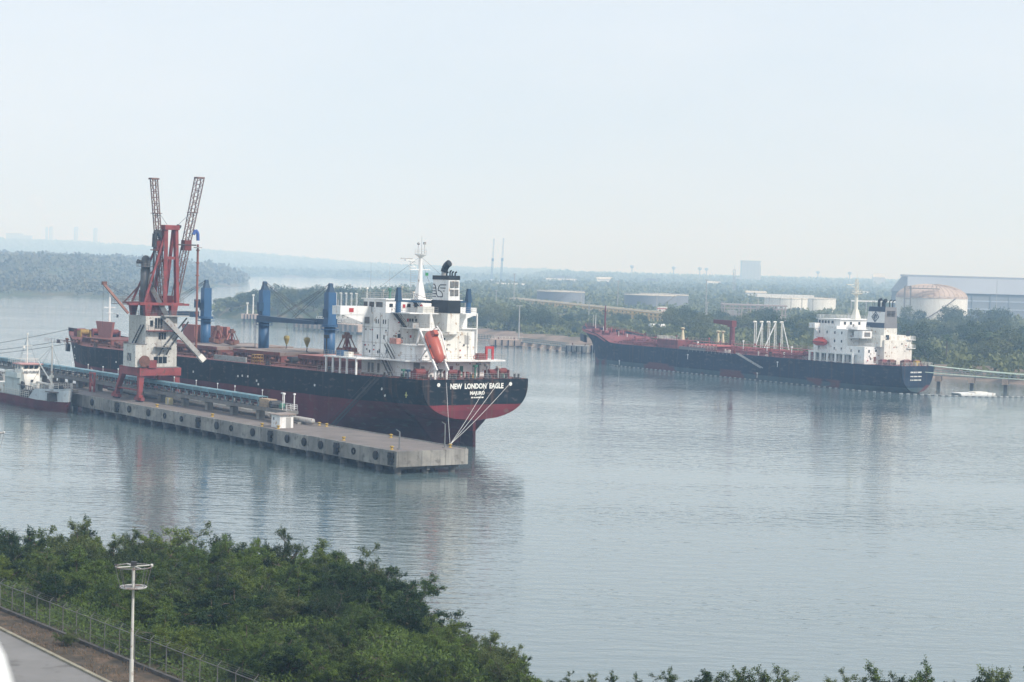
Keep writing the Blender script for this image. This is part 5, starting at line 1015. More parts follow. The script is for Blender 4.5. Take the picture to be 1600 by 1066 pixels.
for z, s0 in ((15.9, 15.5), (18.42, 17.5)):
    MB().box(s0, 21.58, 3.6, 9.0, z, z + .2).build("tier_deck", WHITE, TK); MB().rail([(21.4, 8.9, z + .2), (s0 + .1, 8.9, z + .2), (s0 + .1, 3.8, z + .2)], 1.0, 1.4, .04, 3).build("railing", WHITE, TK)
MB().box(10.8, 13.5, -9.3, -6.0, 15.6, 15.8).box(10.8, 13.5, -9.3, -6.0, 13.0, 13.2).build("tier_deck", WHITE, TK)
MB().rail([(13.4, -9.2, 15.8), (10.9, -9.2, 15.8), (10.9, -6, 15.8)], 1.0, 1.2, .05, 3).rail([(13.4, -9.2, 13.2), (10.9, -9.2, 13.2), (10.9, -6, 13.2)], 1.0, 1.2, .05, 3).build("railing", WHITE, TK)
twh = MB().box(26.5, 36.8, -8.0, 8.0, 18.41, 21.2).build("wheelhouse", WHITE, TK)
MB().box(26.0, 37.3, -8.4, 8.4, 21.21, 21.4).build("wheelhouse_roof", WHITE, twh); MB().rail([(26.2, 8.3, 21.4), (37.1, 8.3, 21.4), (37.1, -8.3, 21.4)], 1.1, 1.4, .04, 3).rail([(26.2, 8.3, 21.4), (26.2, -8.3, 21.4)], 1.1, 1.4, .04, 3).build("railing", WHITE, twh)
for d in (1, -1):
    wg = MB().box(34.2, 37.0, d * 9.4 if d > 0 else -11.6, 11.6 if d > 0 else -9.4, 18.3, 19.9).build("bridge_wing", WHITE, twh)
    MB().hexa([(34.4, d * 9.3, 16.2), (34.7, d * 9.3, 16.2), (34.7, d * 9.45, 16.2), (34.4, d * 9.45, 16.2)], [(34.4, d * 9.3, 18.3), (34.7, d * 9.3, 18.3), (34.7, d * 11.4, 18.3), (34.4, d * 11.4, 18.3)]).build("wing_bracket", WHITE, wg)
MB().box(26.5, 34.2, 8.0, 9.4, 18.4, 19.3).build("wing_bulwark", WHITE, twh)
for s in (36.0, 34.6, 33.2, 31.8, 30.0): MB().box(s - .5, s + .5, 8.0, 8.04, 19.9, 20.8).build("bridge_window", GLASS, twh)
for o in (6, 3.5, 0, -4): MB().box(26.45, 26.5, o - .4, o + .4, 19.7, 20.6).build("bridge_window", GLASS, twh)
for z in (17.2, 14.6, 12.2):
    for s in (34.4, 30.8, 27.2, 24.0): MB().box(s - .28, s + .28, 9.4, 9.44, z - .42, z + .42).build("window", GLASS, thou)
for s in (19.5, 16): MB().box(s - .3, s + .3, 9.4, 9.44, 11.5, 12.3).build("window", GLASS, thou)
for o, z, w, h, x in ((7.0, 17.0, .5, .8, 21.6), (5.0, 17.0, .5, .8, 21.6), (7, 19.6, .5, .8, 21.6), (7.5, 12.0, .6, .9, 13.6), (5.0, 9.4, 1.0, 1.8, 13.6), (4.6, 12.2, .6, .7, 13.6), (1.6, 16.4, 1.4, 1.5, 12.0), (-7.0, 17.6, 1.6, 1.6, 12.0)): MB().box(x - .05, x, o - w / 2, o + w / 2, z - h / 2, z + h / 2).build("window", [GLASS, BROWNRUST][h == 1.8], thou)
MB().box(15.6, 19.4, 4.6, 8.6, 16.12, 18.1).build("deck_store", WHITE, TK); MB().box(15.55, 15.6, 5.4, 7.8, 16.4, 17.7).build("store_opening", GREYST, TK)
# funnel
tf = MB().hexa([(12.4, -2.7, 17.0), (20.4, -2.7, 17.0), (20.4, 2.7, 17.0), (12.4, 2.7, 17.0)], [(12.4, -2.7, 19.2), (20.4, -2.7, 19.2), (20.4, 2.7, 19.2), (12.4, 2.7, 19.2)]).build("funnel", WHITE2, TK)
def fsec(z0, z1, e, mt, nm):
    f0 = (z0 - 19.2) / 6.4; f1 = (z1 - 19.2) / 6.4; w0 = 2.7 - .45 * f0 + e; w1 = 2.7 - .45 * f1 + e; a0 = 12.4 + .2 * f0 - e; a1 = 12.4 + .2 * f1 - e; b0 = 20.6 - .8 * f0 + e; b1 = 20.6 - .8 * f1 + e
    return MB().hexa([(a0, -w0, z0), (b0, -w0, z0), (b0, w0, z0), (a0, w0, z0)], [(a1, -w1, z1), (b1, -w1, z1), (b1, w1, z1), (a1, w1, z1)]).build(nm, mt, tf)
GREYFUN = mk("funnel_grey", (0.20, 0.20, 0.21), 0.6, 0.1)
NAVY = mk("funnel_navy", (0.03, 0.05, 0.085), 0.5, 0.1)
fsec(19.21, 20.8, .0, NAVY, "funnel_band"); fsec(20.8, 24.2, .0, WHITE, "funnel_body"); fsec(24.2, 25.7, .0, NAVY, "funnel_band")
MB().hexa([(12.36, -2.75, 19.22), (12.40, -2.75, 19.22), (12.40, 2.75, 19.22), (12.36, 2.75, 19.22)], [(12.54, -2.3, 25.7), (12.58, -2.3, 25.7), (12.58, 2.3, 25.7), (12.54, 2.3, 25.7)]).build("funnel_back_plate", GREYFUN, tf)
for o0 in (-1.6, 0.2):
    for i in range(4): MB().box(12.30, 12.46, o0, o0 + 1.4, 22.9 + i * .45, 23.15 + i * .45).build("louvre_slat", DARK, tf)
# diamond emblem with a leaf-like mark in it
def fy(z): return 2.7 - .45 * (z - 19.2) / 6.4 + 0.02
dm = MB(); dc = (16.7, 22.55)
def dmp(dx, dz): z = dc[1] + dz; return (dc[0] - dx, fy(z) + .02, z)
for a, b in (((-1.55, 0), (0, 1.55)), ((0, 1.55), (1.55, 0)), ((1.55, 0), (0, -1.55)), ((0, -1.55), (-1.55, 0))): dm.cyl(dmp(*a), dmp(*b), .16, .16, 4)
dm.tube([dmp(0, -1.2), dmp(0, .9)], .14, 4).tube([dmp(-.1, .75), dmp(-.55, .3), dmp(-.75, -.35)], .16, 4).tube([dmp(.1, .75), dmp(.55, .3), dmp(.6, -.4)], .16, 4).tube([dmp(-.35, .1), dmp(-.35, -.7)], .12, 4)
dm.build("emblem", NAVY, tf)
for x, o, r, h in ((17.6, .3, .45, 1.5), (15.6, .2, .62, 1.2), (13.9, -.6, .18, 1.4), (13.3, -1.4, .18, 1.4)): MB().tube([(x, o, 25.6), (x, o, 26 + h), (x - .35, o - .1, 26.4 + h), (x - .9, o - .2, 26.5 + h)], r, 10).build("exhaust_pipe", BLACKP, tf)
for x in (19.6, 19.0): MB().cyl((x, 1, 25.6), (x, 1, 27.4), .07, .07, 5).build("exhaust_pipe", DARK, tf)
# mast
tm = MB().hexa([(27, -1.2, 21.4), (29.4, -1.2, 21.4), (29.4, 1.2, 21.4), (27, 1.2, 21.4)], [(27.6, -.5, 24.5), (28.8, -.5, 24.5), (28.8, .5, 24.5), (27.6, .5, 24.5)]).cyl((28.2, 0, 24.4), (28.2, 0, 29.2), .6, .5, 12).lathe((28.2, 0, 29), [(.5, 0), (1.9, .5), (1.9, .65), (.1, .65)], 12).build("radar_mast", mk("cream_white", (0.70, 0.68, 0.60), 0.5, 0.06), TK)
MB().truss((28.2, 0, 29.6), (28.2, 0, 34.0), .9, .7, 5, .09, .06, (1, 0, 0)).cyl((28.2, 0, 34), (28.2, 0, 36.4), .06, .04, 5).bar((28.2, -1.4, 32.8), (28.2, 1.4, 32.8), .15, .15).bar((28.2, 0, 31.0), (28.2, 3.0, 32.2), .15, .15).box(27.9, 28.5, 1.4, 4.2, 32.2, 32.4).build("mast_top", MATS["cream_white"], tm)
MB().rail([(28.2 + 1.85 * math.cos(a), 1.85 * math.sin(a), 29.65) for a in [i * math.pi / 4 for i in range(9)]], 1.1, .9, .04, 3).build("railing", MATS["cream_white"], tm)
# stern gear
random.seed(30)
for s, o in ((8, 3.5), (7, -2), (6, -5), (8.5, 6.2), (4.5, 1)): MB().cyl((s, o - 1, 9.1), (s, o + 1, 9.1), .75, .75, 12).box(s - .9, s + .9, o - 1.3, o - 1.05, 8.1, 9.6).box(s - .9, s + .9, o + 1.05, o + 1.3, 8.1, 9.6).build("mooring_winch", [WINCHRED, BROWNRUST][int(o) % 2], TK)
MB().box(2, 3.4, -2.6, -1.2, 8.2, 9.7).build("yellow_locker", YELLOW, TK)
for i in range(10): o = 6 - i * 1.25; MB().cyl((1.2, o, 8.2), (1.2, o, 9.1), .2, .2, 8).build("bollard_post", [DARK, WINCHRED, LTGREY][i % 3], TK)
MB().rail([(.3, 6.3, 8.2), (.3, -6.3, 8.2), (8, -9.2, 8.2), (14, -10.4, 8.1)], 1.05, 1.3, .04, 3).rail([(.3, 6.3, 8.2), (8, 9.2, 8.1), (14, 10.3, 8.1), (40, 11.0, 8.0)], 1.05, 1.5, .04, 3).build("railing", WHITE2, TK)
tl = thing("lifeboat", "red enclosed lifeboat in davits beside the tanker's white deckhouse", "lifeboat", T_w(32.6, 10.6, 14.0), THD)
MB().lathe((0, 0, 0), [(.1, -3.0), (.8, -2.6), (1.15, -1.6), (1.2, 0), (1.15, 1.6), (.8, 2.6), (.1, 3.0)], 14, 'x').build("boat_hull", mk("lifeboat_red", (0.50, 0.07, 0.05), 0.5, 0.1), tl, True); MB().box(-.9, .6, -.6, .6, .95, 1.5).build("canopy_hood", MATS["lifeboat_red"], tl); MB().box(-2.6, 2.6, -1.22, 1.22, -.1, .1).build("rubbing_strake", DARK, tl)
for s in (30.4, 34.6): MB().bar((s, 9.4, 11.1), (s, 9.9, 15.6), .3, .4).bar((s, 9.9, 15.6), (s, 10.9, 15.8), .25, .3).build("davit", WHITE, TK)

# ------------------------------------------------------------------ small coastal ship at the left edge (local x forward; bow points to the right)
SS = thing("coaster", "small dark red and white coastal ship with two masts at the left edge", "ship", pier_w(164.5, 3.6), R(125.81 - 180))
def c_deck(s): return interp(s, [(-4, 3.9), (2, 3.9), (5, 2.3), (22, 2.3), (25.5, 4.6), (36.8, 5.2)])
def c_paint(s): return 2.3
def c_stem(z): return interp(z, [(-2, 35.4), (0, 35.8), (2.3, 36.2), (5.2, 36.9)])
def c_half(s, z):
    zt = 5; t = min(1, max(0, (z + 2.2) / 4)); w = interp(s, [(-4, 2.4), (0, 3.0), (5, 3.5)]) * (0.75 + .25 * min(1, t * 1.3))
    e = c_stem(z) - s
    if e < 11: f = max(0, e / 11); w *= max(0, 1 - (1 - f) ** 2.2) ** .85
    return w
sts3 = [-4, -2, 0, 2, 3.5, 5, 8, 14, 20, 22, 23.2, 24.4, 25.5, 27, 29, 31, 33, 34.5, 35.5, 36.3, 36.9]
V, F, T3, I3 = loft_hull(sts3, list(np.linspace(0, 1, 13)), c_half, c_stem, c_deck, lambda s: -2.0)
sh = MB().add(V, F + [T3]).build("hull", hull_material("coaster_hull", (0.50, 0.55, 0.58), (0.115, 0.028, 0.034), 2.28, stain=0.6, upper_noise=0.08), SS, True)
MB().prism([(s, c_half(s, 2.2) - .1) for s in (-4, 0, 5, 12, 20, 26, 31, 35)] + [(s, -c_half(s, 2.2) + .1) for s in (35, 31, 26, 20, 12, 5, 0, -4)], 1.9, 2.15).build("deck", mk("coaster_deck", (0.12, 0.10, 0.09), 0.9, 0.2), sh)
MB().box(22.5, 34.6, -3.0, 3.0, 4.2, 4.4).build("forecastle_deck", MATS["coaster_deck"], SS)
MB().box(32.9, 34.0, -3.55, -1.2, 2.35, 4.1).build("anchor_pocket", DARK, sh)
MB().box(-3, 2.4, -3.0, 3.0, 2.2, 4.6).build("poop_house", WHITE2, SS)
sup = MB().box(2.4, 11.6, -2.6, 2.6, 2.2, 6.2).build("deckhouse", mk("greenish_white", (0.50, 0.56, 0.55), 0.6, 0.1, streak=0.4), SS)
wh = MB().box(7.6, 11.6, -2.2, 2.2, 6.2, 9.2).hexa([(11.6, -2.2, 3.6), (13.0, -1.6, 3.6), (13.0, 1.6, 3.6), (11.6, 2.2, 3.6)], [(11.6, -2.2, 8.2), (11.9, -2.0, 8.2), (11.9, 2.0, 8.2), (11.6, 2.2, 8.2)]).build("wheelhouse", WHITE2, SS)
MB().box(7.2, 12.2, -2.7, 2.7, 9.21, 9.45).build("wheelhouse_roof", mk("pinkish_roof", (0.5, 0.28, 0.27), 0.6, 0.1), wh)
for o in (-1.2, 0, 1.2): MB().box(11.94, 12.0, o - .42, o + .42, 8.35, 9.05).build("window", GLASS, wh)
for s in (8.4, 10.2): MB().box(s - .5, s + .5, -2.25, -2.2, 8.2, 9.0).build("window", GLASS, wh)
letter(wh, "MD PUMAR", 0.8, (12.25, -0.05, 7.55), (R(85), 0, R(90)), 3.6, mk("faded_lettering", (0.22, 0.23, 0.24), 0.7, 0.1))
MB().lathe((12.55, -.1, 5.6), [(.05, .3), (.28, .3), (.28, 0)], 10, 'x').build("porthole", DARK, wh)
MB().box(2.0, 7.6, -3.2, 3.2, 6.2, 6.4).build("boat_deck", WHITE2, SS); MB().box(3.0, 6.2, -2.9, -1.2, 6.4, 7.6).build("deck_store", MATS["greenish_white"], SS)
MB().box(5.0, 11.8, -3.3, -2.3, 6.2, 7.4).build("wing_bulwark", MATS["greenish_white"], SS)
MB().rail([(7.3, -2.6, 9.45), (12.1, -2.6, 9.45), (12.1, 2.6, 9.45), (7.3, 2.6, 9.45)], 1.0, 1.0, .04, 3).rail([(-3.8, -2.9, 4.6), (2, -2.9, 4.6)], 1.0, 1.0, .04, 3).rail([(2.1, -3.1, 6.4), (7.5, -3.1, 6.4)], 1.0, 1.0, .04, 3).rail([(5, -3.4, 2.3), (22, -3.4, 2.3)], 1.3, 1.2, .05, 3).rail([(23, -3.1, 4.5), (30, -3.0, 4.9), (34.5, -1.6, 5.1)], 1.1, 1.2, .05, 3).rail([(23, 3.1, 4.5), (30, 3.0, 4.9), (34.5, 1.6, 5.1)], 1.1, 1.2, .05, 3).build("railing", WHITE2, SS)
MB().box(13.6, 23.0, -2.4, 2.4, 2.2, 3.5).build("trunk_deck", DARK, SS)
for i in range(7): MB().cyl((14.4 + i * 1.3, -1.6, 3.5), (14.4 + i * 1.3, -1.6, 4.6), .12, .12, 6).build("vent_pipe", LTGREY, SS)
MB().box(13.2, 23.4, -2.8, -2.5, 4.7, 4.85).box(13.2, 23.4, 2.5, 2.8, 4.7, 4.85).box(14, 15, -2.8, 2.8, 4.7, 4.85).build("catwalk", GREYST, SS)
am = MB().cyl((9.3, 0, 9.4), (9.3, 0, 15.8), .14, .09, 8).bar((9.3, -1.2, 13.4), (9.3, 1.2, 13.4), .08, .08).bar((9.3, -1.0, 11.6), (9.3, 1.0, 11.6), .08, .08).lathe((9.3, 0, 15.8), [(.1, 0), (.25, .2), (.2, .5)], 8).box(9.1, 9.5, -1.0, -.6, 12.8, 13.4).build("after_mast", WHITE2, SS)
MB().cyl((9.3, 0, 15.3), (9.3, -2.2, 9.5), .03, .03, 4).cyl((9.3, 0, 15.3), (9.3, 2.2, 9.5), .03, .03, 4).cyl((9.3, 0, 15.3), (2.3, 0, 6.5), .03, .03, 4).build("mast_stay", DKROPE, am)
fm3 = MB().cyl((26.6, 0, 4.4), (26.6, 0, 14.2), .24, .16, 10).cyl((26.6, 0, 14.2), (26.6, 0, 15.4), .06, .04, 5).box(26.3, 26.9, -.4, .4, 7.0, 7.6).box(26.2, 27, -.35, .35, 4.4, 5.8).build("foremast", WHITE2, SS)
MB().bar((26.4, 0, 6.0), (20.4, -0.8, 10.4), .2, .2).build("derrick", WHITE2, fm3)
MB().cyl((26.6, 0, 14), (20.4, -.8, 10.4), .03, .03, 4).cyl((26.6, 0, 14), (18, -2.8, 2.4), .03, .03, 4).cyl((26.6, 0, 14), (36, 0, 5.2), .03, .03, 4).cyl((26.6, 0, 14), (18, 2.8, 2.4), .03, .03, 4).build("mast_stay", DKROPE, fm3)
MB().cyl((30.5, -1, 5.0), (30.5, 1, 5.0), .5, .5, 12).build("windlass", DARK, SS)
MB().cyl((18, -1.5, 5.2), (22.5, -1.8, 5.0), .22, .22, 8).cyl((14, 1.2, 5.4), (22, 1.2, 5.2), .25, .25, 8).build("cargo_hose", WHITE2, SS)
MB().lathe((11.9, -2.0, 4.6), [(.3, -.3), (.9, -.25), (.9, .25), (.3, .3)], 12, 'y').build("hose_reel", DARK, SS)
for i, c_ in ((0, -2.0), (1, -.6), (2, .8)): MB().cyl((-2.4 + i * 1.4, c_, 4.6), (-2.4 + i * 1.4, c_, 5.8 + .4 * i), .25, .2, 8).build("deck_ventilator", [WHITE2, LTGREY, GREYST][i], SS)
MB().bar((-3, -2, 5.0), (-2, -2.3, 7.6), .25, .25).build("boat_davit", WHITE2, SS)

for ch in SS.children:
    if ch.name.split('.')[0] in ("poop_house", "deckhouse", "wheelhouse", "boat_deck", "deck_store", "wing_bulwark", "after_mast", "hose_reel"): ch.location.x += 2.6

# ------------------------------------------------------------------ jetties and shore works on the far bank
def at_world(name, lab, cat, x, y, z=0.0, rz=0.0, grp=None): return thing(name, lab, cat, (x, y, z), rz, grp)
def pier_block(x, y, sx, sy, top, rz, lab, mt=PINKCONC, rails=False):
    t = at_world("mooring_dolphin", lab, "dolphin", x, y, 0, rz, "concrete dolphins along the far bank")
    MB().box(-sx / 2, sx / 2, -sy / 2, sy / 2, top - 2.7, top).build("cap", mt, t)
    for i in (-1, 0, 1):
        for j in (-1, 1): MB().cyl((i * sx * .36, j * sy * .36, -3), (i * sx * .36, j * sy * .36, top - 1.5), .5, .5, 8).build("pile", CONCDK, t)
    for i in range(4): MB().box(-sx / 2 + sx * (.2 + .2 * i) - .25, -sx / 2 + sx * (.2 + .2 * i) + .25, -sy / 2 - .35, -sy / 2, .3, top - .2).build("fender", RUBBER, t)
    MB().cyl((sx * .25, 0, top), (sx * .25, 0, top + .8), .25, .3, 8).cyl((-sx * .25, 0, top), (-sx * .25, 0, top + .8), .25, .3, 8).build("bollard", BROWNRUST, t)
    if rails: MB().rail([(-sx / 2, sy / 2, top), (sx / 2, sy / 2, top)], 1.1, 1.5, .05, 2).build("railing", WHITE2, t)
    return t
pier_block(-2.5, 820, 14, 7, 3.0, R(-8), "pinkish concrete dolphin at the left end of the low walkway", PINKCONC, True)
pier_block(28, 775, 12, 8, 3.1, R(-30), "grey concrete dolphin just left of tanker's bow", CONC)
pier_block(-151, 1066, 9, 6, 4.0, 0, "small concrete dolphin with two white posts left of the second blue crane", PINKCONC)
pier_block(36, 772, 5, 6, 3.6, R(-30), "sunlit concrete block right beside the tanker's bow", PINKCONC)
for dx, h, lb_ in ((-1.5, 7.0, "short white post on the small far dolphin"), (1.8, 13, "tall white beacon post on the small far dolphin")):
    t = at_world("beacon", lb_, "beacon", -151 + dx, 1066, 4.0); MB().cyl((0, 0, 0), (0, 0, h * .8), .5, .3, 8).build("post", WHITE2, t); MB().box(-.6, .6, -.6, .6, h * .8, h * .8 + 1).build("lantern", WHITE2, t)
def walkway(p0, p1, z, lab, step=8.5, girder=True, wid=2.0, hh=1.5):
    a = Vector((*p0, 0)); b = Vector((*p1, 0)); L = (b - a).length; rz = math.atan2(b.y - a.y, b.x - a.x)
    t = at_world("walkway", lab, "walkway", p0[0], p0[1], 0, rz)
    MB().box(0, L, -wid / 2, wid / 2, z - .25, z).build("deck", mk("trestle_grey_green", (0.17, 0.20, 0.19), 0.85, 0.2, 0.4), t)
    n = max(1, int(L / step))
    for i in range(n + 1):
        x = L * i / n; MB().box(x - .9, x + .9, -wid / 2 - .3, wid / 2 + .3, z - 2.0, z - .26).build("pile_cap", PINKCONC, t); MB().cyl((x, 0, -3), (x, 0, z - 2), .6, .6, 8).build("pile", CONCDK, t)
    for o in (-wid / 2, wid / 2):
        MB().rail([(0, o, z), (L, o, z)], hh, 1.7, .11, 2).build("railing", MATS["trestle_grey_green"], t)
    return t
walkway((4, 818), (23, 778), 2.3, "low concrete walkway between the two dolphins left of the tanker")
walkway((-40, 850), (-9, 822), 3.0, "low walkway with white railing behind the bulk carrier's stern")
tr = walkway((128, 601), (205, 566), 4.0, "long grey trestle walkway on pinkish piers behind the tanker's stern", 10.4, True, 2.4, 1.5)
walkway((60, 700), (128, 601), 4.0, "grey jetty walkway running behind the tanker's hull", 12)
# tanker's berth: white marine loading arms
def loading_arms(x, y, rz, n, h, lab, bent, top):
    t = at_world("loading_arm_set", lab, "loading arms", x, y, 0, rz)
    MB().box(-2, n * 2.6 + 2, -3, 3, top - 1.2, top).build("platform", CONC, t)
    for i in range(4):
        for j in (-2, 2): MB().cyl((i * n * .8, j, -3), (i * n * .8, j, top - 1.2), .5, .5, 8).build("pile", CONCDK, t)
    for i in range(n):
        x0 = i * 2.6
        a = MB().cyl((x0, 0, top), (x0, 0, top + h), .21, .17, 10).build("riser", WHITE2, t)
        MB().cyl((x0 - .6, 0, top + h), (x0 + .6, 0, top + h), .32, .32, 10).build("swivel", WHITE2, a)
        if bent and i in (1, 3, 4):
            d = (-1, 1)[i > 3]
            MB().cyl((x0 + .4, 0, top + h), (x0 + d * (3.4 if i != 3 else 5.6), -1, top + 1.5), .2, .17, 8).build("outer_arm", WHITE, a)
            MB().cyl((x0 + .4, 0, top + h), (x0 + 1.2, .6, top + .4), .13, .1, 8).build("counter_arm", WHITE, a)
        else: MB().cyl((x0 + .5, -.3, top + h), (x0 + .5, -.3, top + 1), .14, .14, 8).build("outer_arm", WHITE, a)
        MB().box(x0 - .6, x0 + .6, -.6, .6, top, top + 1.0).build("arm_base", WHITE2, a)
    return t
loading_arms(85.5, 655, R(18), 5, 13.6, "white marine loading arms folded in zigzag behind the tanker's deck", True, 4.4)
la = loading_arms(-92, 935, R(-3), 6, 13.0, "row of six upright white loading arms left of the white bridge wing", False, 6.5)
q = at_world("quay", "pinkish concrete quay seen past the third blue deck crane", "quay", -112, 958, 0, math.atan2(-46, 36))
MB().box(0, 60, -1, 12, 1.0, 4.4).build("deck", PINKCONC, q)
for i in range(14): MB().box(i * 4.4, i * 4.4 + 1.4, -1.5, -1, -.5, 4.2).build("fender_panel", CONC, q)
MB().rail([(20, 0, 4.4), (60, 0, 4.4)], 3.0, 2.2, .16, 3).rail([(20, 5, 4.4), (60, 5, 4.4)], 3.5, 2.2, .16, 3).build("pipe_frame", WHITE2, q)
# floating oil boom with white floats around the tanker's stern and side
fb_ = thing("oil_boom", "floating oil boom with a string of white floats around the tanker", "oil boom", T_w(0, 0, 0), THD)
flt = MB().lathe((0, 0, 0), [(.05, -.6), (.16, -.5), (.19, 0), (.16, .5), (.05, .6)], 8, 'x').mesh("float", mk("float_white", (0.34, 0.35, 0.35), 0.7, 0.25), True)
for i in range(62):
    s = 160 - i * 2.6
    put("float", flt, fb_, (s, (12.6 if s < 140 else 12.6 - (s - 140) * .35) - max(0, 12 - s) * .25, .12))
path = [(-2, 8.5), (-10, 2), (-18, -12), (-21, -26), (-12, -44), (-2, -58)]
pts = []
for (x0, y0), (x1, y1) in zip(path[:-1], path[1:]):
    n = int(math.hypot(x1 - x0, y1 - y0) / 2.0)
    for i in range(n): pts.append((x0 + (x1 - x0) * i / n, y0 + (y1 - y0) * i / n, math.atan2(y1 - y0, x1 - x0)))
for x, y, a in pts: put("float", flt, fb_, (x, y, .12), (0, 0, a))
MB().tube([(160, 6, .05), (140, 12.6, .05), (12, 12.6, .05), (-2, 8.5, .05)] + [(x, y, .05) for x, y in path], .1, 4).build("skirt", DARK, fb_)
bg = thing("barge", "flat white work float lying by the tanker's stern", "barge", T_w(-7, -15, 0), THD)
MB().hexa([(-3, -8, -.4), (3, -8, -.4), (2, 5, -.4), (-2, 5, -.4)], [(-3, -8, .5), (3, -8, .5), (2, 6, .5), (-2, 6, .5)]).build("hull", WHITE, bg); MB().box(-1.5, 1.5, -6, -1, .5, .8).build("cover", WHITE2, bg)
for d, z1, lb_ in ((-4.6, 4.5, "upper pale stern rope from the tanker to the trestle at right"), (-5.4, 4.4, "second pale stern rope from the tanker running right"), (-3.0, 4.3, "lowest pale stern rope below the tanker's deck edge")):
    p0 = T_w(0.1, d, 8.4 if d < -4 else 6.4); rope(p0, (210, 568 if d > -5 else 590, z1), .11, lb_, mk("pale_green_rope", (0.45, 0.55, 0.48), 0.9, 0.1), 0.8, "tanker's stern ropes")

# ------------------------------------------------------------------ storage tanks
def tank(x, y, r, h, roof, mt, rmt, lab, stair_a=None):
    t = at_world("storage_tank", lab, "tank", x, y, 3.5)
    w = MB().lathe((0, 0, 0), [(r, -2), (r, h)], 48, 'z', False).build("wall", mt, t, True)
    if roof > 0: rf = MB().lathe((0, 0, h), [(r + .25, -.1)] + [(r * math.cos(a), roof * math.sin(a)) for a in [i * math.pi / 2 / 7 for i in range(7)]] + [(.1, roof)], 48, 'z', False).build("roof", rmt, t, True)
    else: rf = MB().lathe((0, 0, h), [(r + .3, -.35), (r + .3, .2), (r - .5, .25), (.1, .9)], 48, 'z', False).build("roof", rmt, t, True)
    MB().rail([(r * math.cos(a), r * math.sin(a), h) for a in [i * math.pi / 12 for i in range(25)]], 1.1, 4, .07, 2).build("railing", LTGREY, t)
    if stair_a is not None:
        sp_ = MB(); n = 22
        for i in range(n):
            a0 = stair_a + i / n * 1.1; a1 = stair_a + (i + 1) / n * 1.1
            sp_.bar(((r + .5) * math.cos(a0), (r + .5) * math.sin(a0), h * i / n), ((r + .5) * math.cos(a1), (r + .5) * math.sin(a1), h * (i + 1) / n), .9, .5)
        sp_.build("spiral_stair", GREYST, t)
    return t, rf
TKGREY = mk("tank_bluegrey", (0.17, 0.19, 0.22), 0.7, 0.12, 0.08, streak=0.3); TKTOP = mk("tank_roof_tan", (0.50, 0.46, 0.38), 0.8, 0.1, 0.1)
TKWHITE = mk("tank_white", (0.72, 0.72, 0.69), 0.7, 0.08, 0.1, streak=0.5); DOME = mk("dome_rusty_ribs", (0.44, 0.36, 0.31), 0.85, 0.10, 0.15, rust=0.04)
tank(40.5, 1585, 20.5, 12.8, 0, TKGREY, TKTOP, "blue grey oil tank above the middle of the yellow pipe rack", -2.3)
tank(118, 1600, 22.5, 11.8, 0, TKGREY, TKTOP, "larger grey oil tank with tan rim, front one of the pair", -1.6)
tank(134, 1655, 22.0, 12.0, 0, TKGREY, TKTOP, "grey oil tank half hidden behind the larger one")
tank(235, 1600, 18.5, 12.5, 0, TKWHITE, TKTOP, "left white tank of the pair behind the tanker's bridge")
tank(268, 1650, 18.5, 12.5, 0, TKWHITE, TKTOP, "right white tank of the pair behind the tanker's bridge")
tt, rf = tank(290.5, 1290, 24.5, 19.2, 9.5, TKWHITE, DOME, "huge white storage tank with ribbed rusty dome roof at right", -2.2)
for i in range(40):
    a = 2 * math.pi * i / 40; pts = [(24.4 * math.cos(b) * math.cos(a), 24.4 * math.cos(b) * math.sin(a), 19.2 + 9.5 * math.sin(b) + .12) for b in [j * math.pi / 2 / 7 for j in range(7)]]
    MB().tube(pts, .22, 4).build("roof_rib", DOME, rf)
pf = MB()
for dx in (-24, -20): pf.box(dx - .4, dx + .4, -25.5, -24.7, 0, 27)
for z in (6, 12, 18, 24, 26.5): pf.box(-24.4, -19.6, -25.4, -24.8, z, z + .5)
pf.box(-24, 0, -25.0, -24.2, 25.2, 25.8).box(-24, 0, -22.0, -21.2, 25.2, 25.8)
for i in range(8): pf.bar((-24 + i * 3, -24.6, 25.6), (-24 + i * 3 + 1.5, -22, 27.5), .3, .3)
pf.build("pipe_tower", GREYST, tt)
# white canopy and pipe bridge near the white tanks
t = at_world("canopy", "long white flat canopy beside the white tanks", "canopy", 218, 1500, 3.5)
MB().box(-22, 24, -6, 6, 14.0, 16.5).build("roof", WHITE, t)
for i in range(6): MB().box(-21 + i * 8.8, -20.4 + i * 8.8, -5, -4.4, 0, 14).build("post", LTGREY, t)
t = at_world("pipe_bridge", "thin white pipe bridge running behind the tanker's mast and funnel", "pipe bridge", 262, 1440, 3.5)
MB().box(0, 70, -.8, .8, 13.2, 14.4).build("pipe", WHITE, t)
for i in range(7): MB().box(i * 11.6, i * 11.6 + .6, -.5, .5, 0, 13.2).build("post", LTGREY, t)
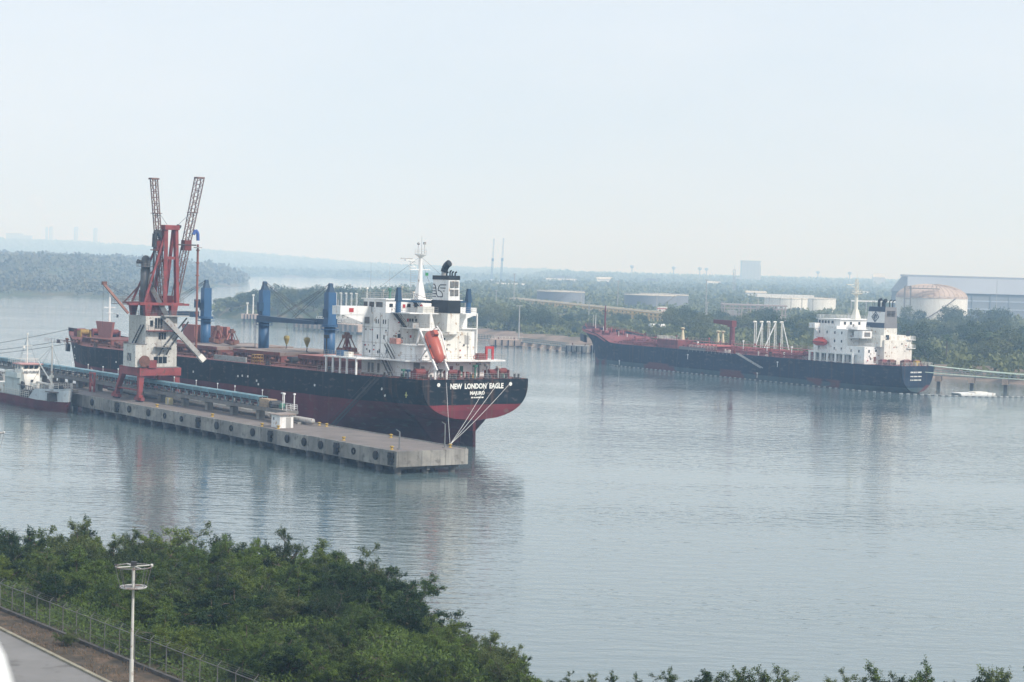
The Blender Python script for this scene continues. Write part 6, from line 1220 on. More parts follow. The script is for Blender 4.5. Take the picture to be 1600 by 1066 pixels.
# warehouse at the right
wh_ = at_world("warehouse", "vast blue grey metal warehouse behind the domed tank", "warehouse", 344, 1620, 3.5)
SHEET = mk("bluegrey_sheeting", (0.21, 0.245, 0.29), 0.7, 0.06, 0.05, streak=0.25); SHEET2 = mk("bluegrey_roof", (0.27, 0.30, 0.34), 0.7, 0.05, 0.03)
Lw = 330.0
MB().box(0, Lw, 0, 70, -2, 21).build("wall", SHEET, wh_)
MB().hexa([(-1, -1.5, 21), (Lw, -1.5, 21), (Lw, 71.5, 21), (-1, 71.5, 21)], [(4, 22, 34.2), (Lw, 22, 34.2), (Lw, 48, 34.2), (4, 48, 34.2)]).build("roof", SHEET2, wh_)
for z in (7, 14): MB().box(0, Lw, -.35, 0, z, z + 1.2).build("wall_band", mk("pale_band", (0.36, 0.41, 0.48), 0.7, 0.05), wh_)
for i in range(20): MB().box(8 + i * 16, 8.8 + i * 16, -.6, 0, -2, 20.9).build("wall_column", SHEET, wh_)
MB().box(0, Lw, 30, 34, 34.2, 36).build("ridge_vent", SHEET2, wh_)
# yellow pipe rack on the bank, running back to the left
rk = at_world("pipe_rack", "long yellow steel pipe rack receding above the trees", "pipe rack", 92, 1112, 3.5, math.atan2(420, -94)); rk.scale = (1, 1, 0.7)
YEL = mk("rack_yellow", (0.46, 0.34, 0.13), 0.7, 0.15, 0.3); RL = 430
bent = MB().box(-.35, .35, -3.4, -2.7, 0, 9).box(-.35, .35, 2.7, 3.4, 0, 9).box(-.3, .3, -4.4, 4.4, 8.6, 9.4).box(-.25, .25, -3, 3, 5.2, 5.8).mesh("rack_bent", YEL)
for i in range(48): put("rack_bent", bent, rk, (i * 9.1, 0, 0))
for o, z, r, m_ in ((-3.6, 9.8, .42, YEL), (-2.2, 9.8, .36, TKTOP), (-1, 9.8, .42, YEL), (.6, 9.8, .3, TKTOP), (2.2, 9.8, .42, YEL), (3.6, 9.8, .36, TKTOP), (-2, 6.2, .36, YEL), (0, 6.2, .36, YEL), (2, 6.2, .36, YEL)): MB().cyl((-2, o, z), (RL, o, z), r, r, 6).build("pipe", m_, rk)
roofp = MB().box(0, 3.2, -3.0, 3.0, 0, .15).mesh("rack_roof_panel", TKTOP)
for i in range(46): put("rack_roof_panel", roofp, rk, (i * 9.1 + .8, 0, 10.6 + .25 * (i % 2)))
MB().box(60, 300, -6.4, -5.6, 1.6, 3.4).build("blue_cover", mk("rack_blue", (0.16, 0.22, 0.42), 0.6, 0.1), rk)
t = at_world("kiosk", "small red and white hut between the pipe rack and far trees", "hut", 107, 1330, 3.5); MB().box(-4, 4, -3, 3, 0, 3).build("wall", WHITE, t); MB().box(-4.4, 4.4, -3.4, 3.4, 3, 3.6).build("roof", SIGNRED, t); MB().box(-3.4, 3.4, -2.4, 2.4, 3.6, 6.8).build("tank_block", WHITE2, t); MB().box(-3.5, 3.5, -2.5, 2.5, 5.2, 5.8).build("stripe", SIGNRED, t)
t = at_world("cylinder_tank", "white horizontal tank end beside the tanker's bow rails", "tank", 71, 960, 3.0); MB().cyl((0, 0, 2.8), (7.5, 3, 2.8), 2.2, 2.2, 16).build("vessel", WHITE, t); MB().box(.8, 1.6, -2, 2, 0, 3).box(6.6, 7.4, 0, 4.4, 0, 3).build("saddle", CONC, t)
# process frames behind the tanker's midships
t = at_world("pipe_gantry", "pinkish grey lattice gantry of pipes above the tanker's deck crane", "gantry", 131, 1150, 3.5)
PKG = mk("gantry_pinkgrey", (0.33, 0.29, 0.29), 0.8, 0.12, 0.3)
for i in range(8):
    for j in (0, 14): MB().box(i * 5.4 - .3, i * 5.4 + .3, j - .3, j + .3, 0, 12.5 + (1.5 if i in (0, 3) else 0)).build("column", PKG, t)
for j in (0, 14):
    for z in (6.5, 10.2, 12.2): MB().box(-1, 39, j - .25, j + .25, z, z + .45).build("beam", PKG, t)
for i in range(8): MB().box(i * 5.4 - .2, i * 5.4 + .2, 0, 14, 12.0, 12.4).build("cross_beam", PKG, t)
for k in range(6): MB().cyl((-1, 2 + k * 2, 12.8), (39, 2 + k * 2, 12.8), .28, .28, 6).build("pipe", [PKG, LTGREY][k % 2], t)
MB().box(2, 8.5, 4, 12, 0, 9).build("cold_box", LTGREY, t); MB().cyl((14, 6, 0), (14, 6, 9), 1.6, 1.6, 12).build("vessel", LTGREY, t); MB().cyl((21, 8, 0), (21, 8, 7), 2.2, 2.2, 12).build("vessel", WHITE2, t)
for k in range(3): MB().box(26 + k * 4, 28 + k * 4, 4, 8, 0, 5 + k).build("plant_block", [LTGREY, PKG, WHITE2][k], t)
t = at_world("blue_frame", "small bright blue pipe frame among the far trees", "frame", 123, 1240, 3.5); MB().box(-2.6, 2.6, -2, 2, 6, 6.4).build("beam", BLUE, t); [MB().box(x - .25, x + .25, -2, -1.5, 0, 6).build("post", BLUE, t) for x in (-2.4, 0, 2.4)]; MB().bar((-2.6, -1.8, 6.2), (-9, -1.8, 8.2), .3, .3).build("brace", BLUE, t)
for x, y, r, lb_ in ((97, 1080, 5, "small cream gravel heap right of the yellow pipe rack's end"), (110, 1075, 6, "larger cream gravel heap right of the first one")): tag(MB().lathe((0, 0, 0), [(r, -1), (r * .72, 1.4), (r * .35, 2.6), (.2, 3.0)], 14).build("gravel_heap", mk("cream_gravel", (0.42, 0.37, 0.28), 0.95, 0.15), None, False, (x, y, 3.8)), lb_, "heap", "gravel heaps")

# ------------------------------------------------------------------ masts and lamp posts on the far bank
def mast(x, y, h, lab, head=True, mt=LTGREY, z=3.5, r=.22, grp="lamp masts on the far bank"):
    t = at_world("lamp_mast", lab, "lamp mast", x, y, z, 0, grp)
    MB().cyl((0, 0, 0), (0, 0, h), r * 1.5, r, 6).build("pole", mt, t)
    if head: MB().box(-1.3, 1.3, -.25, .25, h, h + .35).build("lamp_head", mt, t)
mast(0.5, 1350, 27, "tall lamp mast rising above the left end of the pipe rack"); mast(3, 838, 15, "lamp mast on the pinkish dolphin by the low walkway", True, LTGREY, 2.5)
mast(76, 1350, 24, "thin grey lamp mast in front of the front grey tank"); mast(128, 1232, 27, "tall grey mast standing right of the grey tank pair"); mast(415, 1595, 33, "tall grey mast in front of the blue warehouse", False)
mast(-12, 1300, 15, "lamp mast left of the blue grey tank, shorter one"); mast(52, 1420, 14, "lamp mast in front of the blue grey tank"); mast(43, 1050, 13, "white lamp mast standing in the trees left of tanker's bow")
mast(99, 1280, 15, "lamp mast right of the red and white hut"); mast(116, 1110, 14, "lamp mast near the gravel heaps"); mast(33.5, 770, 17, "thin pole standing at the water just left of tanker's bow", False, LTGREY, -1, .16)
mast(190, 1050, 11, "pale lamp mast among trees above tanker's funnel"); mast(265, 900, 12, "pale lamp mast in the trees right of the tanker's funnel"); mast(360, 1560, 15, "short mast in the yard left of the tall warehouse mast", False); mast(440, 1560, 16, "short mast in the yard at far right", False)
def lattice(x, y, h, w, lab, z=3.5):
    t = at_world("radio_mast", lab, "radio mast", x, y, z); MB().truss((0, 0, 0), (0, 0, h), w, w * .6, 12, .3, .16, (1, 0, 0)).build("lattice", LTGREY, t); MB().box(-2.2, 2.2, -2.2, 2.2, h - 4, h - 1).build("aerial_panel", WHITE2, t); MB().cyl((0, 0, h), (0, 0, h + 6), .15, .1, 5).build("aerial", LTGREY, t)
lattice(332, 2800, 40, 4.0, "white lattice radio mast left of the far grey tower")
# far grey tower block and its low wings
t = at_world("tower_building", "large pale grey concrete tower standing far off on the horizon", "building", 699, 5500, 4)
PALE = mk("pale_concrete", (0.36, 0.38, 0.40), 0.9, 0.08, 0.02)
MB().box(-27, 27, -20, 20, 0, 74).build("wall", PALE, t); MB().box(-44, -27, -18, 18, 0, 26).build("wing", PALE, t); MB().box(-27.5, 27.5, -20.5, 20.5, 74, 76).build("parapet", LTGREY, t); MB().box(28, 31, -6, 0, 0, 62).build("lift_shaft", PALE, t)
for i in range(5): MB().box(-24 + i * 10.4, -18 + i * 10.4, -20.3, -20, 4, 70).build("wall_bay", mk("pale_bay", (0.30, 0.33, 0.37), 0.9, 0.05, 0.02), t)
for x, y, h, lb_ in ((-47, 3900, 94, "left one of two slim far cranes on the horizon"), (-27, 3905, 96, "right one of two slim far cranes on the horizon")):
    t = at_world("harbour_crane", lb_, "crane", x, y, 3, 0, "far harbour cranes"); MB().box(-3, 3, -3, 3, 0, 9).build("base", WHITE2, t); MB().truss((0, 0, 8), (1.5, 0, h * .52), 3.4, 2.8, 8, .45, .25, (1, 0, 0)).build("lower_boom", DKBLUE, t); MB().truss((1.5, 0, h * .52), (3.2, 0, h), 2.8, 1.8, 10, .4, .2, (1, 0, 0)).build("upper_boom", LTGREY, t); MB().box(-1, 4, -2, 2, h * .5, h * .56).build("boom_joint", DKBLUE, t)
COAL = mk("coal", (0.045, 0.047, 0.05), 0.95, 0.2, 0.05)
for x, y, w, h, lb_ in ((112, 4150, 62, 20, "dark coal heap on the horizon above the blue grey tank"), (316, 4250, 44, 19, "dark coal heap on the horizon above the grey tank pair")): tag(MB().hexa([(-w, -30, 0), (w, -30, 0), (w * .9, 30, 0), (-w * .9, 30, 0)], [(-w * .25, -4, h), (w * .2, -5, h * .94), (w * .15, 5, h * .9), (-w * .2, 4, h * .97)]).build("coal_heap", COAL, None, False, (x, y, 4)), lb_, "heap", "coal heaps")
for x, y, sx, h, c_, lb_ in ((95, 3700, 60, 12, WHITE2, "long pale shed on the horizon left of the left coal heap"), (185, 3800, 30, 16, WHITE, "white block building between the two coal heaps"), (420, 3900, 26, 14, WHITE, "small white far building right of the coal heaps"), (300, 2300, 24, 10, WHITE, "white roofed far building left of the radio mast"), (560, 3000, 26, 9, WHITE, "white roofed building right of the radio mast"), (-10, 2750, 50, 8, WHITE2, "low pale shed below the far cranes"), (1060, 5400, 34, 38, PALE, "small pale block on the horizon left of the warehouse")):
    t = at_world("shed", lb_, "building", x, y, 3.5, 0, "far buildings"); MB().box(-sx / 2, sx / 2, -8, 8, 0, h).build("wall", c_, t); MB().hexa([(-sx / 2 - 1, -9, h), (sx / 2 + 1, -9, h), (sx / 2 + 1, 9, h), (-sx / 2 - 1, 9, h)], [(-sx / 2 - 1, -.5, h * 1.25), (sx / 2 + 1, -.5, h * 1.25), (sx / 2 + 1, .5, h * 1.25), (-sx / 2 - 1, .5, h * 1.25)]).build("roof", TKTOP, t)
for x, y, lb_ in ((330, 5200, "leftmost of the tiny water towers on the horizon"), (455, 5300, "second tiny water tower on the horizon"), (525, 5250, "third tiny water tower on the horizon"), (580, 5600, "tiny water tower just left of the radio mast"), (900, 5500, "tiny water tower right of the far grey tower"), (985, 5450, "rightmost tiny water tower, left of the warehouse")):
    t = at_world("water_tower", lb_, "water tower", x, y, 4, 0, "far water towers"); MB().cyl((0, 0, 0), (0, 0, 44), 1.6, 1.3, 8).build("shaft", PALE, t); MB().lathe((0, 0, 42), [(1.5, 0), (5.5, 4), (5.5, 8), (.5, 10)], 12).build("bowl", PALE, t)
# power station on the far left hill
t = at_world("power_station", "hazy power station block on the far left hill", "power station", -2375, 9500, 88)
t.scale = (1.58, 1, 1.58)
MB().box(-140, -90, -20, 20, 0, 36).build("boiler_house", PALE, t); MB().box(-90, 130, -20, 20, 0, 18).build("turbine_hall", PALE, t); MB().box(-100, -60, -15, 15, 18, 30).build("coal_bunker", PALE, t)
for x, z1, r, lb_ in ((-2397, 183, 7, "leftmost hazy chimney on far hill, thinner of the close pair"), (-2376, 184, 10, "smoking hazy chimney, right one of the close pair"), (-2247, 187, 11, "hazy chimney standing alone between the pair and the last"), (-2148, 184, 11, "rightmost hazy chimney on the far left hill")):
    t = at_world("chimney", lb_, "chimney", x, 9515, 60, 0, "power station chimneys"); MB().cyl((0, 0, 0), (0, 0, z1 - 60), r * 1.15, r * .85, 14).build("stack", PALE, t); MB().cyl((0, 0, z1 - 75), (0, 0, z1 - 69), r * 1.1, r * 1.1, 14).build("collar", LTGREY, t)

# ------------------------------------------------------------------ vegetation
def leaf_material(name, a, b, trans=0.13, nscale=0.9):
    m = bpy.data.materials.new(name); m.use_nodes = True; N = m.node_tree.nodes; L = m.node_tree.links
    p = N["Principled BSDF"]; p.inputs["Roughness"].default_value = 0.65; p.inputs["Specular IOR Level"].default_value = 0.25
    tc = N.new("ShaderNodeTexCoord"); n = N.new("ShaderNodeTexNoise"); n.inputs["Scale"].default_value = nscale; n.inputs["Detail"].default_value = 5.0
    oi = N.new("ShaderNodeObjectInfo"); ad = N.new("ShaderNodeMath"); ad.operation = 'MULTIPLY_ADD'; ad.inputs[1].default_value = 0.55; ad.inputs[2].default_value = -0.27
    L.new(tc.outputs["Object"], n.inputs["Vector"]); L.new(oi.outputs["Random"], ad.inputs[0])
    s_ = N.new("ShaderNodeMath"); s_.operation = 'ADD'; L.new(n.outputs["Fac"], s_.inputs[0]); L.new(ad.outputs[0], s_.inputs[1])
    r = N.new("ShaderNodeMapRange"); r.inputs["From Min"].default_value = 0.32; r.inputs["From Max"].default_value = 0.70; L.new(s_.outputs[0], r.inputs["Value"])
    x = N.new("ShaderNodeMix"); x.data_type = 'RGBA'; x.inputs["A"].default_value = (*a, 1); x.inputs["B"].default_value = (*b, 1); L.new(r.outputs["Result"], x.inputs["Factor"])
    t = N.new("ShaderNodeBsdfTranslucent"); ms = N.new("ShaderNodeMixShader"); ms.inputs[0].default_value = trans
    L.new(x.outputs["Result"], p.inputs["Base Color"]); L.new(x.outputs["Result"], t.inputs["Color"])
    L.new(p.outputs["BSDF"], ms.inputs[1]); L.new(t.outputs["BSDF"], ms.inputs[2]); L.new(ms.outputs[0], N["Material Output"].inputs["Surface"])
    return m
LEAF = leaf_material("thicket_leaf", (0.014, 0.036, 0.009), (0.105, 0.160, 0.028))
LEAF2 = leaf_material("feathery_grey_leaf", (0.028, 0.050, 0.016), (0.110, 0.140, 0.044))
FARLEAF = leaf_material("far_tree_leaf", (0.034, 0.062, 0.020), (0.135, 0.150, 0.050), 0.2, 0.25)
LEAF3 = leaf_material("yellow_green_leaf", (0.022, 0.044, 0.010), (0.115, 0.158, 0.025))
BARK = mk("bark", (0.11, 0.085, 0.065), 0.95, 0.2, 3.0)
def leaf_quads(P, D, l, w, rng, Nn=None):
    n = len(P); D = D / (np.linalg.norm(D, axis=1, keepdims=True) + 1e-9); S = np.cross(D, rng.normal(size=(n, 3)) if Nn is None else Nn); S /= (np.linalg.norm(S, axis=1, keepdims=True) + 1e-9)
    l = l[:, None]; w = w[:, None]
    V = np.stack([P, P + D * l * .5 + S * w * .5, P + D * l, P + D * l * .5 - S * w * .5], 1).reshape(-1, 3)
    return V, np.arange(4 * n).reshape(n, 4)
def near_tree(seed, H, Rr, nl, dens, leaf, lsize, droop, twigup):
    rng = np.random.default_rng(seed); rnd = random.Random(seed); wood = MB(); TP = []; TD = []; CP = []; CN = []
    def rv(s): return Vector(rng.normal(size=3) * s)
    base = Vector((0, 0, -.4)); fork = Vector((rng.normal() * .15, rng.normal() * .15, H * .16)); wood.cyl(base, fork, H * .035, H * .028, 7)
    for i in range(nl):
        az = 2 * math.pi * (i + rnd.uniform(-.3, .3)) / nl; el = R(rnd.uniform(28, 78)); L = H * rnd.uniform(.55, .86)
        rad = Rr / H * 1.15
        d = Vector((math.cos(az) * math.cos(el) * rad * 1.6, math.sin(az) * math.cos(el) * rad * 1.6, math.sin(el))); pts = [fork.copy()]
        for k in range(5): d = (d + rv(.16) + Vector((0, 0, -droop * k * .05))); pts.append(pts[-1] + d * (L / 5))
        for k in range(5): wood.cyl(pts[k], pts[k + 1], H * .018 * (1 - k * .17), H * .018 * (1 - (k + 1) * .17), 5)
        for j in range(dens[0]):
            f = rnd.uniform(.15, 1) * 4.99; k = int(f); p = pts[k].lerp(pts[k + 1], f - k)
            sd = (d.normalized() * .5 + rv(.75) + Vector((0, 0, .25))).normalized(); sl = H * rnd.uniform(.13, .28); q = p + sd * sl; mid = p.lerp(q, .5) + rv(.05)
            wood.cyl(p, mid, H * .006, H * .004, 4, False); wood.cyl(mid, q, H * .004, H * .002, 4, False)
            cr_ = rnd.uniform(.25, .55) * H / 6; m_c = 34; v = rng.normal(size=(m_c, 3)); v /= np.linalg.norm(v, axis=1, keepdims=True); v[:, 2] = v[:, 2] * .9 + .1
            CP.append(np.array(q)[None] + v * cr_ * rng.uniform(.8, 1.08, (m_c, 1)) * np.array([1.0, 1.0, .95])); CN.append(v)
            for tw in range(dens[1]):
                g = rnd.uniform(.2, 1); tp = p.lerp(q, g); td = (sd * .6 + rv(.6) + Vector((0, 0, twigup))).normalized(); tl = rnd.uniform(.35, 1.15) * H / 6
                n = dens[2]; fs = np.linspace(.05, 1, n) * tl
                c = np.array(td); curve = np.array((0, 0, -droop * .25))
                P = np.array(tp)[None] + c[None] * fs[:, None] + curve[None] * (fs[:, None] ** 2)
                TP.append(P + rng.normal(size=P.shape) * .03); sdv = np.cross(c, rng.normal(size=3)); sdv /= np.linalg.norm(sdv) + 1e-9
                TD.append(c[None] * .6 + sdv[None] * np.where(np.arange(n) % 2, 1, -1)[:, None] * .9 + rng.normal(size=(n, 3)) * .35)
    P = np.concatenate(TP); D = np.concatenate(TD); n = len(P)
    P[:, 2] = np.maximum(P[:, 2], 0.05)
    V, Fq = leaf_quads(P, D, rng.uniform(.7, 1.3, n) * lsize, rng.uniform(.7, 1.2, n) * lsize * .45, rng)
    P = np.concatenate(CP); Nn = np.concatenate(CN) + rng.normal(size=P.shape) * .38; P[:, 2] = np.maximum(P[:, 2], 0.05); n = len(P)      # leaf sprays lying over each bough, facing outward
    Dn = np.cross(Nn, rng.normal(size=P.shape)); V2, F2 = leaf_quads(P, Dn, rng.uniform(.8, 1.5, n) * lsize, rng.uniform(.8, 1.3, n) * lsize * .55, rng, Nn)
    Fq = np.concatenate([Fq, F2 + len(V)]); V = np.concatenate([V, V2])
    return wood.mesh("trunk", BARK, True), fastmesh("crown", V, Fq, leaf)
NEAR = [near_tree(1, 6.0, 3.2, 7, (12, 10, 14), LEAF, .22, .25, .6), near_tree(2, 6.0, 3.6, 8, (12, 10, 14), LEAF, .20, .4, .5), near_tree(3, 6.0, 2.8, 6, (13, 11, 15), LEAF2, .18, .15, .9),
        near_tree(4, 6.0, 4.0, 9, (11, 10, 14), LEAF3, .21, .7, .3), near_tree(5, 6.0, 3.4, 8, (12, 10, 14), LEAF2, .19, .6, .5), near_tree(6, 6.0, 4.4, 10, (11, 10, 14), LEAF, .23, .9, .25)]
def plant_tree(proto, x, y, z, h, lab, grp, rz, wide=1.0, name="shrub_tree", cat="tree", base=6.0):
    t = thing(name, lab, cat, (x, y, z), rz, grp); s = h / base; t.scale = (s * wide, s * wide, s)
    put("trunk", proto[0], t); put("crown", proto[1], t); return t
random.seed(77)
KEY = [(-39.7, 173, 8.5, 2, "tallest tree at left of the near thicket, standing against the water"), (-47.5, 176, 6.3, 0, None), (-53, 179, 6.2, 4, None), (-34.6, 174, 6.2, 0, None), (-28.4, 176, 6.9, 1, "rounded tree just right of the near lamp mast's top"), (-21.6, 177, 7.6, 2, "tallest tree in the middle of the near thicket"), (-25, 174, 6.8, 0, None), (-17, 174, 7.0, 3, None), (-13.7, 170, 6.9, 4, "feathery tree on the right shoulder of the near thicket"), (-10.5, 163, 6.3, 1, None), (-7.6, 156, 6.0, 5, "drooping tree overhanging the water at the thicket's right flank"), (-5, 149, 5.4, 3, None), (-0.8, 140, 5.9, 2, "spiky small tree at the right end of the near thicket"), (0.9, 135.5, 5.0, 0, None),
       (17.1, 128, 7.0, 3, "dark bushy treetop alone at the bottom edge, right of centre"), (20.2, 128, 6.4, 2, None), (25.1, 128, 6.5, 4, None), (29.1, 128, 7.1, 0, "left treetop of the clump at the bottom right corner"), (32.6, 128, 7.2, 1, None), (35.8, 128, 7.35, 3, "treetop in the very bottom right corner"), (4.4, 131, 5.5, 4, None), (6.5, 130, 5.8, 2, None), (8.6, 130, 5.5, 0, None), (10.8, 130, 5.7, 4, None), (14.7, 130, 6.1, 5, None), (27.2, 128, 6.7, 2, None), (34.3, 128, 7.2, 2, None), (23.0, 128, 6.2, 2, None), (12.6, 130, 5.6, 0, None)]
GRP = "shrubby trees of the near thicket"
def zone(x, y):      # what sets apart the shrubs that look alike: where in the thicket they stand
    if x > 4: return "one of the small treetops showing along the bottom edge right of centre", "treetops along the bottom edge"
    left = x < -24
    if float(sdist(np.array([x]), np.array([y]), SHORE)[0]) < 11: return ("one of the leafy shrubs at the thicket's water side, left of its middle" if left else "one of the leafy shrubs at the thicket's water side, right of its middle"), "thicket shrubs on the water side, " + ("left" if left else "right")
    if (x - fa.x) * fn_.x + (y - fa.y) * fn_.y < 10: return ("one of the low leafy shrubs close behind the fence, left of lamp mast" if x < -29 else "one of the low leafy shrubs close behind the fence, right of lamp mast"), "shrubs close behind the fence, " + ("left" if x < -29 else "right")
    return ("one of the leafy shrubs deep in the thicket, left of its middle" if left else "one of the leafy shrubs deep in the thicket, right of its middle"), "shrubs deep in the thicket, " + ("left" if left else "right")
fn_ = Vector((-fd.y, fd.x, 0)); fn_ = fn_ if fn_.y > 0 else -fn_
for x, y, top, k, lb_ in KEY:
    g = float(bank_height(x, y)); plant_tree(NEAR[k], x, y, g, (top - g) * (0.89 if 4 < x < 16 else 0.93 if x > 16 else 1.0 if x > -12 else 1.05) + (0.0 if x > 4 else .3), lb_ or zone(x, y)[0], GRP if lb_ else zone(x, y)[1], random.uniform(0, 6.28), 1.0 if top - g > 4.5 else 1.15)
n = 0; placed = [(a[0], a[1]) for a in KEY]; tries = 0
fn_ = Vector((-fd.y, fd.x, 0)); fn_ = fn_ if fn_.y > 0 else -fn_
while n < 88 and tries < 6000:
    tries += 1; x = random.uniform(-58, 2); y = random.uniform(128, 190)
    if ((Vector((x, y, 0)) - fa).dot(fn_)) < 3.0: continue
    if float(sdist(np.array([x]), np.array([y]), SHORE)[0]) < 3.0: continue
    if any((x - a) ** 2 + (y - b) ** 2 < 3.6 for a, b in placed): continue
    g = float(bank_height(x, y)); lim = 6.4 - 0.055 * max(0, 176 - y); h = random.uniform(2.6, max(3.0, lim - g * .5)) * (0.75 if x > -8 else 1.0)
    placed.append((x, y)); n += 1
    plant_tree(random.choice(NEAR), x, y, g, h, *zone(x, y), random.uniform(0, 6.28), random.uniform(1.05, 1.4))
plant_tree(NEAR[4], -33.4, 141.6, 4.1, 1.3, "small round green shrub on the dry verge by the kerb", None, 0.4, 1.25, "verge_shrub", "shrub")
# low growth between the shrubs
rng = np.random.default_rng(9)
cx = rng.uniform(-60, 12, 40000); cy = rng.uniform(120, 200, 40000); sd_ = sdist(cx, cy, SHORE); dist = (cx - fa.x) * fn_.x + (cy - fa.y) * fn_.y
ok = (sd_ > 1.0) & (dist > 0.5); cx = cx[ok]; cy = cy[ok]
dens_ = vnoise(cx, cy, 5, 4); ok = dens_ > .12; cx = cx[ok]; cy = cy[ok]
m_ = 6; X = np.repeat(cx, m_) + rng.normal(size=len(cx) * m_) * .25; Y = np.repeat(cy, m_) + rng.normal(size=len(cx) * m_) * .25; Z = bank_height(X, Y) + rng.uniform(0, .7, len(X))
D = rng.normal(size=(len(X), 3)) + np.array([0, 0, .6]); V, Fq = leaf_quads(np.stack([X, Y, Z], 1), D, rng.uniform(.2, .4, len(X)), rng.uniform(.08, .16, len(X)), rng)
tag(put("undergrowth", fastmesh("undergrowth", V, Fq, LEAF)), "low green undergrowth covering the near bank", "undergrowth", kind="stuff")
# dry grass on the verge
gx_ = rng.uniform(-66, -10, 60000); gy_ = rng.uniform(108, 180, 60000)
dist = (gx_ - fa.x) * fn_.x + (gy_ - fa.y) * fn_.y; dk_ = (gx_ - c0.x) * (-cn.x) + (gy_ - c0.y) * (-cn.y)
ok = (dist < .6) & (dk_ > .25) & (vnoise(gx_, gy_, 1.6, 6) > .35); gx_ = gx_[ok]; gy_ = gy_[ok]
P = np.stack([gx_, gy_, np.full(len(gx_), 4.1)], 1); D = rng.normal(size=P.shape) * .45 + np.array([0, 0, 1.0]); V, Fq = leaf_quads(P, D, rng.uniform(.15, .4, len(P)), rng.uniform(.03, .06, len(P)), rng)
tag(put("dry_grass", fastmesh("dry_grass", V, Fq, mk("dry_grass_blade", (0.16, 0.115, 0.075), 0.9, 0.35, 1.5))), "dry brown grass on the verge", "grass", kind="stuff")

# far trees
def far_tree(seed, nclump, H=12.0, Rr=5.5, flat=1.0):
    rng = np.random.default_rng(seed); TPs = []; TDs = []; Ls = []
    for i in range(nclump):
        u = rng.normal(size=3); u /= np.linalg.norm(u); rr = rng.uniform(.45, 1.0) ** .6
        c = np.array([u[0] * Rr * rr, u[1] * Rr * rr, H * .58 + u[2] * H * .40 * flat * rr]); cr = rng.uniform(.9, 1.9)
        if c[2] < H * .12: continue
        k = 26; v = rng.normal(size=(k, 3)); v /= np.linalg.norm(v, axis=1, keepdims=True); TPs.append(c + v * cr * rng.uniform(.5, 1, (k, 1)) * np.array([1.15, 1.15, .8])); TDs.append(v * .7 + rng.normal(size=(k, 3)) * .6); Ls.append(rng.uniform(.5, 1.1, k))
    P = np.concatenate(TPs); D = np.concatenate(TDs); l = np.concatenate(Ls); P[:, 2] = np.maximum(P[:, 2], .2)
    V, Fq = leaf_quads(P, D, l, l * rng.uniform(.45, .75, len(l)), rng)
    wood = MB().cyl((0, 0, -1.5), (0, 0, H * .5), .35, .2, 6)
    for i in range(5): a = i * 1.26 + seed; wood.cyl((0, 0, H * (.2 + .05 * i)), (math.cos(a) * Rr * .6, math.sin(a) * Rr * .6, H * .62), .16, .06, 4)
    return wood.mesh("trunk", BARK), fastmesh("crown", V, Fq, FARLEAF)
FARP = [far_tree(31, 62), far_tree(32, 74, 12, 6.5, .8), far_tree(33, 56, 12, 4.6, 1.05), far_tree(34, 80, 12, 7.2, .75), far_tree(35, 66, 12, 5.6, .95)]
def blocked(x, y):
    b = np.zeros(np.shape(x), bool)
    for tx, ty, tr_ in ((40.5, 1585, 25), (118, 1600, 27), (134, 1655, 26), (235, 1600, 24), (268, 1650, 24), (290.5, 1290, 28), (150, 1157, 26), (92, 1075, 8), (108, 1075, 9), (107, 1330, 10), (76, 990, 8)): b |= (x - tx) ** 2 + (y - ty) ** 2 < tr_ * tr_
    ax, ay, bx_, by_ = 92, 1112, -2, 1535; ex, ey = bx_ - ax, by_ - ay; t = np.clip(((x - ax) * ex + (y - ay) * ey) / (ex * ex + ey * ey), 0, 1); b |= np.hypot(x - ax - t * ex, y - ay - t * ey) < 13
    b |= (x > 320) & (x < 700) & (y > 1330) & (y < 1700); b |= (x > 190) & (x < 250) & (y > 1480) & (y < 1520)
    b |= (x > -118) & (x < -60) & (y < 975)
    return b
def far_zone(lab, grp, x, y):
    sd = float(sdist(np.array([x]), np.array([y]), NORTH)[0])
    if grp == "trees on the wooded point":
        w = "low tree at the left tip of the wooded point" if x < -150 else "tree on the wooded point seen between the blue deck cranes" if x < -95 else "tree on the wooded point seen beside the white bridge"
        return "one of the " + w.replace("tree ", "trees ", 1), grp + ", " + w.split(" of ")[-1]
    if grp == "trees on the bank left of the tanker":
        w = "front-row trees along the dirt bank left of the tanker's bow" if sd < 60 else "trees between the dirt bank and the yellow pipe rack"
        return "one of the " + w, w
    if grp == "trees on the bank behind the tanker":
        w = "trees seen above the tanker's red deck" if x < 135 else "shore trees behind the trestle right of the tanker" if sd < 45 else "trees between the shore grove and the domed tank"
        return "one of the " + w, w
    return lab, grp
random.seed(123); placedf = []
def far_stand(count, box, hmin, hmax, shore_gap, lab, grp, gap, shoremax=1e9):
    n = 0; tries = 0
    while n < count and tries < 20000:
        tries += 1; x = random.uniform(box[0], box[1]); y = random.uniform(box[2], box[3]); sd = float(sdist(np.array([x]), np.array([y]), NORTH)[0])
        if sd < shore_gap or sd > shoremax or bool(blocked(np.array([x]), np.array([y]))[0]): continue
        if any((x - a) ** 2 + (y - b) ** 2 < gap * gap for a, b in placedf): continue
        placedf.append((x, y)); n += 1; h = random.uniform(hmin, hmax)
        h = h * (0.62 if 22 < x < 80 and y > 760 else 1.0) * (min(1.0, max(.42, (x + 205) / 60)) if x < -110 else 1.0); plant_tree(random.choice(FARP), x, y, float(land_height(x, y)), h, *far_zone(lab, grp, x, y), random.uniform(0, 6.28), random.uniform(.9, 1.25), "bank_tree", "tree", 12.0)
far_stand(90, (-196, -20, 905, 1260), 8, 14.5, 2, "one of the green trees on the wooded point behind the bulk carrier", "trees on the wooded point", 6.5, 75)
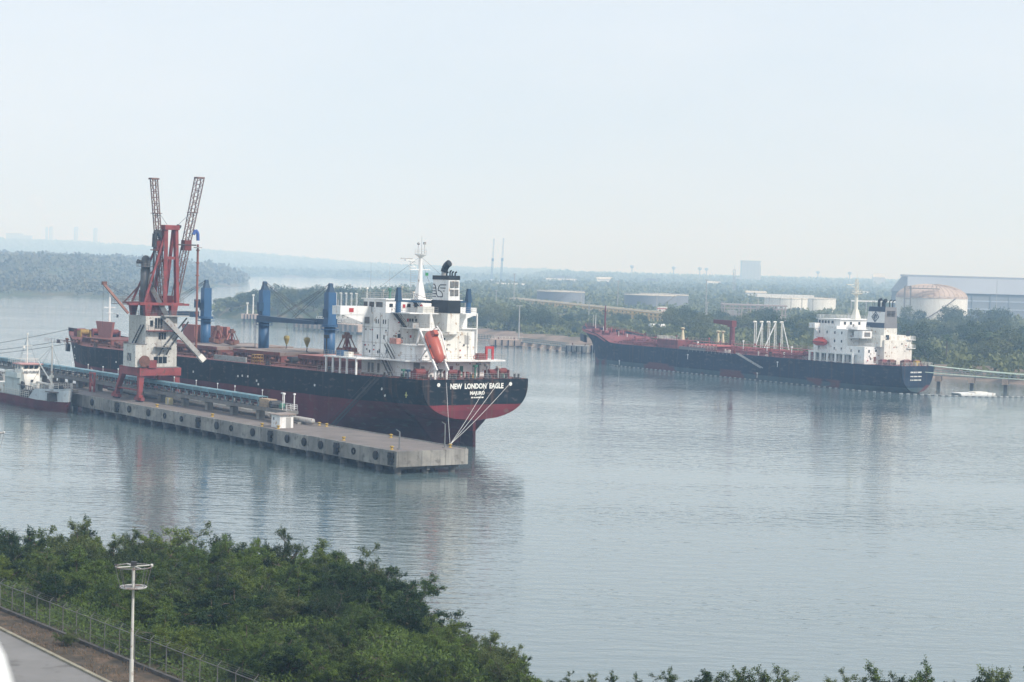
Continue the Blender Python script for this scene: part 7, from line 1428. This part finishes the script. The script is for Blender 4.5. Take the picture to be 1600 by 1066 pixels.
far_stand(62, (-40, 78, 790, 1105), 5, 11, 13, "one of the green bank trees between the bulk carrier and tanker's bow", "trees on the bank left of the tanker", 6.5)
far_stand(112, (70, 300, 560, 1130), 6.5, 12.5, 1.5, "one of the green bank trees behind and right of the tanker", "trees on the bank behind the tanker", 6.5)
far_stand(9, (255, 330, 1195, 1255), 11, 15, 2, "one of the dark trees standing in front of the domed tank", "trees below the domed tank", 7)
# palms in the grove at the right
def palm_mesh(seed):
    rng = random.Random(seed); tr_ = MB(); pts = [(0, 0, -1), (.15, .05, 3), (.25, .1, 6), (.2, .3, 8.5)]; tr_.tube(pts, .2, 6); cr = MB()
    for i in range(17):
        a = i * 2.399; e = rng.uniform(-.2, 1.0); L = rng.uniform(2.6, 3.6); p0 = Vector((.2, .3, 8.5)); prev = p0; d = Vector((math.cos(a) * math.cos(e), math.sin(a) * math.cos(e), math.sin(e)))
        for k in range(5):
            nx = prev + d * (L / 5); w = .75 * (1 - abs(k - 1.5) / 4.5); s = Vector((-math.sin(a), math.cos(a), 0)) * w
            cr.add([prev, nx, nx + s - Vector((0, 0, w * .5)), prev + s - Vector((0, 0, w * .5))], [(0, 1, 2, 3)]); cr.add([prev, nx, nx - s - Vector((0, 0, w * .5)), prev - s - Vector((0, 0, w * .5))], [(0, 1, 2, 3)])
            prev = nx; d = (d + Vector((0, 0, -.28))).normalized()
    return tr_.mesh("trunk", BARK), cr.mesh("crown", FARLEAF)
PALM = [palm_mesh(1), palm_mesh(2)]
for i, (x, y, h, lb_) in enumerate(((165, 705, 9.5, "palm nearest the tanker's stern in the grove at right"), (186, 720, 10, "second palm from the tanker in the grove at right"), (205, 735, 9, "palm in the middle of the grove at right"), (214, 760, 11, "tall palm right of middle in the grove"), (228, 745, 9.5, "palm nearest the right edge of the picture"))):
    plant_tree(PALM[i % 2], x, y, float(land_height(x, y)), h, lb_, "palms in the right grove", i * 1.3, 1.1, "palm_tree", "palm", 9.0)
# woodland beyond, reads as one mass
rng = np.random.default_rng(4); M = 42000
wy = np.exp(rng.uniform(math.log(620), math.log(10500), M)); wx = wy * rng.uniform(-.31, .31, M)
hz = land_height(wx, wy); snn = sdist(wx, wy, NORTH)
ok = (hz > 1.0) & ~blocked(wx, wy) & ~((snn > 0) & (wy < 1120) & (snn < np.where((wx > -40) & (wx < 60), 18, 4))) & (vnoise(wx, wy, 55, 8) + .25 * vnoise(wx, wy, 400, 9) > .30)
ok &= ~((snn > 0) & (wy > 1120) & (wy < 1700) & (wx > 0) & (wx < 330) & (rng.uniform(size=M) < .35)); inn = (snn > 0) & (wy < 1150)
wx = wx[ok]; wy = wy[ok]; hz = hz[ok]; inn = inn[ok]; n = len(wx)
sz = np.clip(wy / 1500, .9, 3.2) * rng.uniform(2.6, 4.6, n); ht = rng.uniform(5, 10.5, n) * np.clip(wy / 2500, .9, 1.25); ht = np.where(inn, rng.uniform(1.6, 4.6, n), ht); sz = np.where(inn, rng.uniform(1.6, 2.8, n), sz); ht = ht * np.where((wx < -125) & (wy < 1500) & (snn[ok] > 0), .4, 1.0); ht = np.where((wy > 1150) & (wy < 1640) & (wx > -30) & (wx < 330), rng.uniform(2, 5, n), ht)
k = 14; v = rng.normal(size=(n, k, 3)); v /= np.linalg.norm(v, axis=2, keepdims=True); v[..., 2] = np.abs(v[..., 2])
P = np.stack([wx, wy, hz], 1)[:, None, :] + v * np.stack([sz, sz, ht], 1)[:, None, :] * rng.uniform(.6, 1, (n, k, 1)); P = P.reshape(-1, 3)
l = np.repeat(sz, k) * rng.uniform(.5, .95, n * k); D = v.reshape(-1, 3) * .3 + rng.normal(size=(n * k, 3)) * .7
V, Fq = leaf_quads(P, D, l, l * rng.uniform(.75, 1.1, n * k), rng)
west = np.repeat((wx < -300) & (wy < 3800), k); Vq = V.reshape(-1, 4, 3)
for nm, sel, mt, lb_ in (("woodland", ~west, FARLEAF, "hazy far woodland covering the low shores and hills"), ("scrub", west, leaf_material("haze_paled_scrub_leaf", (0.080, 0.098, 0.056), (0.150, 0.145, 0.088), 0.15, 0.02), "brownish scrub in haze-paled colour covering the headland at the left")):  # headland leaves are brownish, and lightened so their colour carries extra haze
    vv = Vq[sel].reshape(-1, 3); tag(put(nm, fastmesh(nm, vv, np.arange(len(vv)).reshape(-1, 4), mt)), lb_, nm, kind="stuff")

# ------------------------------------------------------------------ fence along the near bank
fence = thing("chain_link_fence", "grey chain-link fence with barbed-wire arms along the near bank", "fence", (f0.x, f0.y, 4.0), math.atan2(fd.y, fd.x))
FL = (f1 - f0).length
FG = mk("galvanised_fence", (0.15, 0.15, 0.145), 0.6, 0.15, 2.0, rust=0.1)
pst = MB().cyl((0, 0, -.3), (0, 0, 2.3), .035, .035, 6).cyl((0, 0, 2.3), (0, .32, 2.63), .025, .02, 5).mesh("fence_post", FG)
for i in range(int(FL / 2.5) + 1): put("fence_post", pst, fence, (i * 2.5, 0, .1))
MB().cyl((0, 0, 2.35), (FL, 0, 2.35), .03, .03, 6).build("top_rail", FG, fence); MB().cyl((0, 0, 1.1), (FL, 0, 1.1), .014, .014, 5).build("mid_wire", FG, fence)
for k, (y, z) in enumerate(((.1, 2.48), (.2, 2.58), (.31, 2.7))): MB().cyl((0, y, z), (FL, y, z), .008, .008, 4).build("barbed_wire", FG, fence)
MB().box(0, FL, -.14, .14, -.2, .38).build("base_beam", mk("fence_base", (0.085, 0.08, 0.075), 0.95, 0.25, 1.0), fence)
nn = int(FL / .13); i_ = np.arange(nn); xs = i_ * .13; mv = []; w = .0035
for sgn in (1, -1): mv.append(np.stack([np.stack([xs - w, 0 * xs, 0 * xs + .4], 1), np.stack([xs + w, 0 * xs, 0 * xs + .4], 1), np.stack([xs + sgn * 1.9 + w, 0 * xs, 0 * xs + 2.33], 1), np.stack([xs + sgn * 1.9 - w, 0 * xs, 0 * xs + 2.33], 1)], 1))
mv = np.concatenate(mv).reshape(-1, 3); tag(put("chain_link_mesh", fastmesh("chain_link_mesh", mv, np.arange(len(mv)).reshape(-1, 4), FG), fence), kind="stuff")

# ------------------------------------------------------------------ high lamp masts with ring cages on the near bank
def ring_mast(x, y, zg, zr, lab):
    t = thing("ring_lamp_mast", lab, "lamp mast", (x, y, zg), 0.3, "ring lamp masts"); h = zr - zg
    MB().cyl((0, 0, 0), (0, 0, h * .52), .135, .125, 10).cyl((0, 0, h * .52), (0, 0, h + .05), .095, .07, 10).build("pole", mk("mast_white_paint", (0.55, 0.54, 0.50), 0.6, 0.15, 1.0, rust=0.15, streak=0.5), t)
    def ring(r, z, rr, nm, mt, k=14): return MB().tube([(r * math.cos(a), r * math.sin(a), z) for a in [i * 2 * math.pi / k for i in range(k + 1)]], rr, 5).build(nm, mt, t)
    up_ = ring(1.08, h, .045, "upper_ring", GREYST); lo = ring(.78, h - 1.22, .05, "lower_ring", LTGREY); ring(.62, h - 1.2, .03, "lower_ring", LTGREY)
    MB().lathe((0, 0, h - 1.25), [(.16, 0), (.74, 0), (.74, .03), (.16, .03)], 14, "z", False).build("platform_floor", GREYST, t)
    for i in range(4): a = i * math.pi / 2 + .3; MB().bar((0, 0, h + .02), (1.08 * math.cos(a), 1.08 * math.sin(a), h + .02), .06, .06).build("spoke", mk("spoke_white", (0.5, 0.5, 0.47), 0.6, 0.1), t)
    for i in range(8): a = i * math.pi / 4; MB().cyl((1.06 * math.cos(a), 1.06 * math.sin(a), h), (.78 * math.cos(a), .78 * math.sin(a), h - 1.22), .016, .016, 5).build("cage_rod", GREYST, t)
    MB().box(-.16, .16, -.14, .14, h + .06, h + .3).build("hoist_head", DARK, t)
    for a in (2.8, .15): MB().box(1.1 * math.cos(a) - .07, 1.1 * math.cos(a) + .07, 1.1 * math.sin(a) - .1, 1.1 * math.sin(a) + .1, h - .04, h + .1).build("floodlight", [DARK, WHITE2][a < 1], t)
ring_mast(-22.15, 110, 4.0, 15.65, "white lamp mast with a cage of two rings in the near thicket")
ring_mast(-46.95, 168, 3.0, 17.8, "ring cage of a second lamp mast cut by the left edge")
# white rounded post close to the camera, lower left corner
pp = Vector((-0.96, 2.58, 33.32))
post_ = thing("balcony_post", "out-of-focus white rounded post in the lower left corner", "post", (pp.x, pp.y, pp.z - 1.2))
MB().lathe((0, 0, 1.2), [(.275 * math.cos(a), .275 * math.sin(a)) for a in [i * math.pi / 2 / 8 for i in range(8)]] + [(.01, .275)], 24).build("cap", WHITE, post_, True)
MB().cyl((0, 0, 0), (0, 0, 1.2), .26, .26, 24).build("shaft", WHITE, post_, True)
# the balcony the picture is taken from stands on a block below the camera, out of view
# faint smoke from the power station
sm = bpy.data.materials.new("chimney_smoke"); sm.use_nodes = True; sn = sm.node_tree.nodes; sn.remove(sn["Principled BSDF"]); pv = sn.new("ShaderNodeVolumePrincipled"); pv.inputs["Color"].default_value = (.95, .95, .95, 1); pv.inputs["Density"].default_value = 0.02
sm.node_tree.links.new(pv.outputs[0], sn["Material Output"].inputs["Volume"])
SM = MB(); prev = None
ringp = [(-2376, 9515, 188, 8), (-2385, 9515, 202, 12), (-2404, 9515, 230, 20), (-2430, 9515, 264, 30), (-2452, 9515, 303, 39), (-2464, 9515, 330, 36)]
vs = []; fs = []
for i, (x, y, z, r) in enumerate(ringp):
    for j in range(12): a = j * math.pi / 6; rr = r * (1 + .2 * math.sin(3 * a + i)); vs.append((x + rr * math.cos(a), y + rr * math.sin(a), z + 3 * math.sin(2 * a + i)))
for i in range(len(ringp) - 1):
    for j in range(12): fs.append((i * 12 + j, i * 12 + (j + 1) % 12, (i + 1) * 12 + (j + 1) % 12, (i + 1) * 12 + j))
fs += [tuple(range(11, -1, -1)), tuple(range((len(ringp) - 1) * 12, len(ringp) * 12))]
tag(SM.add(vs, fs).build("smoke", sm), "faint white smoke drifting left from the far chimney", "smoke", kind="stuff")

# ------------------------------------------------------------------ haze
hm = bpy.data.materials.new("haze_air"); hm.use_nodes = True; hn = hm.node_tree.nodes; hn.remove(hn["Principled BSDF"]); hv = hn.new("ShaderNodeVolumePrincipled")
hv.inputs["Color"].default_value = (0.45, 0.69, 1.0, 1); hv.inputs["Absorption Color"].default_value = (0.97, 0.985, 1, 1); hv.inputs["Density"].default_value = HAZE; hv.inputs["Anisotropy"].default_value = 0.0
hm.node_tree.links.new(hv.outputs[0], hn["Material Output"].inputs["Volume"])
tag(MB().box(-16000, 16000, -16000, 16000, -8, 385).build("haze", hm), "pale even haze over the whole harbour", "haze", kind="stuff")
